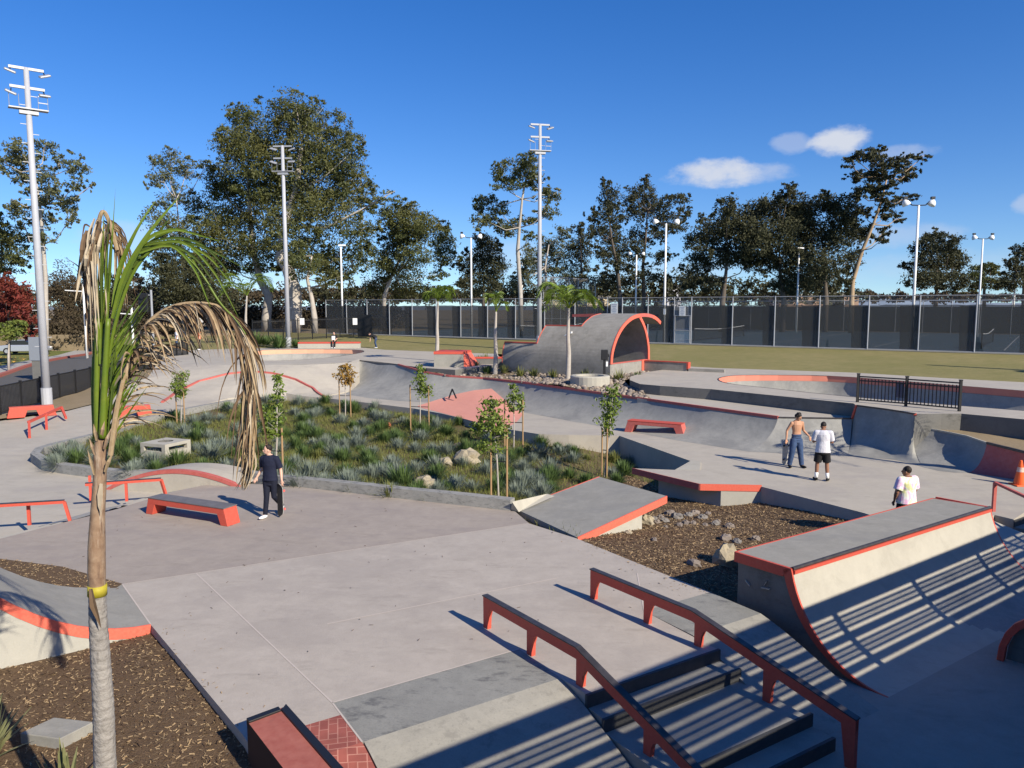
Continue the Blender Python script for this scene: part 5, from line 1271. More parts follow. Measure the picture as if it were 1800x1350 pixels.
def tree(lab, base, trunk, blobs, D, m_leaf, m_bark, zb=2., r0=.45, size=.31, dens=1.6, group='park trees beyond the lawn', name='gum_tree', tight=.2, limbs=True, cat='tree', aspect=.42):
    """trunk: pixel polyline from base upward; blobs: (px,py,rpx,rpy) at depth D"""
    b = AT(base[0], base[1], D); b.z = zb
    t = thing(name, lab, cat, b, group)
    s = D / FP
    bl_ = []
    for (x, y, rx, ry) in blobs:
        yy = D + RND.uniform(-1, 1) * (8 * s * 8); c = AT(x, y, yy); bl_.append((c, rx * s * 1.12, rx * s * 1.12, ry * s * 1.16))
    base_n = len(bl_)
    for c, rx, ry, rz in bl_[:base_n]:      # loose outlying sprays that break up the outline
        for _ in range(3):
            a = RND.uniform(0, 6.28); e = c + Vector((math.cos(a) * rx * RND.uniform(.7, 1.2), RND.uniform(-1, 1) * ry, math.sin(a) * rz * RND.uniform(.7, 1.15)))
            bl_.append((e, rx * RND.uniform(.2, .42), ry * .3, rz * RND.uniform(.2, .45)))
    V, F = leaf_mesh(bl_, size, dens, NPR, tight=tight * .78, aspect=aspect, clump=34); bl_ = bl_[:base_n]
    np_mesh('crown', V, F, m_leaf, t, b)
    tp = [b - Vector((0, 0, .3))] + [AT(x, y, D + RND.uniform(-.6, .6)) for x, y in trunk]
    m = MB(); n = len(tp); r0 = r0 if r0 > .5 else r0 * .68; m.tube(tp, [r0 * 1.15] + [lerp(r0, r0 * .28, i / max(1, n - 2)) for i in range(n - 1)], 8)
    m.build('trunk', m_bark, t, smooth=True)
    if limbs:
        m = MB(); top = tp[-1]
        for c, rx, ry, rz in bl_:
            src = min(tp[2:] or [top], key=lambda q: (q - c).length + max(0, (q.z - c.z)) * 2)
            mid = src.lerp(c, .5) + Vector((RND.uniform(-.1, .1), 0, -.12)) * (c - src).length
            r_ = min(r0 * .28, .035 + .011 * (c - src).length)
            m.tube([src, mid, c + Vector((0, 0, rz * .2))], [r_, r_ * .7, r_ * .25], 5)
            for _ in range(3):
                e = c + Vector((RND.uniform(-1, 1) * rx, RND.uniform(-1, 1) * ry, RND.uniform(-.3, 1) * rz)) * .75
                m.tube([mid.lerp(c, .6), e], [r_ * .4, r_ * .12], 4)
        o = m.build('limbs', m_bark, t, smooth=True)
    return t
big = [(519, 184, 38, 24), (509, 208, 42, 35), (547, 205, 35, 30), (591, 222, 28, 25), (547, 252, 50, 40), (581, 276, 45, 45), (625, 269, 22, 30), (564, 317, 60, 45), (615, 331, 40, 45), (512, 300, 40, 45), (512, 392, 50, 35), (581, 378, 55, 45), (632, 412, 30, 30), (547, 440, 50, 30), (598, 457, 40, 25), (680, 348, 22, 12), (655, 362, 16, 12), (648, 330, 18, 18), (530, 345, 45, 35), (600, 480, 32, 16), (640, 450, 25, 22)]
tree('biggest gum tree with a thick pale trunk behind the mid floodlight pole', (513, 592), [(517, 560), (518, 510), (505, 470), (492, 455), (500, 400), (520, 330), (530, 260)], big, 90, M_leafE, M_barkW, 1.9, .95, tight=.17, dens=1.0)
big2 = [(424, 205, 28, 22), (404, 252, 26, 30), (444, 235, 35, 35), (431, 276, 50, 45), (478, 270, 38, 45), (444, 331, 50, 45), (386, 317, 25, 35), (400, 372, 38, 42), (478, 345, 45, 40), (427, 412, 55, 38), (376, 412, 32, 40), (461, 447, 40, 25), (395, 455, 40, 28), (440, 470, 38, 16)]
tree('tall dark gum tree joined to the left side of the biggest gum', (470, 590), [(468, 560), (472, 520), (458, 495), (445, 440), (440, 380), (435, 300)], big2, 94, M_leafE, M_barkW, 1.9, .6, tight=.17, dens=1.15)
tree('slim pale trunked gum just right of the biggest gum trunk', (553, 588), [(553, 560), (548, 525), (540, 490), (548, 450)], [(530, 470, 30, 18), (560, 465, 28, 20), (585, 490, 25, 14), (520, 440, 25, 20)], 86, M_leafE, M_barkW, 1.9, .5)
tree('thin pale gum with open foliage left of the tall dark gum', (330, 600), [(330, 560), (325, 500), (318, 430), (310, 350)], [(300, 285, 32, 18), (280, 310, 22, 20), (330, 300, 20, 18), (362, 292, 16, 10), (310, 345, 26, 20), (280, 385, 30, 22), (350, 365, 28, 26), (330, 410, 36, 26), (295, 440, 32, 22), (372, 470, 38, 32)], 98, M_leafP, M_barkW, 1.5, .4, dens=1.0)
tree('dark broad tree low behind the dried palm frond', (345, 600), [(345, 560), (340, 520)], [(345, 480, 50, 38), (310, 510, 40, 30), (375, 520, 45, 32), (340, 535, 45, 25), (290, 480, 28, 28)], 88, M_leafD, M_barkD, 1.5, .4, dens=1.5, name='shade_tree')
tree('tall open gum behind the left floodlight pole', (80, 612), [(80, 560), (80, 490), (76, 430), (70, 360), (60, 300)], [(31, 262, 22, 18), (78, 260, 20, 17), (53, 286, 34, 18), (109, 288, 16, 14), (137, 295, 18, 17), (87, 323, 26, 18), (137, 323, 11, 14), (162, 326, 7, 9), (37, 312, 20, 16), (5, 288, 14, 15), (87, 350, 26, 18), (121, 357, 20, 18), (25, 357, 14, 10), (37, 374, 24, 15), (78, 384, 22, 16), (124, 388, 12, 17), (43, 396, 18, 10), (84, 414, 18, 14), (60, 340, 16, 14)], 78, M_leafP, M_barkW, .2, .42, dens=1.15, group='street trees on the left')
tree('olive green gum cut by the left frame edge', (-10, 620), [(-10, 560), (-5, 500), (5, 440)], [(19, 420, 28, 26), (31, 448, 22, 18), (-10, 400, 24, 28), (10, 470, 26, 16), (-20, 450, 30, 30)], 84, M_leafE, M_barkD, .2, .4, dens=1.4, group='street trees on the left')
tree('deep red autumn tree at the left frame edge', (16, 636), [(16, 615), (17, 590), (14, 560)], [(10, 500, 20, 16), (26, 515, 24, 18), (38, 535, 20, 20), (16, 540, 32, 24), (46, 560, 14, 18), (8, 565, 24, 18), (52, 585, 8, 12)], 62, M_leafR, M_barkD, .1, .16, size=.3, dens=2.2, group='street trees on the left', name='red_tree')
tree('green and yellow young tree below the red autumn tree', (14, 640), [(15, 625), (16, 600)], [(10, 578, 26, 12), (30, 572, 20, 10), (18, 590, 28, 8)], 56, M_leafY, M_barkW, .1, .12, size=.26, dens=1.8, group='street trees on the left', name='young_street_tree')
for (x, lab, bl_) in ((118, 'brown scrubby tree between the left floodlight pole and street pole', [(110, 500, 26, 34), (135, 530, 28, 34), (115, 565, 34, 28), (140, 590, 26, 18)]),
                      (195, 'dark scrubby tree behind the palm trunk across the road', [(180, 545, 30, 36), (205, 520, 26, 28), (190, 585, 34, 22), (165, 570, 26, 26)]),
                      (255, 'brown green scrubby tree behind the traffic light', [(250, 520, 32, 26), (235, 555, 32, 30), (275, 560, 32, 28), (255, 590, 40, 18), (285, 520, 25, 22)])):
    tree(lab, (x, 615), [(x, 590), (x - 4, 550), (x + 3, 520)], bl_, 104, M_leafB if x != 195 else M_leafD, M_barkD, .6, .3, dens=1.5, group='street trees on the left', name='scrub_tree')
tree('rounded gum right of the biggest gum', (672, 540), [(676, 520), (690, 480), (712, 440), (720, 410)], [(717, 370, 18, 15), (683, 380, 22, 17), (723, 390, 35, 24), (750, 407, 32, 24), (707, 407, 35, 24), (783, 427, 20, 26), (690, 433, 25, 22), (733, 447, 34, 20), (783, 453, 22, 18), (667, 460, 25, 22), (707, 477, 38, 20), (770, 483, 18, 9), (660, 500, 25, 20), (717, 505, 40, 18)], 100, M_leafE, M_barkW, 2, .4, dens=1.45)
tree('dark oval tree behind the court lamp left of the slender gum', (850, 560), [(850, 530), (850, 480)], [(850, 440, 24, 26), (835, 470, 26, 28), (870, 470, 24, 28), (850, 500, 36, 20), (848, 420, 16, 12)], 104, M_leafD, M_barkD, 2, .35, dens=1.5, name='shade_tree')
tree('slender gum with white upper limbs beside the centre floodlight pole', (916, 560), [(915, 520), (910, 440), (913, 400), (918, 350), (925, 310)], [(930, 277, 24, 10), (907, 300, 28, 18), (880, 310, 16, 18), (933, 297, 22, 16), (893, 327, 26, 10), (940, 317, 16, 16), (853, 353, 20, 14), (840, 367, 12, 12), (873, 367, 26, 12), (847, 387, 20, 13), (873, 390, 16, 11), (900, 400, 26, 16), (927, 387, 18, 11), (967, 347, 19, 13), (963, 373, 20, 12), (957, 333, 12, 8), (930, 413, 13, 8)], 95, M_leafE, M_barkW, 2, .42, dens=1.3)
tree('loose mid green gum behind the chain link backstop', (965, 560), [(962, 520), (958, 470), (965, 430)], [(990, 407, 16, 13), (960, 433, 22, 20), (987, 443, 26, 20), (933, 450, 22, 20), (957, 467, 32, 18), (990, 477, 20, 16), (927, 483, 20, 16), (905, 495, 16, 14)], 114, M_leafP, M_barkW, 2, .35, dens=1.2)
tree('narrow dark gum left of the twin crowned gums', (1022, 560), [(1022, 520), (1022, 470), (1020, 420)], [(1020, 400, 12, 12), (1023, 422, 18, 16), (1023, 445, 20, 20), (1023, 470, 22, 14), (1020, 495, 26, 14)], 116, M_leafD, M_barkD, 2, .3, dens=1.2)
tree('first of the twin crowned dark gums with a pointed top', (1088, 560), [(1090, 520), (1085, 470), (1075, 420), (1068, 360)], [(1065, 323, 11, 9), (1070, 348, 18, 22), (1073, 380, 25, 18), (1043, 380, 12, 12), (1047, 407, 16, 14), (1073, 407, 22, 18), (1087, 433, 28, 20), (1067, 453, 22, 16), (1073, 493, 42, 16), (1100, 465, 20, 16)], 100, M_leafD, M_barkD, 2, .4, dens=1.5)
tree('wider twin crowned dark gum with spreading right limbs', (1130, 560), [(1132, 520), (1130, 470), (1135, 420), (1138, 370)], [(1137, 319, 11, 10), (1113, 343, 20, 17), (1140, 343, 19, 22), (1117, 373, 20, 20), (1147, 367, 18, 17), (1167, 360, 13, 17), (1193, 350, 19, 12), (1203, 373, 12, 15), (1173, 387, 28, 16), (1123, 413, 18, 20), (1157, 413, 20, 15), (1190, 398, 16, 12), (1123, 440, 17, 17), (1140, 483, 28, 13), (1160, 450, 20, 14)], 103, M_leafD, M_barkD, 2, .4, dens=1.35)
tree('dark spreading oak at the left end of the dense tree mass', (1268, 560), [(1270, 530), (1275, 490), (1280, 440)], [(1276, 365, 18, 18), (1221, 424, 18, 18), (1249, 413, 28, 26), (1283, 393, 34, 26), (1318, 413, 32, 28), (1232, 462, 28, 22), (1283, 450, 34, 24), (1320, 455, 24, 18), (1249, 496, 26, 13), (1214, 490, 20, 18)], 90, M_leafD, M_barkD, 2, .5, dens=2.0, name='oak_tree')
tree('dark broad oak in the middle of the dense tree mass', (1375, 560), [(1378, 530), (1372, 490), (1370, 440)], [(1328, 371, 30, 20), (1373, 347, 13, 12), (1387, 333, 13, 10), (1373, 372, 38, 26), (1369, 415, 44, 32), (1330, 420, 34, 28), (1393, 462, 38, 26), (1345, 462, 24, 18), (1393, 496, 34, 20), (1405, 385, 28, 24)], 90, M_leafD, M_barkD, 2, .5, dens=2.0, name='oak_tree')
tree('dark broad oak at the right end of the dense tree mass', (1450, 560), [(1452, 530), (1450, 490), (1448, 440)], [(1421, 367, 28, 20), (1462, 357, 26, 18), (1488, 374, 22, 22), (1421, 413, 38, 33), (1473, 413, 36, 33), (1507, 409, 15, 18), (1449, 469, 38, 28), (1498, 455, 20, 20), (1438, 496, 34, 20)], 90, M_leafD, M_barkD, 2, .5, dens=2.0, name='oak_tree')
tree('tall leaning gum with cloud like crown clumps right of the dense trees', (1497, 560), [(1497, 530), (1499, 495), (1516, 440), (1535, 395), (1550, 350), (1560, 310)], [(1500, 279, 16, 9), (1524, 271, 20, 12), (1545, 264, 13, 9), (1493, 290, 9, 7), (1545, 285, 20, 12), (1511, 310, 19, 12), (1542, 309, 22, 14), (1576, 290, 20, 12), (1597, 307, 15, 15), (1569, 319, 16, 10), (1524, 335, 23, 11), (1504, 341, 16, 10), (1552, 338, 18, 11), (1590, 348, 20, 8), (1562, 355, 20, 10), (1600, 276, 13, 8), (1624, 276, 11, 8), (1555, 376, 18, 10), (1580, 383, 12, 8), (1555, 407, 14, 9), (1552, 422, 12, 8), (1518, 372, 14, 11)], 86, M_leafD, mat('orange_gum_bark', (.42, .30, .18), .85, noise=[(1.2, .6, (.2, .15, .1))]), 2, .42, dens=2.2, tight=.16)
tree('round dark tree behind the two right lamp posts', (1645, 560), [(1645, 530), (1648, 480)], [(1645, 414, 20, 12), (1628, 434, 26, 18), (1673, 431, 20, 16), (1607, 438, 7, 7), (1645, 458, 40, 24), (1593, 465, 11, 12), (1683, 462, 20, 22), (1628, 493, 33, 18), (1673, 493, 30, 18)], 94, M_leafD, M_barkD, 2, .4, dens=1.9, name='oak_tree')
tree('low yellow green tree between the two right dark trees', (1730, 560), [(1730, 530), (1730, 490)], [(1724, 477, 23, 12), (1741, 472, 16, 12), (1715, 493, 22, 16), (1750, 496, 20, 16)], 98, M_leafE, M_barkD, 2, .35, dens=1.8, name='oak_tree')
tree('dark tree cut by the right frame edge', (1800, 560), [(1800, 530), (1800, 480)], [(1797, 443, 18, 16), (1779, 462, 13, 12), (1793, 482, 23, 20), (1779, 496, 20, 16), (1825, 470, 28, 34)], 92, M_leafD, M_barkD, 2, .4, dens=1.8, name='oak_tree')
# far treeline, one continuous mass
bl_ = []
for k in range(110):
    px = -60 + k * 18; D = 185 + RND.uniform(-12, 12)
    hgt = 8 + 7 * RND.random() + (9 if px < 700 else 0)
    bl_.append((AT(px, 526 - hgt * .3, D), 2.6, 2.6, hgt * D / FP * .9))
V, F = leaf_mesh(bl_, .8, 1.7, NPR); o_ = np_mesh('distant_trees', V, F, M_leafB); o_['kind'] = 'stuff'
bl_ = [(AT(px, 560 + RND.uniform(-6, 6), 108), 2.6, 2.4, 2.4) for px in range(385, 700, 17)]
bl_ += [(AT(px, 600 + RND.uniform(-10, 6), 108), 3.2, 2.4, RND.uniform(1.5, 4)) for px in range(60, 385, 14)]
bl_ += [(AT(px, 596 + RND.uniform(-12, 8), 84), 2.4, 1.8, RND.uniform(1.2, 3.2)) for px in range(-40, 330, 11)]
V, F = leaf_mesh(bl_, .42, 1.5, NPR); o_ = np_mesh('undergrowth', V, F, M_leafB); o_['kind'] = 'stuff'
bl_ = []
for k in range(66):
    px = 555 + k * 15; D = 128 + RND.uniform(-8, 8); h = RND.uniform(12, 24) + (10 if px > 860 and px < 1480 else 0) + (16 * RND.random() if 1000 < px < 1260 else 0)
    if 1500 < px: h *= .6
    bl_.append((AT(px, 524 - h * .35, D), 1.5, 1.5, h * D / FP))
V, F = leaf_mesh(bl_, .55, 1.0, NPR); o_ = np_mesh('tree_belt', V, F, M_leafD); o_['kind'] = 'stuff'
g = MB()
hill_pts = [(-300, 2), (1380, 2), (1480, 8), (1560, 16), (1600, 21), (1660, 14), (1760, 9), (2200, 6)]
vs = []; HD = 800
for px, h in hill_pts: p = AT(px, 540, HD); vs += [(p.x, HD, -2), (p.x, HD + 30, 5 + h * HD / FP * .9), (p.x, HD + 400, -2)]
g.add(vs, [(3 * i + j, 3 * i + 3 + j, 3 * i + 4 + j, 3 * i + 1 + j) for i in range(len(hill_pts) - 1) for j in range(2)])
struct('hills', g, mat('far_hill', (.16, .20, .26), 1))

# ================================================================ YOUNG STAKED TREES
def young(base, crowns, lab, ml, zf=gz, st=(.28, .28), sth=1.9, leaf=.13, dens=1.7):
    b = ground_hit(base[0], base[1], zf); D = b.y; s = D / FP
    t = thing('young_tree', lab, 'young tree', b, 'young staked trees in the garden bed')
    bl_ = [(AT(x, y, D), rx * s, rx * s, ry * s) for x, y, rx, ry in crowns]
    V, F = leaf_mesh([(c, a * 1.15, b2 * 1.15, h * 1.12) for c, a, b2, h in bl_], leaf, dens * .8, NPR, aspect=.5, clump=9, tight=.24); np_mesh('crown', V, F, ml, t, b)
    tip = max(bl_, key=lambda q: q[0].z)[0]
    m = MB(); m.tube([b - Vector((0, 0, .1)), b.lerp(tip, .4) + Vector((.02, 0, 0)), b.lerp(tip, .7), tip], [.028, .024, .02, .008], 6)
    for c, rx, ry, rz in bl_:
        for _ in range(6): m.tube([Vector((lerp(b.x, tip.x, .7), c.y, c.z - rz * .5)), c + Vector((RND.uniform(-1, 1) * rx, RND.uniform(-1, 1) * rx, RND.uniform(-.5, .8) * rz)) * .8], [.012, .004], 4)
    m.build('trunk', M_barkW, t)
    for sx in (-1, 1):
        m = MB(); q = b + Vector((sx * st[0], -.05 * sx, 0)); m.tube([q - Vector((0, 0, .2)), q + Vector((0, 0, sth))], .03, 7); m.build('stake', M_stake, t)
    for h in (.55, .9):
        m = MB(); m.bar(b + Vector((-st[0], .05, sth * h)), b + Vector((st[0], -.05, sth * h)), .012, .03); m.build('tie', M_black, t)
    return t
young((318, 745), [(318, 662, 12, 12), (314, 680, 14, 16), (320, 692, 9, 8)], 'small leafy staked tree farthest left in the garden, beyond the catch basin', M_leafY2, sth=1.5, st=(.2, .2))
young((484, 842), [(488, 672, 10, 14), (490, 700, 13, 16), (478, 725, 24, 18), (474, 748, 18, 16), (485, 765, 12, 8)], 'bushy staked tree just behind the man in navy', M_leafY2, sth=1.55, st=(.25, .3))
young((607, 733), [(606, 645, 12, 9), (607, 660, 16, 13), (612, 672, 11, 7)], 'small staked tree with orange turning leaves', M_leafO, sth=1.9)
young((738, 762), [(738, 648, 8, 9), (738, 668, 12, 14), (746, 686, 14, 14)], 'staked tree with yellow green leaves in front of the long wall', M_leafY2, sth=2.1, st=(.4, .2))
young((903, 792), [(903, 682, 9, 8), (905, 700, 16, 15), (908, 718, 13, 9)], 'small round crowned staked tree just behind the fullest staked tree', M_leafY2, sth=2.0, st=(.35, .2))
young((877, 882), [(866, 708, 15, 14), (862, 735, 26, 22), (845, 752, 18, 14), (880, 760, 18, 18), (866, 782, 20, 14)], 'fullest staked tree standing nearest the front garden wall', M_leafY2, sth=2.05, st=(.22, .24), leaf=.12)
young((1062, 838), [(1078, 688, 12, 13), (1074, 712, 20, 18), (1066, 738, 16, 16), (1068, 760, 10, 8)], 'slim staked tree at the right end of the garden by the slab ramp', M_leafY2, sth=1.7, st=(.08, .06))

# ================================================================ GARDEN PLANTS
def clump_mesh(nb, L_, wd, spread, droop, rng, seg=3, flat=1.):
    V = []; F = []
    for i in range(nb):
        az = rng.random() * 6.283; el = math.pi / 2 - abs(rng.normal()) * spread; el = max(.1, el); l = L_ * (.6 + .5 * rng.random())
        d = np.array([math.cos(az) * math.cos(el), math.sin(az) * math.cos(el), math.sin(el)]); sd = np.array([-math.sin(az), math.cos(az), 0]) * wd
        r0 = np.array([math.cos(az), math.sin(az), 0]) * rng.random() * L_ * .25; b = len(V)
        for k in range(seg + 1):
            t = k / seg; p = r0 + d * l * t + np.array([0, 0, -droop * l * t * t]); w_ = (1 - t) ** .7 + .08
            p[2] = max(p[2], .0) * flat
            V += [p - sd * w_, p + sd * w_]
        F += [[b + 2 * k, b + 2 * k + 1, b + 2 * k + 3, b + 2 * k + 2] for k in range(seg)]
    return np.array(V), np.array(F)
rng = np.random.default_rng(9)
protos = []
for nm, ml, ar, lab, cat in (
    ('fescue_clump', M_blue, dict(nb=300, L_=.62, wd=.014, spread=.8, droop=.16), 'silver blue grass clump', 'grass clump'),
    ('fescue_clump', M_blue, dict(nb=260, L_=.48, wd=.015, spread=.9, droop=.08), 'small silver blue clump', 'grass clump'),
    ('green_shrub', M_green, dict(nb=300, L_=.58, wd=.018, spread=.85, droop=.10), 'bright green grassy shrub', 'shrub'),
    ('sedge_clump', M_straw, dict(nb=170, L_=.60, wd=.010, spread=.6, droop=.35), 'yellow green sedge clump', 'grass clump')):
    V, F = clump_mesh(rng=rng, **ar); me_o = np_mesh(nm, V, F, ml); protos.append((me_o, nm, lab, cat)); 
plants = []
fixed = [(700, 845, 0, 1.25), (730, 830, 0, 1.0), (608, 855, 0, 1.0), (950, 803, 0, 1.1), (627, 770, 0, 1.2), (785, 800, 0, 1.1), (915, 860, 0, 1.3), (920, 830, 0, 1.0), (855, 835, 0, 1.0), (760, 850, 2, 1.0), (770, 835, 2, .9), (700, 790, 0, 1.0), (655, 800, 1, 1.1), (590, 805, 0, 1.1),
         (325, 768, 0, 1.3), (300, 755, 0, .9), (380, 790, 1, 1.2), (420, 790, 0, 1.2), (270, 820, 0, 1.2), (230, 815, 2, 1.2), (205, 800, 2, 1.1), (180, 825, 2, 1.0), (250, 795, 2, .9), (400, 830, 0, 1.1), (440, 800, 3, 1.1), (520, 790, 2, 1.2), (545, 760, 0, 1.1), (560, 730, 0, 1.0), (500, 770, 2, 1.0),
         (640, 750, 0, 1.1), (660, 735, 0, .9), (600, 745, 0, 1.1), (740, 775, 0, 1.2), (785, 765, 2, 1.2), (760, 745, 2, 1.0), (960, 850, 2, 1.0), (970, 865, 2, .9), (1000, 840, 2, .9), (1030, 850, 2, .9), (1095, 835, 2, 1.2), (1010, 800, 2, .8), (840, 790, 2, .8), (875, 800, 0, .8), (980, 790, 2, .7), (1000, 790, 1, .7), (400, 722, 2, 1.2), (380, 715, 2, 1.0), (420, 730, 3, 1.1), (690, 820, 0, .9), (815, 820, 0, .9), (870, 865, 2, 1.0), (830, 862, 1, 1.0), (570, 850, 0, .9), (640, 850, 3, .9), (545, 830, 3, 1.0), (520, 820, 0, .9), (535, 805, 2, 1.0), (740, 870, 3, .8), (690, 865, 1, .8), (380, 828, 3, 1.0), (330, 812, 3, 1.0), (345, 795, 1, 1.0), (1085, 850, 2, .9), (1050, 862, 2, .8)]
for x, y, k, s in fixed:
    if inpoly(*ground_hit(x, y, gz).xy, gp): plants.append((ground_hit(x, y, gz), k, s))
GN = [q for q in garden]
tries = 0
while len(plants) < 285 and tries < 6000:
    tries += 1
    x = RND.uniform(90, 1120); y = RND.uniform(705, 885); p = ground_hit(x, y, gz)
    if not inpoly(p.x, p.y, gp) or inpoly(p.x, p.y, MULP): continue
    if any((q[0] - p).length < .46 for q in plants): continue
    if PXY((p.x, p.y, p.z))[0] > 960 and RND.random() < .6: continue
    if 250 < x < 330 and 765 < y < 815: continue
    if 150 < x < 300 and y < 770 and RND.random() < .75: continue
    plants.append((p, RND.choices([0, 1, 2, 3], [.33, .2, .27, .2])[0], RND.uniform(.7, 1.35)))
marks = [((484, 842), 'the bushy staked tree'), ((607, 733), 'the orange leaved staked tree'), ((738, 762), 'the yellow green staked tree'), ((877, 882), 'the fullest staked tree'), ((1062, 838), 'the slim right staked tree'), ((318, 745), 'the farthest left staked tree'), ((285, 800), 'the catch basin'), ((682, 752), 'the terracotta cap'), ((830, 815), 'the garden boulders')]
mk_w = [(ground_hit(*a, gz), t) for a, t in marks]
used_lab = {}
first = [True] * 4
allp = []
for p, k, s in plants:
    po, nm, lab, cat = protos[k]
    if first[k]: o = po; first[k] = False
    else: o = po.copy(); COL.objects.link(o)
    o.location = p - Vector((0, 0, .02)); o.rotation_euler = (0, 0, RND.uniform(0, 6.28)); o.scale = (s, s, s * RND.uniform(.8, 1.05))
    allp.append((o, p, k, s, lab, cat))
for o, p, k, s, lab, cat in allp:
    mw, mt = min(mk_w, key=lambda q: (q[0] - p).length); d = p - mw
    side = ('left of ' if d.x < 0 else 'right of ') if abs(d.x) > abs(d.y) else ('behind ' if d.y > 0 else 'in front of ')
    used_lab.setdefault((k, side, mt), []).append((d.length, o, lab, cat))
ORD = ['nearest', 'second nearest', 'third nearest', 'fourth nearest', 'fifth nearest', 'sixth nearest', 'seventh nearest', 'eighth nearest', 'ninth nearest', 'tenth nearest', 'eleventh nearest', 'twelfth nearest', 'thirteenth nearest', 'fourteenth nearest', 'fifteenth nearest']
SID = {'left of ': 'the left side of ', 'right of ': 'the right side of ', 'behind ': 'the back of ', 'in front of ': 'the front of '}
for (k, side, mt), L_ in used_lab.items():
    for i, (_, o, lab, cat) in enumerate(sorted(L_, key=lambda q: q[0])):
        tag(o, f'{lab} {ORD[min(i, 14)]} to {SID[side]}{mt}', cat, f'{lab}s in the garden bed')
# low ground cover over the soil
n = 48000; V = []; F = []
minx, maxx = min(q[0] for q in gp), max(q[0] for q in gp); miny, maxy = min(q[1] for q in gp), max(q[1] for q in gp)
cnt = 0
pn = rbf([(RND.uniform(minx, maxx), RND.uniform(miny, maxy), RND.uniform(-1, 1)) for _ in range(60)])
while cnt < n:
    x, y = RND.uniform(minx, maxx), RND.uniform(miny, maxy)
    if not inpoly(x, y, gp) or inpoly(x, y, MULP): continue
    if pn(x, y) < -.32 or (PXY((x, y, -.5))[0] > 930 and RND.random() < .7): 
        if RND.random() < .85: cnt += .3; continue
    z = gz(x, y) - .01; a = RND.uniform(0, 6.28); h = RND.uniform(.06, .26); w_ = .013; b = len(V)
    dx, dy = math.cos(a), math.sin(a); lx, ly = RND.uniform(-.12, .12), RND.uniform(-.12, .12)
    V += [(x - dx * w_, y - dy * w_, z), (x + dx * w_, y + dy * w_, z), (x + lx, y + ly, z + h)]; F.append((b, b + 1, b + 2)); cnt += 1
o_ = np_mesh('ground_cover_grass', np.array(V), np.array(F), mat('garden_grass', (.17, .19, .04), .8, noise=[(.9, .8, (.25, .20, .08)), (3, .6, (.08, .14, .028))], trans=.25)); o_['kind'] = 'stuff'
# wood chips on mulch
def chips(poly, zf, n, nm, sz, m_, lift=.012):
    V = []; F = []; c = 0
    x0, x1 = min(q[0] for q in poly), max(q[0] for q in poly); y0, y1 = min(q[1] for q in poly), max(q[1] for q in poly)
    while c < n:
        x, y = RND.uniform(x0, x1), RND.uniform(y0, y1)
        if not inpoly(x, y, poly): c += .2; continue
        z = zf(x, y) + lift; a = RND.uniform(0, 6.28); l = sz * RND.uniform(.5, 1.5); w_ = sz * RND.uniform(.15, .35)
        dx, dy = math.cos(a) * l, math.sin(a) * l; ex, ey = -math.sin(a) * w_, math.cos(a) * w_; t1, t2 = RND.uniform(-.3, .5) * sz, RND.uniform(-.3, .5) * sz; b = len(V)
        V += [(x - dx - ex, y - dy - ey, z - t1), (x + dx - ex, y + dy - ey, z + t1), (x + dx + ex, y + dy + ey, z + t1 + t2), (x - dx + ex, y - dy + ey, z - t1 + t2)]; F.append((b, b + 1, b + 2, b + 3)); c += 1
    o = np_mesh(nm, np.array(V), np.array(F), m_); o['kind'] = 'stuff'
M_chip = mat('pale_wood_chip', (.27, .175, .085), .9, noise=[(2.5, .7, (.13, .085, .045)), (40, .8, (.40, .30, .18))])
M_chipd = mat('dark_wood_chip', (.07, .042, .024), .9)
chips([(p.x, p.y) for p in bl], blz, 26000, 'wood_chips', .020, M_chip); chips([(p.x, p.y) for p in bl], blz, 9000, 'dark_wood_chips', .026, M_chipd)
chips([(p.x, p.y) for p in mk], lambda x, y: .014, 4000, 'wood_chips', .022, M_chip)
chips(MULP, lambda x, y: gz(x, y) + .014, 19000, 'wood_chips', .024, M_chip); chips(MULP, lambda x, y: gz(x, y) + .014, 6000, 'dark_wood_chips', .03, M_chipd)
PLZ = [(p.x, p.y) for p in [P1, P2, nd(-1.1, -2.9), nd(-1.1, 3.9), W(1190, 1012), W(1015, 940), W(897, 905), W(500, 860), W(250, 900), W(60, 940)]]
chips(PLZ, lambda x, y: .006, 130, 'fallen_leaf_litter', .022, mat('dark_leaf_litter', (.12, .09, .07), .9), lift=.004)
for a_, b_2, n_c in ((P1, P2, 160), (W(1015, 947), W(1190, 1018), 110), (W(1190, 1018), nd(-1.1, 4.05), 60)):
    t_ = norm2(b_2 - a_); q_ = Vector((-t_.y, t_.x, 0)); q_ = q_ if inpoly(*((a_ + b_2) / 2 + q_ * .2).xy, [(p.x, p.y) for p in pl]) else -q_
    chips([tuple(p.xy) for p in (a_, b_2, b_2 + q_ * .16, a_ + q_ * .16)], lambda x, y: .004, n_c // 2, 'spilled_wood_chips', .018, M_chip, lift=.004); chips([tuple(p.xy) for p in (a_, b_2, b_2 + q_ * .6, a_ + q_ * .6)], lambda x, y: .004, n_c // 3, 'spilled_wood_chips', .014, M_chip, lift=.004)
SLW = [tuple((k0 + kd * a - kq * b).xy) for a, b in ((-4, 3), (24, 3), (24, 14), (-4, 14))]
chips(SLW, lambda x, y: szf(x, y) + .14, 1500, 'fallen_leaf_litter', .10, mat('orange_leaf_litter', (.42, .24, .05), .9))
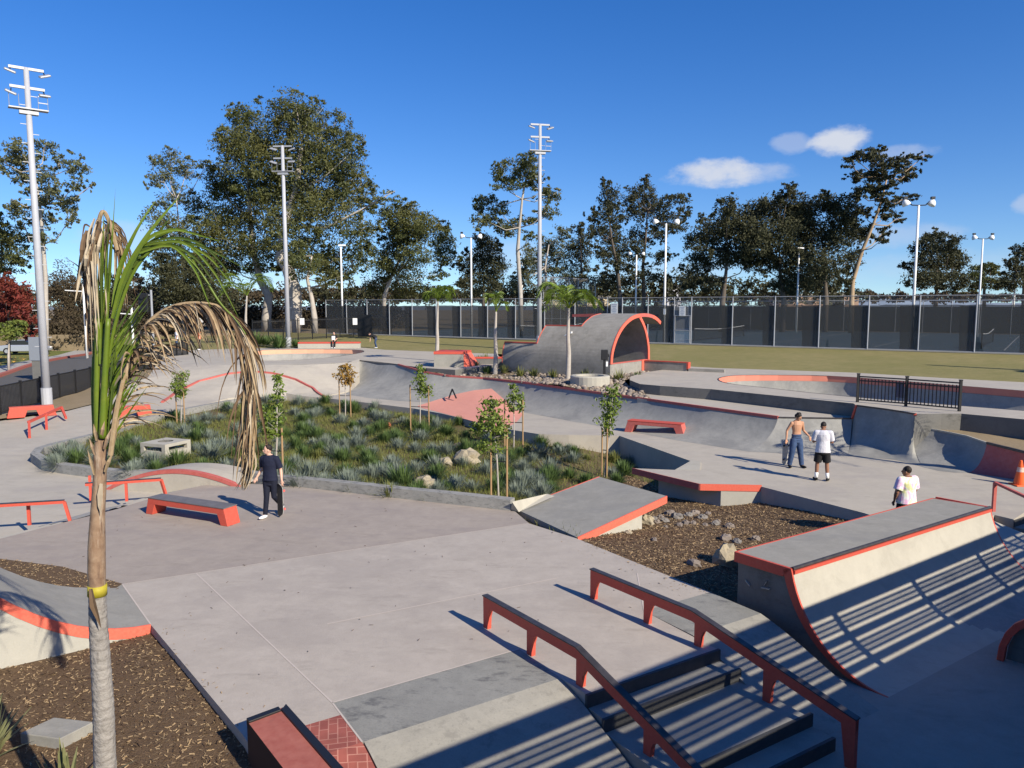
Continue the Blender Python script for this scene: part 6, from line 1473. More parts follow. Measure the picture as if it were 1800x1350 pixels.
# rocks
def rock(p, r, lab, seed, m_=None, nm='boulder', sq=(1, .8, .65)):
    rd = random.Random(seed); m = MB(); m.ell(p + Vector((0, 0, r * .28)), (r * sq[0], r * sq[1], r * sq[2]), 10, 7, rot=Matrix.Rotation(rd.uniform(0, 3), 3, 'Z') @ Matrix.Rotation(rd.uniform(-.4, .4), 3, 'X'), jit=.45, rnd=rd)
    o = m.build(nm, m_ or M_rock); b_m = o.modifiers.new('b', 'BEVEL'); b_m.width = r * .06; return tag(o, lab, 'rock')
rock(ground_hit(1276, 992, gz), .34, 'pale lichen marked boulder in the mulch beside the big quarter pipe', 3, sq=(.8, .7, 1.0))
rock(ground_hit(1136, 921, gz), .24, 'yellowish block of stone beside the slab ramp wall', 5)
rock(ground_hit(1220, 995, gz), .15, 'flat pinkish stone in the mulch left of the big boulder', 6, M_cob)
rock(ground_hit(1275, 950, gz), .17, 'flat tan stone in the middle of the mulch bed', 7, M_cob)
rock(ground_hit(1105, 938, gz), .10, 'small white stone by the slab ramp base', 8)
rock(ground_hit(1150, 951, gz), .09, 'small tan stone in the mulch near the slab ramp', 9, M_cob)
rock(ground_hit(822, 815, gz), .55, 'large tan boulder in the middle of the garden', 10)
rock(ground_hit(806, 793, gz), .35, 'dark boulder behind the large tan garden boulder', 11, M_barkD)
rock(ground_hit(783, 818, gz), .32, 'low grey boulder left of the large tan garden boulder', 12)
rock(ground_hit(746, 858, gz), .38, 'tan boulder close to the front garden wall', 13)
cobs = [(1177, 905, .15), (1160, 913, .13), (1190, 912, .17), (1155, 920, .1), (1168, 918, .12), (1150, 915, .11), (1210, 908, .13), (1222, 905, .14), (1235, 912, .13), (1205, 922, .12), (1195, 925, .1), (1218, 922, .1), (1258, 923, .12), (1283, 928, .13), (1240, 925, .09), (1328, 950, .12), (1295, 955, .12), (1170, 928, .08), (1245, 905, .09), (1262, 918, .08)]
near_what = ['slab ramp corner', 'slab ramp corner', 'slab ramp corner']
ORN = 'leftmost,second,third,fourth,fifth,sixth,seventh,eighth,ninth,tenth,eleventh,twelfth,thirteenth,fourteenth,fifteenth,sixteenth,seventeenth,eighteenth,nineteenth,rightmost'.split(',')
for i, (x, y, r) in enumerate(sorted(cobs)):
    o = rock(ground_hit(x, y, gz), r, f'rounded river stone, {ORN[i]} from the left among the stones in the mulch bed', 40 + i, M_cob if i % 3 else mat('grey_cobble', (.19, .175, .16), .85) if 'grey_cobble' not in MATS else MATS['grey_cobble'], 'river_stone'); o['group'] = 'grey river stones in the mulch bed'
# cobbles of the rock garden: too many to count
m = MB(); rd = random.Random(2); 
pv = MB(); pv.ell((0, 0, 0), (1, .8, .6), 7, 4)
c = 0
while c < 2300:
    x = rd.uniform(-4, 10); y = rd.uniform(30, 47)
    if not inpoly(x, y, rk): continue
    px_, _ = PXY((x, y, 1.3))
    if px_ < 905 and rd.random() < .75: c += .5; continue
    r = rd.uniform(.05, .15); M3 = Matrix.Rotation(rd.uniform(0, 6), 3, 'Z'); p = Vector((x, y, rkz(x, y) + r * .2)); m.add([p + M3 @ Vector(v) * r for v in pv.v], pv.f, rd.choice((0, 0, 1))); c += 1
o_ = m.build('cobbles', [M_cob, mat('pale_cobble', (.31, .26, .21), .85)], smooth=True); o_['kind'] = 'stuff'
# spiky flax plants in the rock garden, shrubs by the poles
V, F = clump_mesh(60, .75, .03, .7, .15, rng); fx = np_mesh('flax_plant', V, F, M_straw); firstf = True
for x, y, z, s, lab in ((915, 662, 1.18, 1.0, 'spiky flax plant right of the middle slim palm'), (938, 663, 1.18, 1.0, 'spiky flax plant against the low part of the concrete shell'), (972, 665, 1.18, .9, 'spiky flax plant left of the right slim palm'), (1028, 669, 1.15, 1.1, 'spiky flax plant just left of the utility post'), (1088, 672, 1.15, 1.1, 'spiky flax plant just right of the utility post'), (886, 655, 1.25, .9, 'dark spiky plant at the left end of the shell wall'), (855, 636, 1.3, 1.0, 'spiky plant between the left and middle slim palms')):
    o = fx if firstf else fx.copy()
    if not firstf: COL.objects.link(o)
    firstf = False; o.location = W(x, y, z); o.scale = (s,) * 3; o.rotation_euler = (0, 0, RND.uniform(0, 6)); tag(o, lab, 'flax plant')
V, F = clump_mesh(190, .55, .028, 1.0, .1, rng); fx = np_mesh('low_shrub', V, F, M_green); firstf = True
for x, y, z, s, lab in ((797, 645, 1.3, 1.2, 'low dark green shrub right of the left slim palm'), (835, 648, 1.3, 1.0, 'low dark green shrub left of the middle slim palm'), (842, 640, 1.3, 1.2, 'low green shrub behind the rock garden left end'), (958, 652, 1.3, .8, 'small low shrub between flax plants in the cobbles'), (450, 606, 1.7, 2.4, 'broad green hedge shrub left of the mid floodlight pole'), (468, 606, 1.7, 1.8, 'rounded green shrub beside the mid floodlight pole'), (490, 610, 1.6, 2.4, 'dark twiggy shrub at the foot of the mid floodlight pole'), (520, 609, 1.6, 1.4, 'small dark shrub right of the mid floodlight pole'), (1120, 668, 1.2, .9, 'low shrub under the round nose of the bowl deck'), (812, 650, 1.2, 1.1, 'dark shrub in the cobbles midway between the left and middle slim palms'), (780, 652, 1.2, .9, 'low shrub in the cobbles just right of the left slim palm base'), (856, 656, 1.2, 1.0, 'low shrub in the cobbles at the base of the middle slim palm'), (895, 650, 1.2, 1.2, 'dark shrub at the left end of the shell wall'), (915, 655, 1.2, .8, 'small shrub in the cobbles under the low shell wall')):
    o = fx if firstf else fx.copy()
    if not firstf: COL.objects.link(o)
    firstf = False; o.location = W(x, y, z); o.scale = (s,) * 3; o.rotation_euler = (0, 0, RND.uniform(0, 6)); tag(o, lab, 'shrub')
V, F = clump_mesh(46, .85, .032, .75, .2, rng, seg=4); fx = np_mesh('flax_plant', V, F, mat('olive_flax', (.14, .15, .06), .5, noise=[(3, .6, (.3, .27, .12)), (8, .4, (.06, .07, .04))])); firstf = True
for x, y, s, lab in ((-40, 1345, 1.0, 'spiky green flax plant in the bottom left frame corner'), (120, 1400, .85, 'spiky olive flax plant at the foot of the near palm')):
    o = fx if firstf else fx.copy()
    if not firstf: COL.objects.link(o)
    firstf = False; o.location = W(x, y, -.15); o.scale = (s,) * 3; o.rotation_euler = (0, 0, RND.uniform(0, 6)); tag(o, lab, 'flax plant')
#@@SPLIT5
# ================================================================ PALMS
def ribbon(m, pts, wd, side, mi=0, fold=.3):
    """thin leaf strip along pts with half width wd tapering to the tip; slightly V folded"""
    n = len(pts); vs = []
    for i, p in enumerate(pts):
        t = i / (n - 1); w_ = wd * (.35 + 1.1 * t if t < .3 else (1 - (t - .3) / .7) ** .8 * .68 + .02)
        d = (pts[min(i + 1, n - 1)] - pts[max(i - 1, 0)]).normalized(); s = d.cross(side)
        s = s.normalized() if s.length > 1e-4 else Vector((1, 0, 0)); u = d.cross(s).normalized()
        vs += [p - s * w_ + u * w_ * fold, p, p + s * w_ + u * w_ * fold]
    m.add(vs, [(3 * i + j, 3 * i + j + 1, 3 * i + j + 4, 3 * i + j + 3) for i in range(n - 1) for j in range(2)], mi)
def spline(P, k=6):
    o = []
    for i in range(len(P) - 1):
        p0, p1, p2, p3 = P[max(i - 1, 0)], P[i], P[i + 1], P[min(i + 2, len(P) - 1)]
        for j in range(k):
            t = j / k; o.append(.5 * ((2 * p1) + (p2 - p0) * t + (2 * p0 - 5 * p1 + 4 * p2 - p3) * t * t + (3 * p1 - p0 - 3 * p2 + p3) * t ** 3))
    return o + [P[-1]]
def frond(par, path, r0, L_, n, mats, start=.2, grav=.5, up=.4, wd=.016, rd=RND, name='frond', dry=0., lens=None, side_dir=None, seg=5, sides=(-1, 1), fwd=.7):
    P = spline([Vector(p) for p in path], 8); N_ = len(P); m = MB()
    m.tube(P, [max(.004, r0 * (1 - .85 * i / (N_ - 1))) for i in range(N_)], 6, 0)
    for k in range(n):
        t = start + (1 - start) * (k + rd.random() * .6) / n; i = min(N_ - 2, int(t * (N_ - 1))); p = P[i].lerp(P[i + 1], t * (N_ - 1) - i)
        T = (P[i + 1] - P[i]).normalized(); sd = T.cross(Vector((0, 0, 1))); sd = sd.normalized() if sd.length > .05 else Vector((1, 0, 0))
        if side_dir is not None: sd = Vector(side_dir).normalized()
        for sg_ in sides:
            u_ = (t - start) / (1 - start); l = L_ * (lens(u_) if lens else (.55 + .9 * u_ * (1 - u_) * 2 - .35 * u_ ** 3)) * rd.uniform(.8, 1.12)
            d = (T * fwd + sd * sg_ * rd.uniform(.6, 1) + Vector((0, 0, up * rd.uniform(.5, 1.3)))).normalized(); q = [p.copy()]; v = d.copy(); pos = p.copy()
            for s in range(seg):
                v = (v + Vector((rd.uniform(-.06, .06) * (1 + 3 * dry), rd.uniform(-.06, .06) * (1 + 3 * dry), -grav * (s + .6) / seg))).normalized(); pos = pos + v * (l / seg); q.append(pos.copy())
            ribbon(m, q, wd * rd.uniform(.7, 1.2), (sd * sg_ + Vector((rd.uniform(-.5, .5), rd.uniform(-.5, .5), .3))).normalized() if not dry else Vector((rd.uniform(-1, 1), rd.uniform(-1, 1), rd.uniform(-.3, .3))).normalized(), rd.choice((0, 0, 1)) if len(mats) > 1 else 0)
    return m.build(name, mats, par)
M_pg = mat('palm_green', (.15, .235, .02), .45, noise=[(5, .6, (.23, .27, .03)), (20, .3, (.07, .13, .015))], trans=.3, spec=.5)
M_pgd = mat('palm_dark_green', (.065, .11, .018), .5, noise=[(6, .5, (.14, .16, .03))], trans=.25)
M_dry = mat('dry_frond', (.36, .255, .14), .8, noise=[(6, .6, (.24, .155, .08)), (25, .5, (.50, .40, .26))], trans=.12)
M_dryp = mat('pale_dry_frond', (.50, .42, .30), .75, noise=[(7, .5, (.38, .30, .2))], trans=.1)
M_dryd = mat('dark_dry_frond', (.11, .07, .04), .85, noise=[(6, .6, (.2, .13, .075))])
# near palm: everything stands in the plane about 6 m away
YP = 6.0
def A6(px, py, dy=0.): return AT(px, py, YP + dy)
pbase = A6(186, 1420); pbase.z = -.16
npm = thing('palm_tree', 'ringed grey palm trunk at left front with drooping dry and green fronds', 'palm tree', pbase)
tr_ = [Vector((pbase.x, YP, -.3)), A6(185, 1350), A6(182, 1250), A6(178, 1180), A6(173, 1100), A6(171, 1045)]
rr_ = [.092, .086, .082, .077, .071, .064]
P = spline(tr_, 14); n = len(P); rads = []
for i in range(n):
    t = i / (n - 1) * (len(rr_) - 1); a = int(min(t, len(rr_) - 2)); r = lerp(rr_[a], rr_[a + 1], t - a)
    rads.append(r * (1 + .022 * math.sin(i * 2.3) + .012 * math.sin(i * 5.1)))
m = MB(); m.tube(P, rads, 24)
def ringmat():
    m_ = mat('ringed_palm_bark', (.27, .25, .225), .9, noise=[(3.5, .8, (.17, .155, .14)), (34, .6, (.37, .345, .315))], stains=[(16, .55, (.12, .105, .095), .7, (1, 1, .25)), (9, .6, (.40, .38, .35), .5, (1, 1, 3))], bump=(26, .9))
    t = m_.node_tree; b = t.nodes['Principled BSDF']; n_ = t.nodes.new; l = t.links.new
    co = n_('ShaderNodeTexCoord'); wv = n_('ShaderNodeTexWave'); wv.bands_direction = 'Z'; wv.inputs['Scale'].default_value = 3.6; wv.inputs['Distortion'].default_value = 1.6; wv.inputs['Detail'].default_value = 3
    l(co.outputs['Object'], wv.inputs['Vector']); r = n_('ShaderNodeMapRange'); r.inputs['From Min'].default_value = .0; r.inputs['From Max'].default_value = .22; r.inputs['To Min'].default_value = .38; r.inputs['To Max'].default_value = 0
    l(wv.outputs['Fac'], r.inputs['Value']); src = b.inputs['Base Color'].links[0].from_socket; mx = n_('ShaderNodeMixRGB'); mx.inputs['Color2'].default_value = (.15, .13, .115, 1); l(r.outputs[0], mx.inputs['Fac']); l(src, mx.inputs['Color1']); l(mx.outputs[0], b.inputs['Base Color'])
    return m_
m.build('trunk', ringmat(), npm, smooth=True)
M_sheath = mat('brown_palm_sheath', (.27, .17, .10), .6, noise=[(3.2, .9, (.12, .07, .05)), (9, .6, (.40, .29, .19))], stains=[(5, .50, (.46, .38, .29), .8, (3, 3, .35)), (7, .56, (.08, .045, .035), .8, (4, 4, .4))], bump=(12, .4))
sh_p = [A6(171, 1047), A6(170, 1010), A6(170, 960), A6(172, 900), A6(175, 850), A6(176, 800), A6(178, 765)]; sh_r = [.062, .072, .070, .058, .054, .053, .040]
m = MB(); Ps = spline(sh_p, 6); n = len(Ps); rs_ = [np.interp(i / (n - 1) * 6, range(7), sh_r) for i in range(n)]; m.tube(Ps, rs_, 18, flat=.92); m.build('crownshaft', M_sheath, npm, smooth=True)
m = MB(); m.tube([A6(171, 1046), A6(171, 1028)], [.074, .073], 18); m.build('yellow_ring', mat('yellow_sheath', (.42, .36, .03), .6, noise=[(12, .6, (.25, .2, .03))]), npm, smooth=True)
# torn dark flap, pale peeled patch
m = MB(); fq = [A6(160, 1035, -.10), A6(165, 1065, -.12), A6(172, 1085, -.12), A6(178, 1105, -.11)]; ribbon(m, fq, .045, Vector((0, 1, .2))); m.build('torn_sheath', M_dryd, npm)
m = MB(); pq = [A6(178, 850, -.068), A6(176, 870, -.075), A6(175, 890, -.075), A6(178, 905, -.068)]; ribbon(m, pq, .034, Vector((0, 1, .1)), fold=.05); m.build('peeled_patch', M_dryp, npm)
for k, (dx, y0, y1) in enumerate(((-14, 800, 770), (-16, 835, 790), (12, 790, 752), (14, 830, 795), (4, 770, 740), (-9, 775, 745))):
    m = MB(); ribbon(m, [A6(176 + dx * .6, y0, -.05), A6(177 + dx, (y0 + y1) / 2, -.07), A6(178 + dx * 1.5, y1, -.06)], .028, Vector((0, 1, .1))); m.build('leaf_base', M_dry if k % 2 else M_sheath, npm)
# petiole stack rising green from the shaft
m = MB()
for (x0, x1, x2, yy, r, dy) in ((172, 170, 172, 560, .03, 0), (180, 183, 190, 560, .032, -.03), (186, 196, 206, 600, .022, .03), (168, 164, 166, 600, .022, .05)):
    q = spline([A6(x0, 770, dy), A6(x1, 690, dy), A6(x2, yy, dy)], 6); m.tube(q, [r * (1 - .4 * i / (len(q) - 1)) for i in range(len(q))], 8)
m.build('leaf_stalks', M_pg, npm, smooth=True)
# upright spear leaves
rp = random.Random(21); m = MB()
for x0, y0, x1, y1, wd_, mi in ((176, 640, 183, 362, .022, 0), (180, 640, 192, 372, .020, 1), (184, 640, 203, 330, .018, 0), (180, 560, 177, 375, .018, 1), (186, 560, 196, 400, .018, 1), (182, 620, 188, 420, .02, 0), (172, 620, 174, 420, .018, 1)):
    q = [A6(lerp(x0, x1, t), lerp(y0, y1, t), rp.uniform(-.04, .04)) for t in (0, .25, .5, .75, 1)]; ribbon(m, q, wd_, Vector((0, 1, 0)), mi)
m.build('spear_leaves', [M_pg, M_pgd], npm)
# bright green leaves to the upper right
m = MB()
def px_leaf(P_, wd, mi=0, dy=0): ribbon(m, spline([A6(x, y, dy + rp.uniform(-.03, .03)) for x, y in P_], 4), wd, Vector((0, 1, .1)), mi)
px_leaf([(198, 560), (222, 480), (262, 410), (316, 345)], .038, 0); px_leaf([(198, 540), (212, 470), (240, 405), (274, 352)], .03, 0, .05); px_leaf([(200, 570), (232, 480), (270, 425), (300, 380)], .03, 1, .03)
px_leaf([(205, 520), (250, 430), (300, 404), (345, 412), (392, 426)], .022, 0); px_leaf([(205, 525), (245, 445), (292, 410), (330, 403)], .022, 0, .04)
for (a, b, c, d, e) in (((245, 440), (300, 425), (350, 432), (400, 455), (440, 478)), ((245, 440), (310, 425), (365, 450), (400, 490), (425, 515)), ((250, 432), (320, 425), (370, 470), (400, 520), (420, 560)), ((240, 445), (300, 430), (345, 455), (372, 490), (392, 505)), ((250, 430), (305, 418), (355, 430), (395, 470), (412, 500)), ((240, 450), (290, 430), (330, 445), (352, 480), (368, 505)), ((245, 445), (300, 432), (340, 470), (362, 520), (372, 545))):
    px_leaf((a, b, c, d, e), .017, rp.choice((0, 1, 0)), rp.uniform(-.1, .1))
m.build('green_leaflets', [M_pg, M_pgd], npm)
# long arching rachis, green then dry
m = MB(); q = spline([A6(186, 660), A6(205, 560), A6(240, 470), A6(290, 430), A6(345, 470), A6(385, 530), A6(412, 560), A6(432, 588)], 6); m.tube(q, [.016 * (1 - .6 * i / (len(q) - 1)) for i in range(len(q))], 7); m.build('green_rachis', M_pg, npm, smooth=True)
# green fan in the middle, leaflets pointing up right
m = MB()
for k in range(26):
    t = k / 25; x0, y0 = lerp(186, 196, t), lerp(790, 600, t); l = 120 - 20 * t; an = R(62 - 6 * t + rp.uniform(-7, 7))
    q = [A6(x0 + math.cos(an) * l * s + 8 * s * s, y0 - math.sin(an) * l * s * 1.15, rp.uniform(-.12, .12) * s) for s in (0, .25, .5, .75, 1)]; ribbon(m, q, .014, Vector((0, 1, .1)), rp.choice((0, 0, 1)))
m.build('green_fan', [M_pg, M_pgd], npm)
# big dead frond arching to the right with hanging strips
arcp = [(194, 800), (205, 720), (222, 650), (255, 575), (300, 541), (350, 533), (395, 545), (425, 590), (443, 650), (448, 720), (440, 790), (430, 850)]
q = spline([A6(x, y, .12 * i / 11 - .05) for i, (x, y) in enumerate(arcp)], 6); m = MB(); m.tube(q, [max(.006, .022 * (1 - .75 * i / (len(q) - 1))) for i in range(len(q))], 7)
for k in range(200):
    t = .20 + .80 * ((k + rp.random()) / 200) ** 1.25; i = int(t * (len(q) - 1)); i = min(i, len(q) - 2); p = q[i]
    T = (q[i + 1] - q[i]).normalized(); u_ = (t - .20) / .80; sg_ = rp.choice((-1, 1)); yy_ = PXY(p)[1]; l = min(.72, max(.12, (858 - yy_) / 221)) * rp.uniform(.5, 1.05) * (1 if u_ > .1 else .6)
    v = (T * rp.uniform(.25, .9) + Vector((rp.uniform(-.1, .35) - .4 * (u_ > .6), sg_ * rp.uniform(.2, .6), .15))).normalized(); pos = p.copy(); qq = [pos.copy()]
    for s in range(7):
        v = (v + Vector((rp.uniform(-.08, .08), rp.uniform(-.06, .06), -.36))).normalized(); pos = pos + v * (l / 7); qq.append(pos.copy())
    ribbon(m, qq, .019 * rp.uniform(.4, 1.3), Vector((rp.uniform(-.6, .6), rp.uniform(.4, 1), rp.uniform(-.3, .3))).normalized(), rp.choice((0, 1, 2, 2, 0)), fold=.6)
for k in range(40):
    t0 = rp.uniform(.66, .95); i = int(t0 * (len(q) - 1)); p = q[i]; x_, y_ = PXY(p); l = rp.uniform(70, 210); pe = A6(min(446, x_ + rp.uniform(-24, 2)) - 8, min(862, y_ + l), rp.uniform(-.08, .15))
    mid = p.lerp(pe, .5) + Vector((rp.uniform(-.03, .05), rp.uniform(-.05, .05), 0)); ribbon(m, spline([p, mid, pe], 4), .014 * rp.uniform(.6, 1.3), Vector((rp.uniform(-1, 1), rp.uniform(.2, 1), 0)).normalized(), rp.choice((0, 0, 1, 2)), fold=.7)
m.build('dead_frond', [M_dry, M_dryp, M_dryd], npm)
# smaller dry strips between shaft and arch
m = MB(); q = spline([A6(194, 800, -.05), A6(206, 740), A6(214, 690), A6(232, 640), A6(262, 605)], 6); m.tube(q, .016, 6)
for k in range(34):
    t = .15 + .85 * (k + rp.random()) / 34; i = min(len(q) - 2, int(t * (len(q) - 1))); p = q[i]; T = (q[i + 1] - q[i]).normalized(); l = rp.uniform(.22, .6)
    v = (T * rp.uniform(.3, 1) + Vector((rp.uniform(.1, .9), rp.uniform(-.6, .6), rp.uniform(-.1, .5)))).normalized(); pos = p.copy(); qq = [pos.copy()]
    for s in range(6): v = (v + Vector((rp.uniform(-.1, .1), rp.uniform(-.1, .1), -.26))).normalized(); pos = pos + v * (l / 6); qq.append(pos.copy())
    ribbon(m, qq, .013 * rp.uniform(.6, 1.2), Vector((rp.uniform(-1, 1), 1, 0)).normalized(), rp.choice((0, 1, 0, 2)), fold=.6)
m.build('dead_frond', [M_dry, M_dryp, M_dryd], npm)
# folded dead fronds at the top left
m = MB()
for k in range(34):
    x0 = rp.uniform(150, 186); x1 = x0 + rp.uniform(-28, 6) * (1 if k % 3 else .3); yt = 372 + abs(x0 - 170) * 1.1 + rp.uniform(0, 26); ye = rp.uniform(440, 600)
    if k < 16: x0 = rp.uniform(145, 176); x1 = x0 + rp.uniform(0, 14); ye = rp.uniform(540, 640)
    q_ = spline([A6(x0 + 8, yt + 6, rp.uniform(-.05, .1)), A6(x0, yt + 40, rp.uniform(-.1, .1)), A6((x0 + x1) / 2, (yt + ye) / 2 + 10, rp.uniform(-.1, .1)), A6(x1, ye, rp.uniform(-.1, .1))], 4); ribbon(m, q_, rp.uniform(.012, .03), Vector((rp.uniform(-.5, .5), 1, 0)).normalized(), rp.choice((0, 1, 1, 2)), fold=.5)
for k in range(26):
    x0 = rp.uniform(180, 192); x1 = rp.uniform(200, 240); y0 = rp.uniform(380, 420); y1 = rp.uniform(440, 560)
    q_ = spline([A6(x0, y0, .1), A6((x0 + x1) / 2 + 6, y0 + 25, .12), A6(x1, y1, .12 + rp.uniform(-.1, .1))], 5); ribbon(m, q_, rp.uniform(.008, .018), Vector((rp.uniform(-.5, .5), 1, 0)).normalized(), 2 if k % 3 else 0, fold=.5)
px_l = [(172, 480), (150, 468), (128, 458), (120, 452)]
for P_ in ([(170, 530), (160, 500), (140, 470), (112, 452)], [(168, 560), (158, 520), (146, 490), (130, 470)], [(150, 420), (142, 450), (136, 490), (128, 520)], [(160, 400), (150, 395), (146, 410), (142, 430)]):
    ribbon(m, spline([A6(x, y, .02) for x, y in P_], 4), .012, Vector((0, 1, 0)), 2, fold=.5)
q_ = spline([A6(176, 640, .05), A6(166, 520, .05), A6(168, 430, .05), A6(178, 375, .05), A6(190, 385, .08), A6(206, 440, .1)], 6); m.tube(q_, .016, 6, 0)
m.build('dead_frond', [M_dry, M_dryp, M_dryd], npm)
# leaf strips standing close to the trunk
m = MB()
for k in range(16):
    x0 = rp.uniform(164, 190); x1 = x0 + rp.uniform(-6, 22); q_ = [A6(lerp(x0, x1, t), lerp(770, rp.uniform(520, 640), t), rp.uniform(-.05, .05)) for t in (0, .33, .66, 1)]; ribbon(m, q_, .014, Vector((0, 1, 0)), rp.choice((0, 1)))
m.build('green_leaflets', [M_pg, M_pgd], npm)

def slim_palm(base, topc, lab, nf, fl, green, seed, spread=1., zb=1.25, up=.55, tilt=0):
    rd = random.Random(seed); b = W(base[0], base[1], zb); D = b.y; t = AT(topc[0], topc[1], D); s = D / FP
    p = thing('slim_palm', lab, 'palm tree', b, 'slim young palms around the shell' if zb < 1.4 and zb > 1 else None)
    if 'group' in p.keys() and p['group'] is None: del p['group']
    q = spline([b - Vector((0, 0, .1)), b.lerp(t, .35) + Vector((.03, 0, 0)), b.lerp(t, .62) - Vector((.02, 0, 0)), t], 6)
    m = MB(); n = len(q); m.tube(q, [lerp(.15, .10, i / (n * .6)) if i < n * .6 else (.10 - .05 * (i - n * .6) / (n * .4)) for i in range(n)], 10); m.build('trunk', M_barkW, p, smooth=True)
    for k in range(nf):
        a = 6.283 * k / nf + rd.uniform(-.4, .4) + tilt; el = rd.uniform(.2, 1.1) * up * 1.4; l = fl * rd.uniform(.8, 1.15)
        dx, dy = math.cos(a) * spread, math.sin(a) * spread; path = [t, t + Vector((dx * l * .35, dy * l * .35, l * .42 * (.4 + el))), t + Vector((dx * l * .75, dy * l * .75, l * .5 * (.35 + el) )), t + Vector((dx * l * 1.05, dy * l * 1.05, l * (.15 + .45 * el - .3)))]
        frond(p, path, .03, fl * .46, 34, green, .15, .38, .25, .034, rd, 'frond')
    return p
slim_palm((767, 641), (770, 530), 'left slim palm in front of the coral topped block', 13, 1.25, [M_pg, M_pgd], 5, .8, 1.25, .8)
slim_palm((870, 657), (872, 548), 'middle slim palm with a sparse crown at the end of the shell wall', 4, 1.1, [M_pg, M_pgd], 7, .6, 1.2, 1.1, tilt=-.2)
slim_palm((998, 668), (1000, 542), 'right slim palm with a wide crown in front of the shell', 15, 1.55, [M_pg, M_pgd], 9, 1., 1.2, .7)
slim_palm((430, 606), (434, 520), 'small palm beyond the far ledge left of the mid floodlight pole', 7, 2.4, [M_pg, M_pgd], 12, .9, 1.7, .8)
# a palm just outside the frame whose shadow crosses the middle plaza
op = Vector((16.6, 19.9, 0)); opt = thing('palm_tree', 'palm outside the right frame edge casting the long shadow across the plaza', 'palm tree', op)
m = MB(); m.tube([op, op + Vector((.05, 0, 2.5)), op + Vector((0, 0, 4.4))], [.16, .12, .09], 10); m.build('trunk', M_tread, opt)
rd = random.Random(3)
for k in range(7):
    a = 6.283 * k / 7; t = op + Vector((0, 0, 4.4)); dx, dy = math.cos(a), math.sin(a); l = 1.7
    frond(opt, [t, t + Vector((dx * .6, dy * .6, .8)), t + Vector((dx * 1.3, dy * 1.3, .9)), t + Vector((dx * 1.9, dy * 1.9, .2))], .03, .6, 24, [M_pg, M_pgd], .15, .4, .3, .025, rd)
# off-frame floodlight pole whose thin shadow lies across the lawn
q = Vector((42.0, 24.0, .8)); fp_ = thing('floodlight_pole', 'floodlight pole outside the right frame edge casting the thin shadow on the lawn', 'light pole', q, 'tall floodlight poles')
m = MB(); m.tube([q, q + Vector((0, 0, 17))], [.26, .15], 10); m.build('pole', M_pole, fp_)
m = MB(); m.box(q + Vector((0, 0, 13.6)), (2.4, .8, .2)); m.build('service_platform', M_galv, fp_)

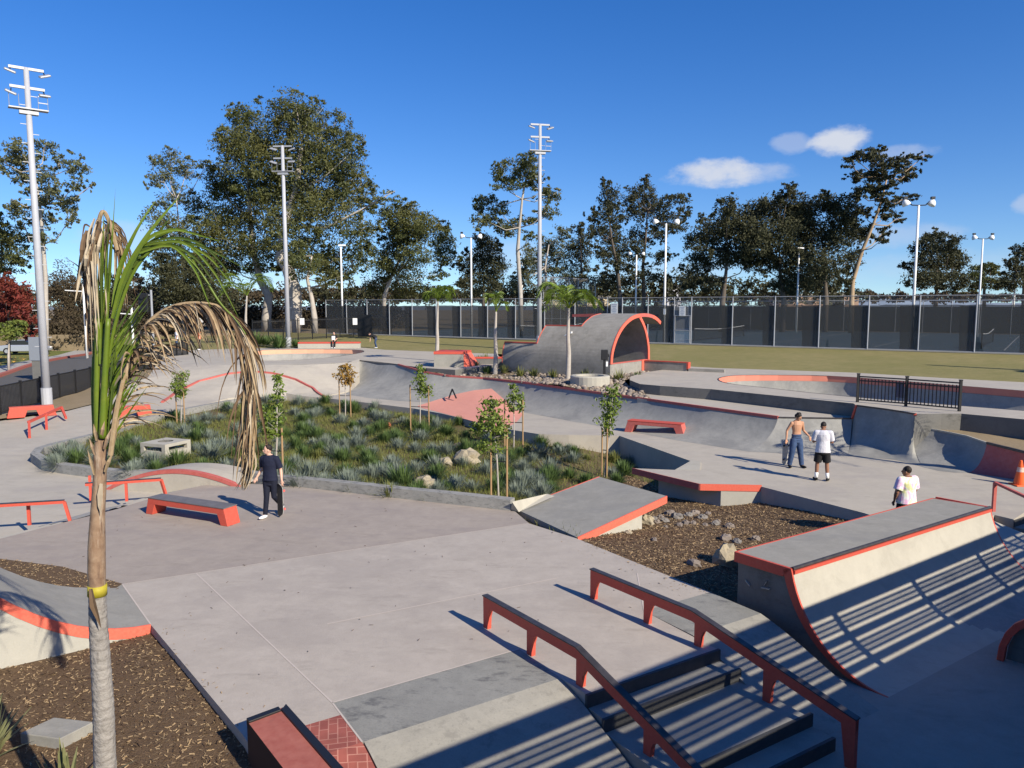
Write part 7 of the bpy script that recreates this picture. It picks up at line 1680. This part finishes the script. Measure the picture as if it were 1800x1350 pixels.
# ================================================================ PEOPLE
def person(lab, loc, rz, K, skin, shirt, pants, shoe, hair='short', scale=1., shirt_long=.0, shorts=False, girth=1., yaw=0., pitch=0., sock=None, cap=None, nm='person'):
    """K: joints in local metres (x to the person's right, y forward, z up)"""
    p = thing(nm, lab, 'person', loc, None, rz)
    MR = Matrix.Rotation(rz, 4, 'Z'); Lc = Vector(loc)
    def G(v): return Vector(v) * scale     # local; children of rotated empty are built in local space
    def BLD(m, name, mt, vox=None, smooth=True):
        # build in the empty's local frame
        me = bpy.data.meshes.new(name); me.from_pydata([tuple(v) for v in m.v], [], m.f)
        for q in (mt if isinstance(mt, (list, tuple)) else [mt]): me.materials.append(q)
        if any(m.m): me.polygons.foreach_set('material_index', m.m)
        o = bpy.data.objects.new(name, me); COL.objects.link(o); o.parent = p
        if vox:
            r = o.modifiers.new('r', 'REMESH'); r.mode = 'VOXEL'; r.voxel_size = vox; r.use_smooth_shade = True
            s = o.modifiers.new('s', 'SMOOTH'); s.factor = .5; s.iterations = 3
        elif smooth: me.polygons.foreach_set('use_smooth', [True] * len(me.polygons))
        return o
    def tb(m, pts, rad, seg=12, mi=0, flat=None):
        m.tube([G(q) for q in pts], [r * scale for r in rad], seg, mi, True, flat)
        if not flat:
            for q, r in ((pts[0], rad[0]), (pts[-1], rad[-1])): m.ell(G(q), r * scale * .99, 10, 7, mi)
    v = lambda k: Vector(K[k])
    g_ = girth; lean = (v('neck') - v('pel')).normalized()
    b = MB()
    # torso: stacked ellipsoids from pelvis to shoulders
    tor = [(0, .155, .105), (.18, .150, .10), (.38, .140, .098), (.6, .165, .115), (.8, .185, .12), (.93, .165, .10), (1.03, .08, .07)]
    def torso(m, ex, a0=-9, a1=9, ms=0):
        for i in range(len(tor) - 1):
            for j in range(3):
                t = j / 3; f = lerp(tor[i][0], tor[i + 1][0], t)
                if f < a0 or f > a1: continue
                rx, ry = lerp(tor[i][1], tor[i + 1][1], t) * g_ + ex, lerp(tor[i][2], tor[i + 1][2], t) * g_ ** 1.4 + ex
                c = v('pel').lerp(v('neck'), f); rot = Vector((0, 0, 1)).rotation_difference(lean).to_matrix() @ Matrix.Rotation(K.get('twist', 0) * f, 3, 'Z')
                m.ell(G(c), (rx * scale, ry * scale, .075 * scale), 16, 8, ms, rot)
    torso(b, 0)
    hd = v('head'); hr = Matrix.Rotation(yaw, 3, 'Z') @ Matrix.Rotation(-pitch, 3, 'X')
    tb(b, [v('pel').lerp(v('neck'), .95), v('neck'), hd - Vector((0, 0, .05))], [.07, .056, .055])
    b.ell(G(hd), (.072 * scale, .090 * scale, .112 * scale), 18, 12, 0, hr)
    b.ell(G(hd + hr @ Vector((0, .030, -.062))), (.052 * scale, .055 * scale, .050 * scale), 14, 9, 0, hr)          # jaw
    b.ell(G(hd + hr @ Vector((0, .096, -.022))), (.013 * scale, .022 * scale, .026 * scale), 8, 6, 0, hr)           # nose
    b.ell(G(hd + hr @ Vector((0, .083, -.062))), (.024 * scale, .012 * scale, .010 * scale), 8, 6, 0, hr)           # lips
    for s in (-1, 1): b.ell(G(hd + hr @ Vector((s * .074, -.005, -.02))), (.012 * scale, .022 * scale, .032 * scale), 8, 6, 0, hr)
    for s, c in ((1, 'r'), (-1, 'l')):
        sh_, el, wr_ = v('sh_' + c), v('el_' + c), v('wr_' + c)
        tb(b, [sh_, sh_.lerp(el, .5), el], [.056 * g_, .048 * g_, .038 * g_]); tb(b, [el, el.lerp(wr_, .35), wr_], [.038 * g_, .038 * g_, .025])
        d = (wr_ - el).normalized(); fd = Vector(K.get('hd_' + c, d)).normalized(); side = fd.cross(Vector((0, 1, .1))); side = side.normalized() if side.length > .1 else Vector((0, 1, 0)); pn_ = fd.cross(side)
        pc = wr_ + fd * .045; b.tube([G(wr_), G(wr_ + fd * .085)], [.026 * scale, .040 * scale], 10, 0, True, .5) if False else None
        rotm = Matrix((side, pn_, fd)).transposed()
        b.ell(G(pc), (.038 * scale, .017 * scale, .055 * scale), 12, 8, 0, rotm)
        curl = K.get('curl', .5)
        for fi in range(4):
            o = wr_ + fd * .085 + side * (-.027 + .018 * fi); ln = (.062, .075, .07, .055)[fi]; q1 = o + fd * ln * .5; q2 = q1 + (fd * (1 - curl) + pn_ * curl * K.get('cs_' + c, 1)).normalized() * ln * .55
            tb(b, [o - fd * .02, q1, q2], [.0095, .0088, .0075], 7)
        o = wr_ + fd * .03 - side * .03; tb(b, [o, o - side * .022 + fd * .025, o - side * .026 + fd * .055], [.012, .010, .008], 7)
        hp_, kn, an = v('hip_' + c), v('kn_' + c), v('an_' + c)
        tb(b, [hp_, hp_.lerp(kn, .5), kn], [.085 * g_, .072 * g_, .052 * g_]); tb(b, [kn, kn.lerp(an, .35), an], [.052 * g_, .052 * g_, .034])
        ft = Vector(K.get('ft_' + c, (0, 1, 0))).normalized(); tb(b, [an, an + ft * .12 - Vector((0, 0, .055))], [.034, .03])
    BLD(b, 'body', skin, .0085 * scale)
    for s in (-1, 1):
        e = MB(); e.ell(G(hd + hr @ Vector((s * .030, .083, .006))), (.012 * scale, .006 * scale, .007 * scale), 8, 6, 0, hr); BLD(e, 'eye', M_black)
    # hair
    h = MB(); rdh = random.Random(7)
    if hair == 'short': h.ell(G(hd + hr @ Vector((0, -.022, .034))), (.079 * scale, .090 * scale, .094 * scale), 18, 12, 0, hr)
    elif hair == 'curly':
        h.ell(G(hd + hr @ Vector((0, -.018, .036))), (.085 * scale, .098 * scale, .098 * scale), 18, 12, 0, hr)
        for k in range(60):
            a = rdh.uniform(0, 6.28); e_ = rdh.uniform(-.5, 1.4); dv = Vector((math.cos(a) * math.cos(e_), math.sin(a) * math.cos(e_), math.sin(e_)))
            if dv.y > .45 and dv.z < .55: continue
            h.ell(G(hd + hr @ (Vector((0, -.018, .02)) + Vector((dv.x * .088, dv.y * .096, dv.z * .105)))), .024 * scale * rdh.uniform(.7, 1.2), 7, 5)
    ho = BLD(h, 'hair', M_hair, .007 * scale)
    # cut hair off the face by pushing it back: handled by offset; cap
    if cap: 
        c_ = MB(); c_.ell(G(hd + Vector((0, -.01, .05))), (.09 * scale, .11 * scale, .08 * scale), 16, 8); BLD(c_, 'cap', cap)
    # shirt
    if shirt:
        m = MB(); torso(m, .022, -.22 - shirt_long, .97)
        c0 = v('pel').lerp(v('neck'), -shirt_long * 1.0)
        ry_ = .128 * g_ ** 1.4; hz = [v('pel').lerp(v('neck'), f) for f in (.5, .2, 0, -.1 - shirt_long)]
        m.tube([G(c) for c in hz], [ry_ * .92 * scale, ry_ * .98 * scale, ry_ * 1.04 * scale, ry_ * 1.12 * scale], 20, 0, True, .178 * g_ / ry_)
        for c in ('r', 'l'): sh_, el = v('sh_' + c), v('el_' + c); tb(m, [v('pel').lerp(v('neck'), .9), sh_], [.09, .078 * g_]); m.tube([G(sh_), G(sh_.lerp(el, .5)), G(sh_.lerp(el, .82))], [.078 * g_ * scale, .080 * g_ * scale, .080 * g_ * scale], 12)
        BLD(m, 'shirt', shirt, .011 * scale)
    # trousers or shorts
    m = MB()
    for k in range(4): c = v('pel') + Vector((0, 0, .07 - .07 * k)); m.ell(G(c), ((.170 * g_) * scale, (.122 * g_ ** 1.4) * scale, .055 * scale), 18, 8)
    for c in ('r', 'l'):
        hp_, kn, an = v('hip_' + c), v('kn_' + c), v('an_' + c)
        if shorts: m.tube([G(hp_), G(hp_.lerp(kn, .5)), G(hp_.lerp(kn, .88))], [.105 * g_ * scale, .104 * g_ * scale, .106 * g_ * scale], 14)
        else:
            wl = K.get('wide', 1.); m.tube([G(hp_), G(hp_.lerp(kn, .5)), G(kn), G(kn.lerp(an, .5)), G(an + Vector((0, 0, .0)))], [.104 * g_ * scale, .09 * wl * scale, .073 * wl * scale, .066 * wl * scale, .060 * wl * scale], 14); m.ell(G(kn), .072 * wl * scale, 10, 7)
    BLD(m, 'shorts' if shorts else 'trousers', pants, .011 * scale)
    for c in ('r', 'l'):
        an = v('an_' + c); ft = Vector(K.get('ft_' + c, (0, 1, 0))).normalized(); s_ = MB(); side = Vector((ft.y, -ft.x, 0)); rot = Matrix((side.normalized(), ft.cross(Vector((0, 0, 0))) if False else ft, Vector((0, 0, 1)).normalized())).transposed() if abs(ft.z) < .05 else Vector((0, 1, 0)).rotation_difference(ft).to_matrix()
        s_.ell(G(an + ft * .065 - Vector((0, 0, .038)) * (1 if abs(ft.z) < .5 else .2)), (.046 * scale, .145 * scale, .042 * scale), 14, 8, 0, rot); s_.ell(G(an - Vector((0, 0, .01))), (.045 * scale, .055 * scale, .055 * scale), 12, 8, 0, rot)
        BLD(s_, 'shoe', shoe, .009 * scale)
        if sock: q = MB(); kn = v('kn_' + c); q.tube([G(an), G(an.lerp(kn, .38))], [.047 * scale, .052 * scale], 12); BLD(q, 'sock', sock)
    return p
def KP(**o):
    k = dict(pel=(0, 0, .95), neck=(0, -.01, 1.46), head=(0, .02, 1.625), sh_r=(.175, -.01, 1.41), sh_l=(-.175, -.01, 1.41), el_r=(.23, -.02, 1.14), el_l=(-.23, -.02, 1.14), wr_r=(.25, .06, .90), wr_l=(-.25, .06, .90),
             hip_r=(.09, 0, .90), hip_l=(-.09, 0, .90), kn_r=(.11, .03, .50), kn_l=(-.11, .03, .50), an_r=(.12, -.02, .085), an_l=(-.12, -.02, .085))
    k.update(o); return k
def skateboard(lab, mid, rz, mode, grip=M_grip, under=M_ply, wheel=M_wheel, scale=1.):
    """board built lying along local x, then stood on its tail: local long axis vertical; grip faces local -y"""
    b = thing('skateboard', lab, 'skateboard', mid, None, rz); Lh = .40; wd = .102
    def outline(n=28):
        o = []
        for k in range(n):
            a = 2 * math.pi * k / n; c, s = math.cos(a), math.sin(a); o.append((math.copysign(abs(s) ** .55, s) * wd, (Lh - wd) * (1 if c > 0 else -1) * min(1, abs(c) * 4) + c * wd))
        return o
    O = outline(); 
    def bend(z): return -.035 * max(0, (abs(z) - .27) / .13) ** 1.4      # kicks bend toward the grip side (-y)
    def sheet(y0, y1, nm, mt):
        m = MB(); n = len(O); rows = 13; vs = []; fs = []
        for j in range(rows):
            z = -Lh + 2 * Lh * j / (rows - 1)
            hw = wd if abs(z) < Lh - wd else math.sqrt(max(.0004, wd ** 2 - (abs(z) - (Lh - wd)) ** 2)) 
            for y in (y0, y1): vs += [(-hw, y + bend(z), z), (hw, y + bend(z), z)]
        for j in range(rows - 1):
            a = 4 * j; c = a + 4; fs += [(a, a + 1, c + 1, c), (a + 3, a + 2, c + 2, c + 3), (a + 2, a, c, c + 2), (a + 1, a + 3, c + 3, c + 1)]
        fs += [(0, 2, 3, 1), (4 * rows - 4, 4 * rows - 3, 4 * rows - 1, 4 * rows - 2)]
        m.add(vs, fs); me = bpy.data.meshes.new(nm); me.from_pydata([tuple(v) for v in m.v], [], m.f); me.materials.append(mt); o = bpy.data.objects.new(nm, me); COL.objects.link(o); o.parent = b; return o
    sheet(-.006, -.002, 'grip_tape', grip); sheet(-.002, .008, 'deck', under)
    for z in (-.22, .22):
        m = MB(); m.box((0, .022, z), (.05, .03, .07)); m.tube([(-.085, .045, z), (.085, .045, z)], .012, 8); me = bpy.data.meshes.new('truck'); me.from_pydata(m.v, [], m.f); me.materials.append(M_galv); o = bpy.data.objects.new('truck', me); COL.objects.link(o); o.parent = b
        for s in (-1, 1):
            m = MB(); m.tube([(s * .07, .048, z), (s * .10, .048, z)], .027, 14); me = bpy.data.meshes.new('wheel'); me.from_pydata(m.v, [], m.f); me.materials.append(wheel); o = bpy.data.objects.new('wheel', me); COL.objects.link(o); o.parent = b
    b.scale = (scale,) * 3
    return b
# man in navy, walking toward the camera, looking left, board standing at his left side
la_ = W(477, 908)
person('young man in a navy shirt and dark trousers looking left and holding a skateboard', la_, R(168), KP(pel=(0, 0, .94), neck=(.01, -.02, 1.46), head=(.03, .02, 1.635), el_r=(.25, -.10, 1.16), wr_r=(.33, .03, .95), el_l=(-.24, -.08, 1.14), wr_l=(-.30, .0, .90), hd_l=(-.1, .1, -1), kn_r=(.05, .10, .50), an_r=(.06, .17, .085), kn_l=(-.10, .02, .50), an_l=(-.13, -.30, .20), ft_l=(-.1, .75, -.55), ft_r=(.25, 1, 0), wide=.92), M_skin2, M_navy, M_dnavy, M_shoe, 'short', 1.0, yaw=R(-50))
m_l = W(494, 909); skateboard('black topped skateboard with coral wheels held upright by the man in navy', Vector((m_l.x, m_l.y - .02, .43)), R(-35), 0)
# shirtless man
lb_ = W(1398, 821)
person('shirtless man in baggy blue jeans holding an upright skateboard', lb_, R(192), KP(neck=(.0, .0, 1.45), head=(-.01, .06, 1.60), sh_r=(.18, 0, 1.40), sh_l=(-.18, 0, 1.40), el_r=(.30, -.06, 1.16), wr_r=(.36, .02, .90), el_l=(-.27, -.06, 1.15), wr_l=(-.40, .08, .97), hd_l=(-.2, .2, -1), kn_r=(.17, .06, .50), an_r=(.21, .0, .085), kn_l=(-.10, .08, .50), an_l=(-.14, .12, .085), wide=1.22, ft_r=(.3, 1, 0), ft_l=(-.2, 1, 0)), M_skin, None, M_denim, M_bcloth, 'curly', 1.0, yaw=R(25), pitch=R(20))
q = W(1379, 817); skateboard('grey skateboard seen from below held upright by the shirtless man', Vector((q.x, q.y - .02, .41)), R(192 + 5), 0, wheel=M_bcloth)
lc_ = W(1444, 845)
person('man in a baggy white shirt and black shorts seen from behind looking down', lc_, R(-14), KP(neck=(0, .03, 1.44), head=(.01, .10, 1.585), sh_r=(.19, 0, 1.40), sh_l=(-.19, 0, 1.40), el_r=(.25, .05, 1.13), wr_r=(.14, .27, 1.16), el_l=(-.25, .05, 1.13), wr_l=(-.12, .27, 1.16), kn_r=(.13, .02, .50), an_r=(.15, -.04, .085), kn_l=(-.13, .03, .50), an_l=(-.15, -.02, .085), ft_r=(.35, 1, 0), ft_l=(-.3, 1, 0)), M_skin3, M_wshirt, M_bcloth, M_bcloth, 'short', 1.0, shirt_long=.14, shorts=True, pitch=R(25), yaw=R(-25), sock=M_white, girth=1.08)
# tie dye man behind the box
def tiedye():
    m = bpy.data.materials.new('tie_dye_cotton'); m.use_nodes = True; t = m.node_tree; n = t.nodes.new; l = t.links.new; b = t.nodes['Principled BSDF']; co = n('ShaderNodeTexCoord'); q = n('ShaderNodeTexNoise'); q.inputs['Scale'].default_value = 4; q.inputs['Detail'].default_value = 2; q.inputs['Distortion'].default_value = 1
    l(co.outputs['Object'], q.inputs['Vector']); r = n('ShaderNodeValToRGB'); e = r.color_ramp.elements; e[0].position = .3; e[0].color = (.3, .55, .75, 1); e[1].position = .8; e[1].color = (.75, .74, .72, 1)
    for p, c in ((.4, (.75, .75, .75, 1)), (.46, (.75, .4, .6, 1)), (.52, (.76, .75, .74, 1)), (.6, (.74, .75, .3, 1)), (.68, (.76, .75, .74, 1))): x = e.new(p); x.color = c
    l(q.outputs['Fac'], r.inputs[0]); l(r.outputs[0], b.inputs['Base Color']); b.inputs['Roughness'].default_value = .85; return m
person('stocky man in a white tie dye shirt seen from behind beyond the big quarter pipe', Vector((8.95, 16.75, -.22)), R(18), KP(pel=(0, 0, .92), neck=(0, 0, 1.40), head=(-.01, .03, 1.56), sh_r=(.20, 0, 1.36), sh_l=(-.20, 0, 1.36), el_r=(.28, .03, 1.10), wr_r=(.24, .16, .92), el_l=(-.29, .0, 1.10), wr_l=(-.25, .10, .88)), M_skin3, tiedye(), M_bcloth, M_shoe, 'short', .98, shirt_long=.10, shorts=True, girth=1.25, yaw=R(30))
# sitting person on the far ledge
ls = W(587, 612, 1.5); 
person('person in black and white sitting on the far red topped ledge', Vector((ls.x, ls.y + .25, 1.5)), R(180), KP(pel=(0, 0, .60), neck=(0, .08, 1.10), head=(0, .13, 1.27), sh_r=(.18, .07, 1.05), sh_l=(-.18, .07, 1.05), el_r=(.25, .12, .82), wr_r=(.14, .34, .68), el_l=(-.25, .12, .82), wr_l=(-.14, .34, .68), hip_r=(.10, .05, .58), hip_l=(-.10, .05, .58), kn_r=(.14, .46, .55), kn_l=(-.14, .46, .55), an_r=(.12, .44, .09), an_l=(-.12, .50, .09)), M_skin2, M_bcloth, M_bcloth, M_shoe, 'short', 1.0)
m = MB(); m.box((ls.x, ls.y - .12, 1.5 + .88), (.30, .05, .34)); o = m.build('white_bag', M_white, bevel=.02); tag(o, 'white bag held on the lap of the person sitting on the far ledge', 'bag')
lp_ = W(660, 612, 1.5); 
person('person in a dark top and jeans bending forward on the far deck', lp_, R(95), KP(pel=(0, -.05, .88), neck=(0, .36, 1.20), head=(0, .50, 1.24), sh_r=(.17, .33, 1.16), sh_l=(-.17, .33, 1.16), el_r=(.18, .42, .90), wr_r=(.14, .45, .68), el_l=(-.18, .42, .90), wr_l=(-.14, .45, .68), hip_r=(.09, -.05, .86), hip_l=(-.09, -.05, .86), kn_r=(.10, .04, .48), kn_l=(-.10, .0, .48), an_r=(.11, -.05, .085), an_l=(-.11, -.12, .085)), M_skin2, M_bcloth, M_denim, M_shoe, 'short', .98, pitch=R(50))
m = MB(); m.ell(Vector((lp_.x - .1 + .0, lp_.y, 1.5 + 1.18)), (.2, .16, .13), 12, 8); 
# far street people
for px, py, lab, sk, shp, pa in ((312, 634, 'person in a pale shirt and wide hat walking on the far street corner', M_skin, M_wshirt, M_denim), (352, 630, 'person in an orange vest standing on the far street corner', M_skin2, mat('orange_vest', (.6, .16, .06), .8), M_bcloth)):
    q = AT(px, 632, 62); q.z = 1.5
    person(lab, q, R(120), KP(), sk, shp, pa, M_shoe, 'short', 1.0)
    if px == 312: m = MB(); m.lathe(q + Vector((0, 0, 1.70)), [(.24, 0), (.12, .02), (.10, .12)], 16); o = m.build('straw_hat', M_dry); tag(o, 'wide straw hat worn by the person in a pale shirt', 'hat')

# ================================================================ STREET THINGS
def car(lab, loc, rz, paint):
    c = thing('parked_car', lab, 'car', loc, None, rz); c.location = loc
    gl = MATS.get('car_glass') or mat('car_glass', (.02, .025, .03), .1, spec=.8)
    def B2(m, name, mt, bev=0):
        me = bpy.data.meshes.new(name); me.from_pydata([tuple(v) for v in m.v], [], m.f); me.materials.append(mt); o = bpy.data.objects.new(name, me); COL.objects.link(o); o.parent = c
        if bev: b = o.modifiers.new('b', 'BEVEL'); b.width = bev; b.segments = 3; b.limit_method = 'ANGLE'
        return o
    m = MB(); m.plate(Vector((0, 0, 0)), Vector((1, 0, 0)), [(-2.2, .35), (-2.25, .7), (-2.1, .88), (-1.3, .95), (1.0, .95), (2.0, .78), (2.2, .6), (2.2, .32), (1.75, .28), (-1.75, .28)], 1.75); B2(m, 'body', paint, .08)
    m = MB(); m.plate(Vector((0, 0, 0)), Vector((1, 0, 0)), [(-1.5, .93), (-1.0, 1.38), (.3, 1.42), (1.1, .93)], 1.5); B2(m, 'cabin', gl, .06)
    m = MB(); m.plate(Vector((0, 0, 0)), Vector((1, 0, 0)), [(-1.0, 1.38), (-.9, 1.43), (.25, 1.46), (.35, 1.40)], 1.46); B2(m, 'roof', paint, .02)
    for x in (-1.4, 1.4):
        for s in (-1, 1):
            m = MB(); m.tube([(x, s * .72, .33), (x, s * .9, .33)], .33, 18); w_ = B2(m, 'wheel', M_bcloth); m = MB(); m.tube([(x, s * .89, .33), (x, s * .915, .33)], .2, 12); r_ = B2(m, 'rim', M_galv); r_.parent = w_
    for s in (-1, 1): m = MB(); m.box((2.16, s * .6, .66), (.1, .3, .13)); B2(m, 'headlight', M_white, .02)
q = W(46, 624.5, .1); car('silver parked car by the left frame edge beyond the lawn', Vector((q.x, q.y, .25)), R(8), mat('silver_paint', (.5, .52, .56), .3, metal=.5))
q = AT(66, 612, 50); bxs = thing('utility_cabinet', 'tall grey utility cabinet standing left of the left floodlight pole', 'cabinet', Vector((q.x, q.y, 0)))
m = MB(); m.box(Vector((q.x, q.y, 1.35 + .9)), (.95, .4, 1.55)); m.build('cabinet_box', mat('cabinet_grey', (.22, .24, .27), .6), bxs, bevel=.02)
m = MB(); m.box(Vector((q.x, q.y, .75)), (.7, .3, 1.5)); m.build('plinth', M_dgrey, bxs)
for px, pt, pb_y, lab in ((146, 500, 622, 'white street pole with traffic lights seen just left of the palm fronds'), (231, 540, 640, 'white street pole behind the dried palm fronds')):
    D = 66; t = AT(px, pt, D); b = Vector((t.x, t.y, .2)); s_ = thing('street_pole', lab, 'street pole', b)
    m = MB(); m.tube([b, t], [.12, .08], 8); m.build('pole', M_white, s_, smooth=True)
    m = MB(); m.bar(b + Vector((.3, -.1, 3.3)), b + Vector((.3, -.1, 4.3)), .32, .3); m.build('signal_head', M_black, s_)
    m = MB(); m.bar(t - Vector((0, 0, .6)), t + Vector((-1.6, 0, -.5)), .08, .08); m.build('arm', M_white, s_)
q = AT(253, 532, 60); s_ = thing('traffic_signal', 'black traffic signal head hanging behind the dried palm frond', 'traffic light', Vector((q.x, q.y, .3)))
m = MB(); m.box(q, (.75, .4, 1.5)); m.build('signal_head', M_black, s_, bevel=.04)
for k in range(3): m = MB(); m.tube([q + Vector((0, -.2, .45 - .45 * k)), q + Vector((0, -.36, .45 - .45 * k))], .16, 12); m.build('signal_visor', M_black, s_)
m = MB(); m.tube([Vector((q.x + .6, q.y, .3)), Vector((q.x + .6, q.y, q.z + 1))], .09, 8); m.bar(q + Vector((0, 0, .6)), q + Vector((.6, 0, .6)), .08, .08); m.build('pole', M_galv, s_)
bw = thing('boundary_wall', 'long pale wall and low buildings beyond the parked cars', 'wall', AT(60, 610, 100)); a, b = AT(-60, 606, 100), AT(85, 606, 104)
m = MB(); m.bar(Vector((a.x, a.y, 1.2)), Vector((b.x, b.y, 1.2)), .3, 2.4); m.build('wall_panel', mat('cream_wall', (.55, .45, .28), .9), bw)
for px, py, w_, h_, lab, cl in ((1185, 512, 12, 9, 'distant white building between the dark gums above the fence', (.6, .6, .62)), (352, 522, 14, 6, 'distant pale roofed building behind the dried frond', (.55, .54, .52)), (1470, 522, 14, 5, 'distant low white building right of the dense trees', (.6, .6, .6)), (1440, 524, 70, 4, 'distant long brown roof above the court fence', (.3, .2, .14)), (1010, 528, 62, 5, 'low cream building behind the backstop', (.6, .5, .33))):
    D = 150; a = AT(px - w_, py + h_, D); b = AT(px + w_, py - h_, D); bd = thing('distant_building', lab, 'building', Vector((a.x, D, 2)))
    m = MB(); m.prism([(a.x, D), (b.x, D), (b.x, D + 8), (a.x, D + 8)], b.z, 2); m.build('wall', mat('bld_%d' % px, cl, .9), bd)
    m = MB(); m.prism([(a.x - .3, D - .3), (b.x + .3, D - .3), (b.x + .3, D + 8.3), (a.x - .3, D + 8.3)], b.z + .35, b.z + .01); m.build('roof', M_grey, bd)
    for k in range(4):
        x = lerp(a.x, b.x, (k + .5) / 4); m = MB(); m.box((x, D - .02, lerp(2, b.z, .75)), (abs(b.x - a.x) / 10, .06, .8)); m.build('window', M_black, bd)
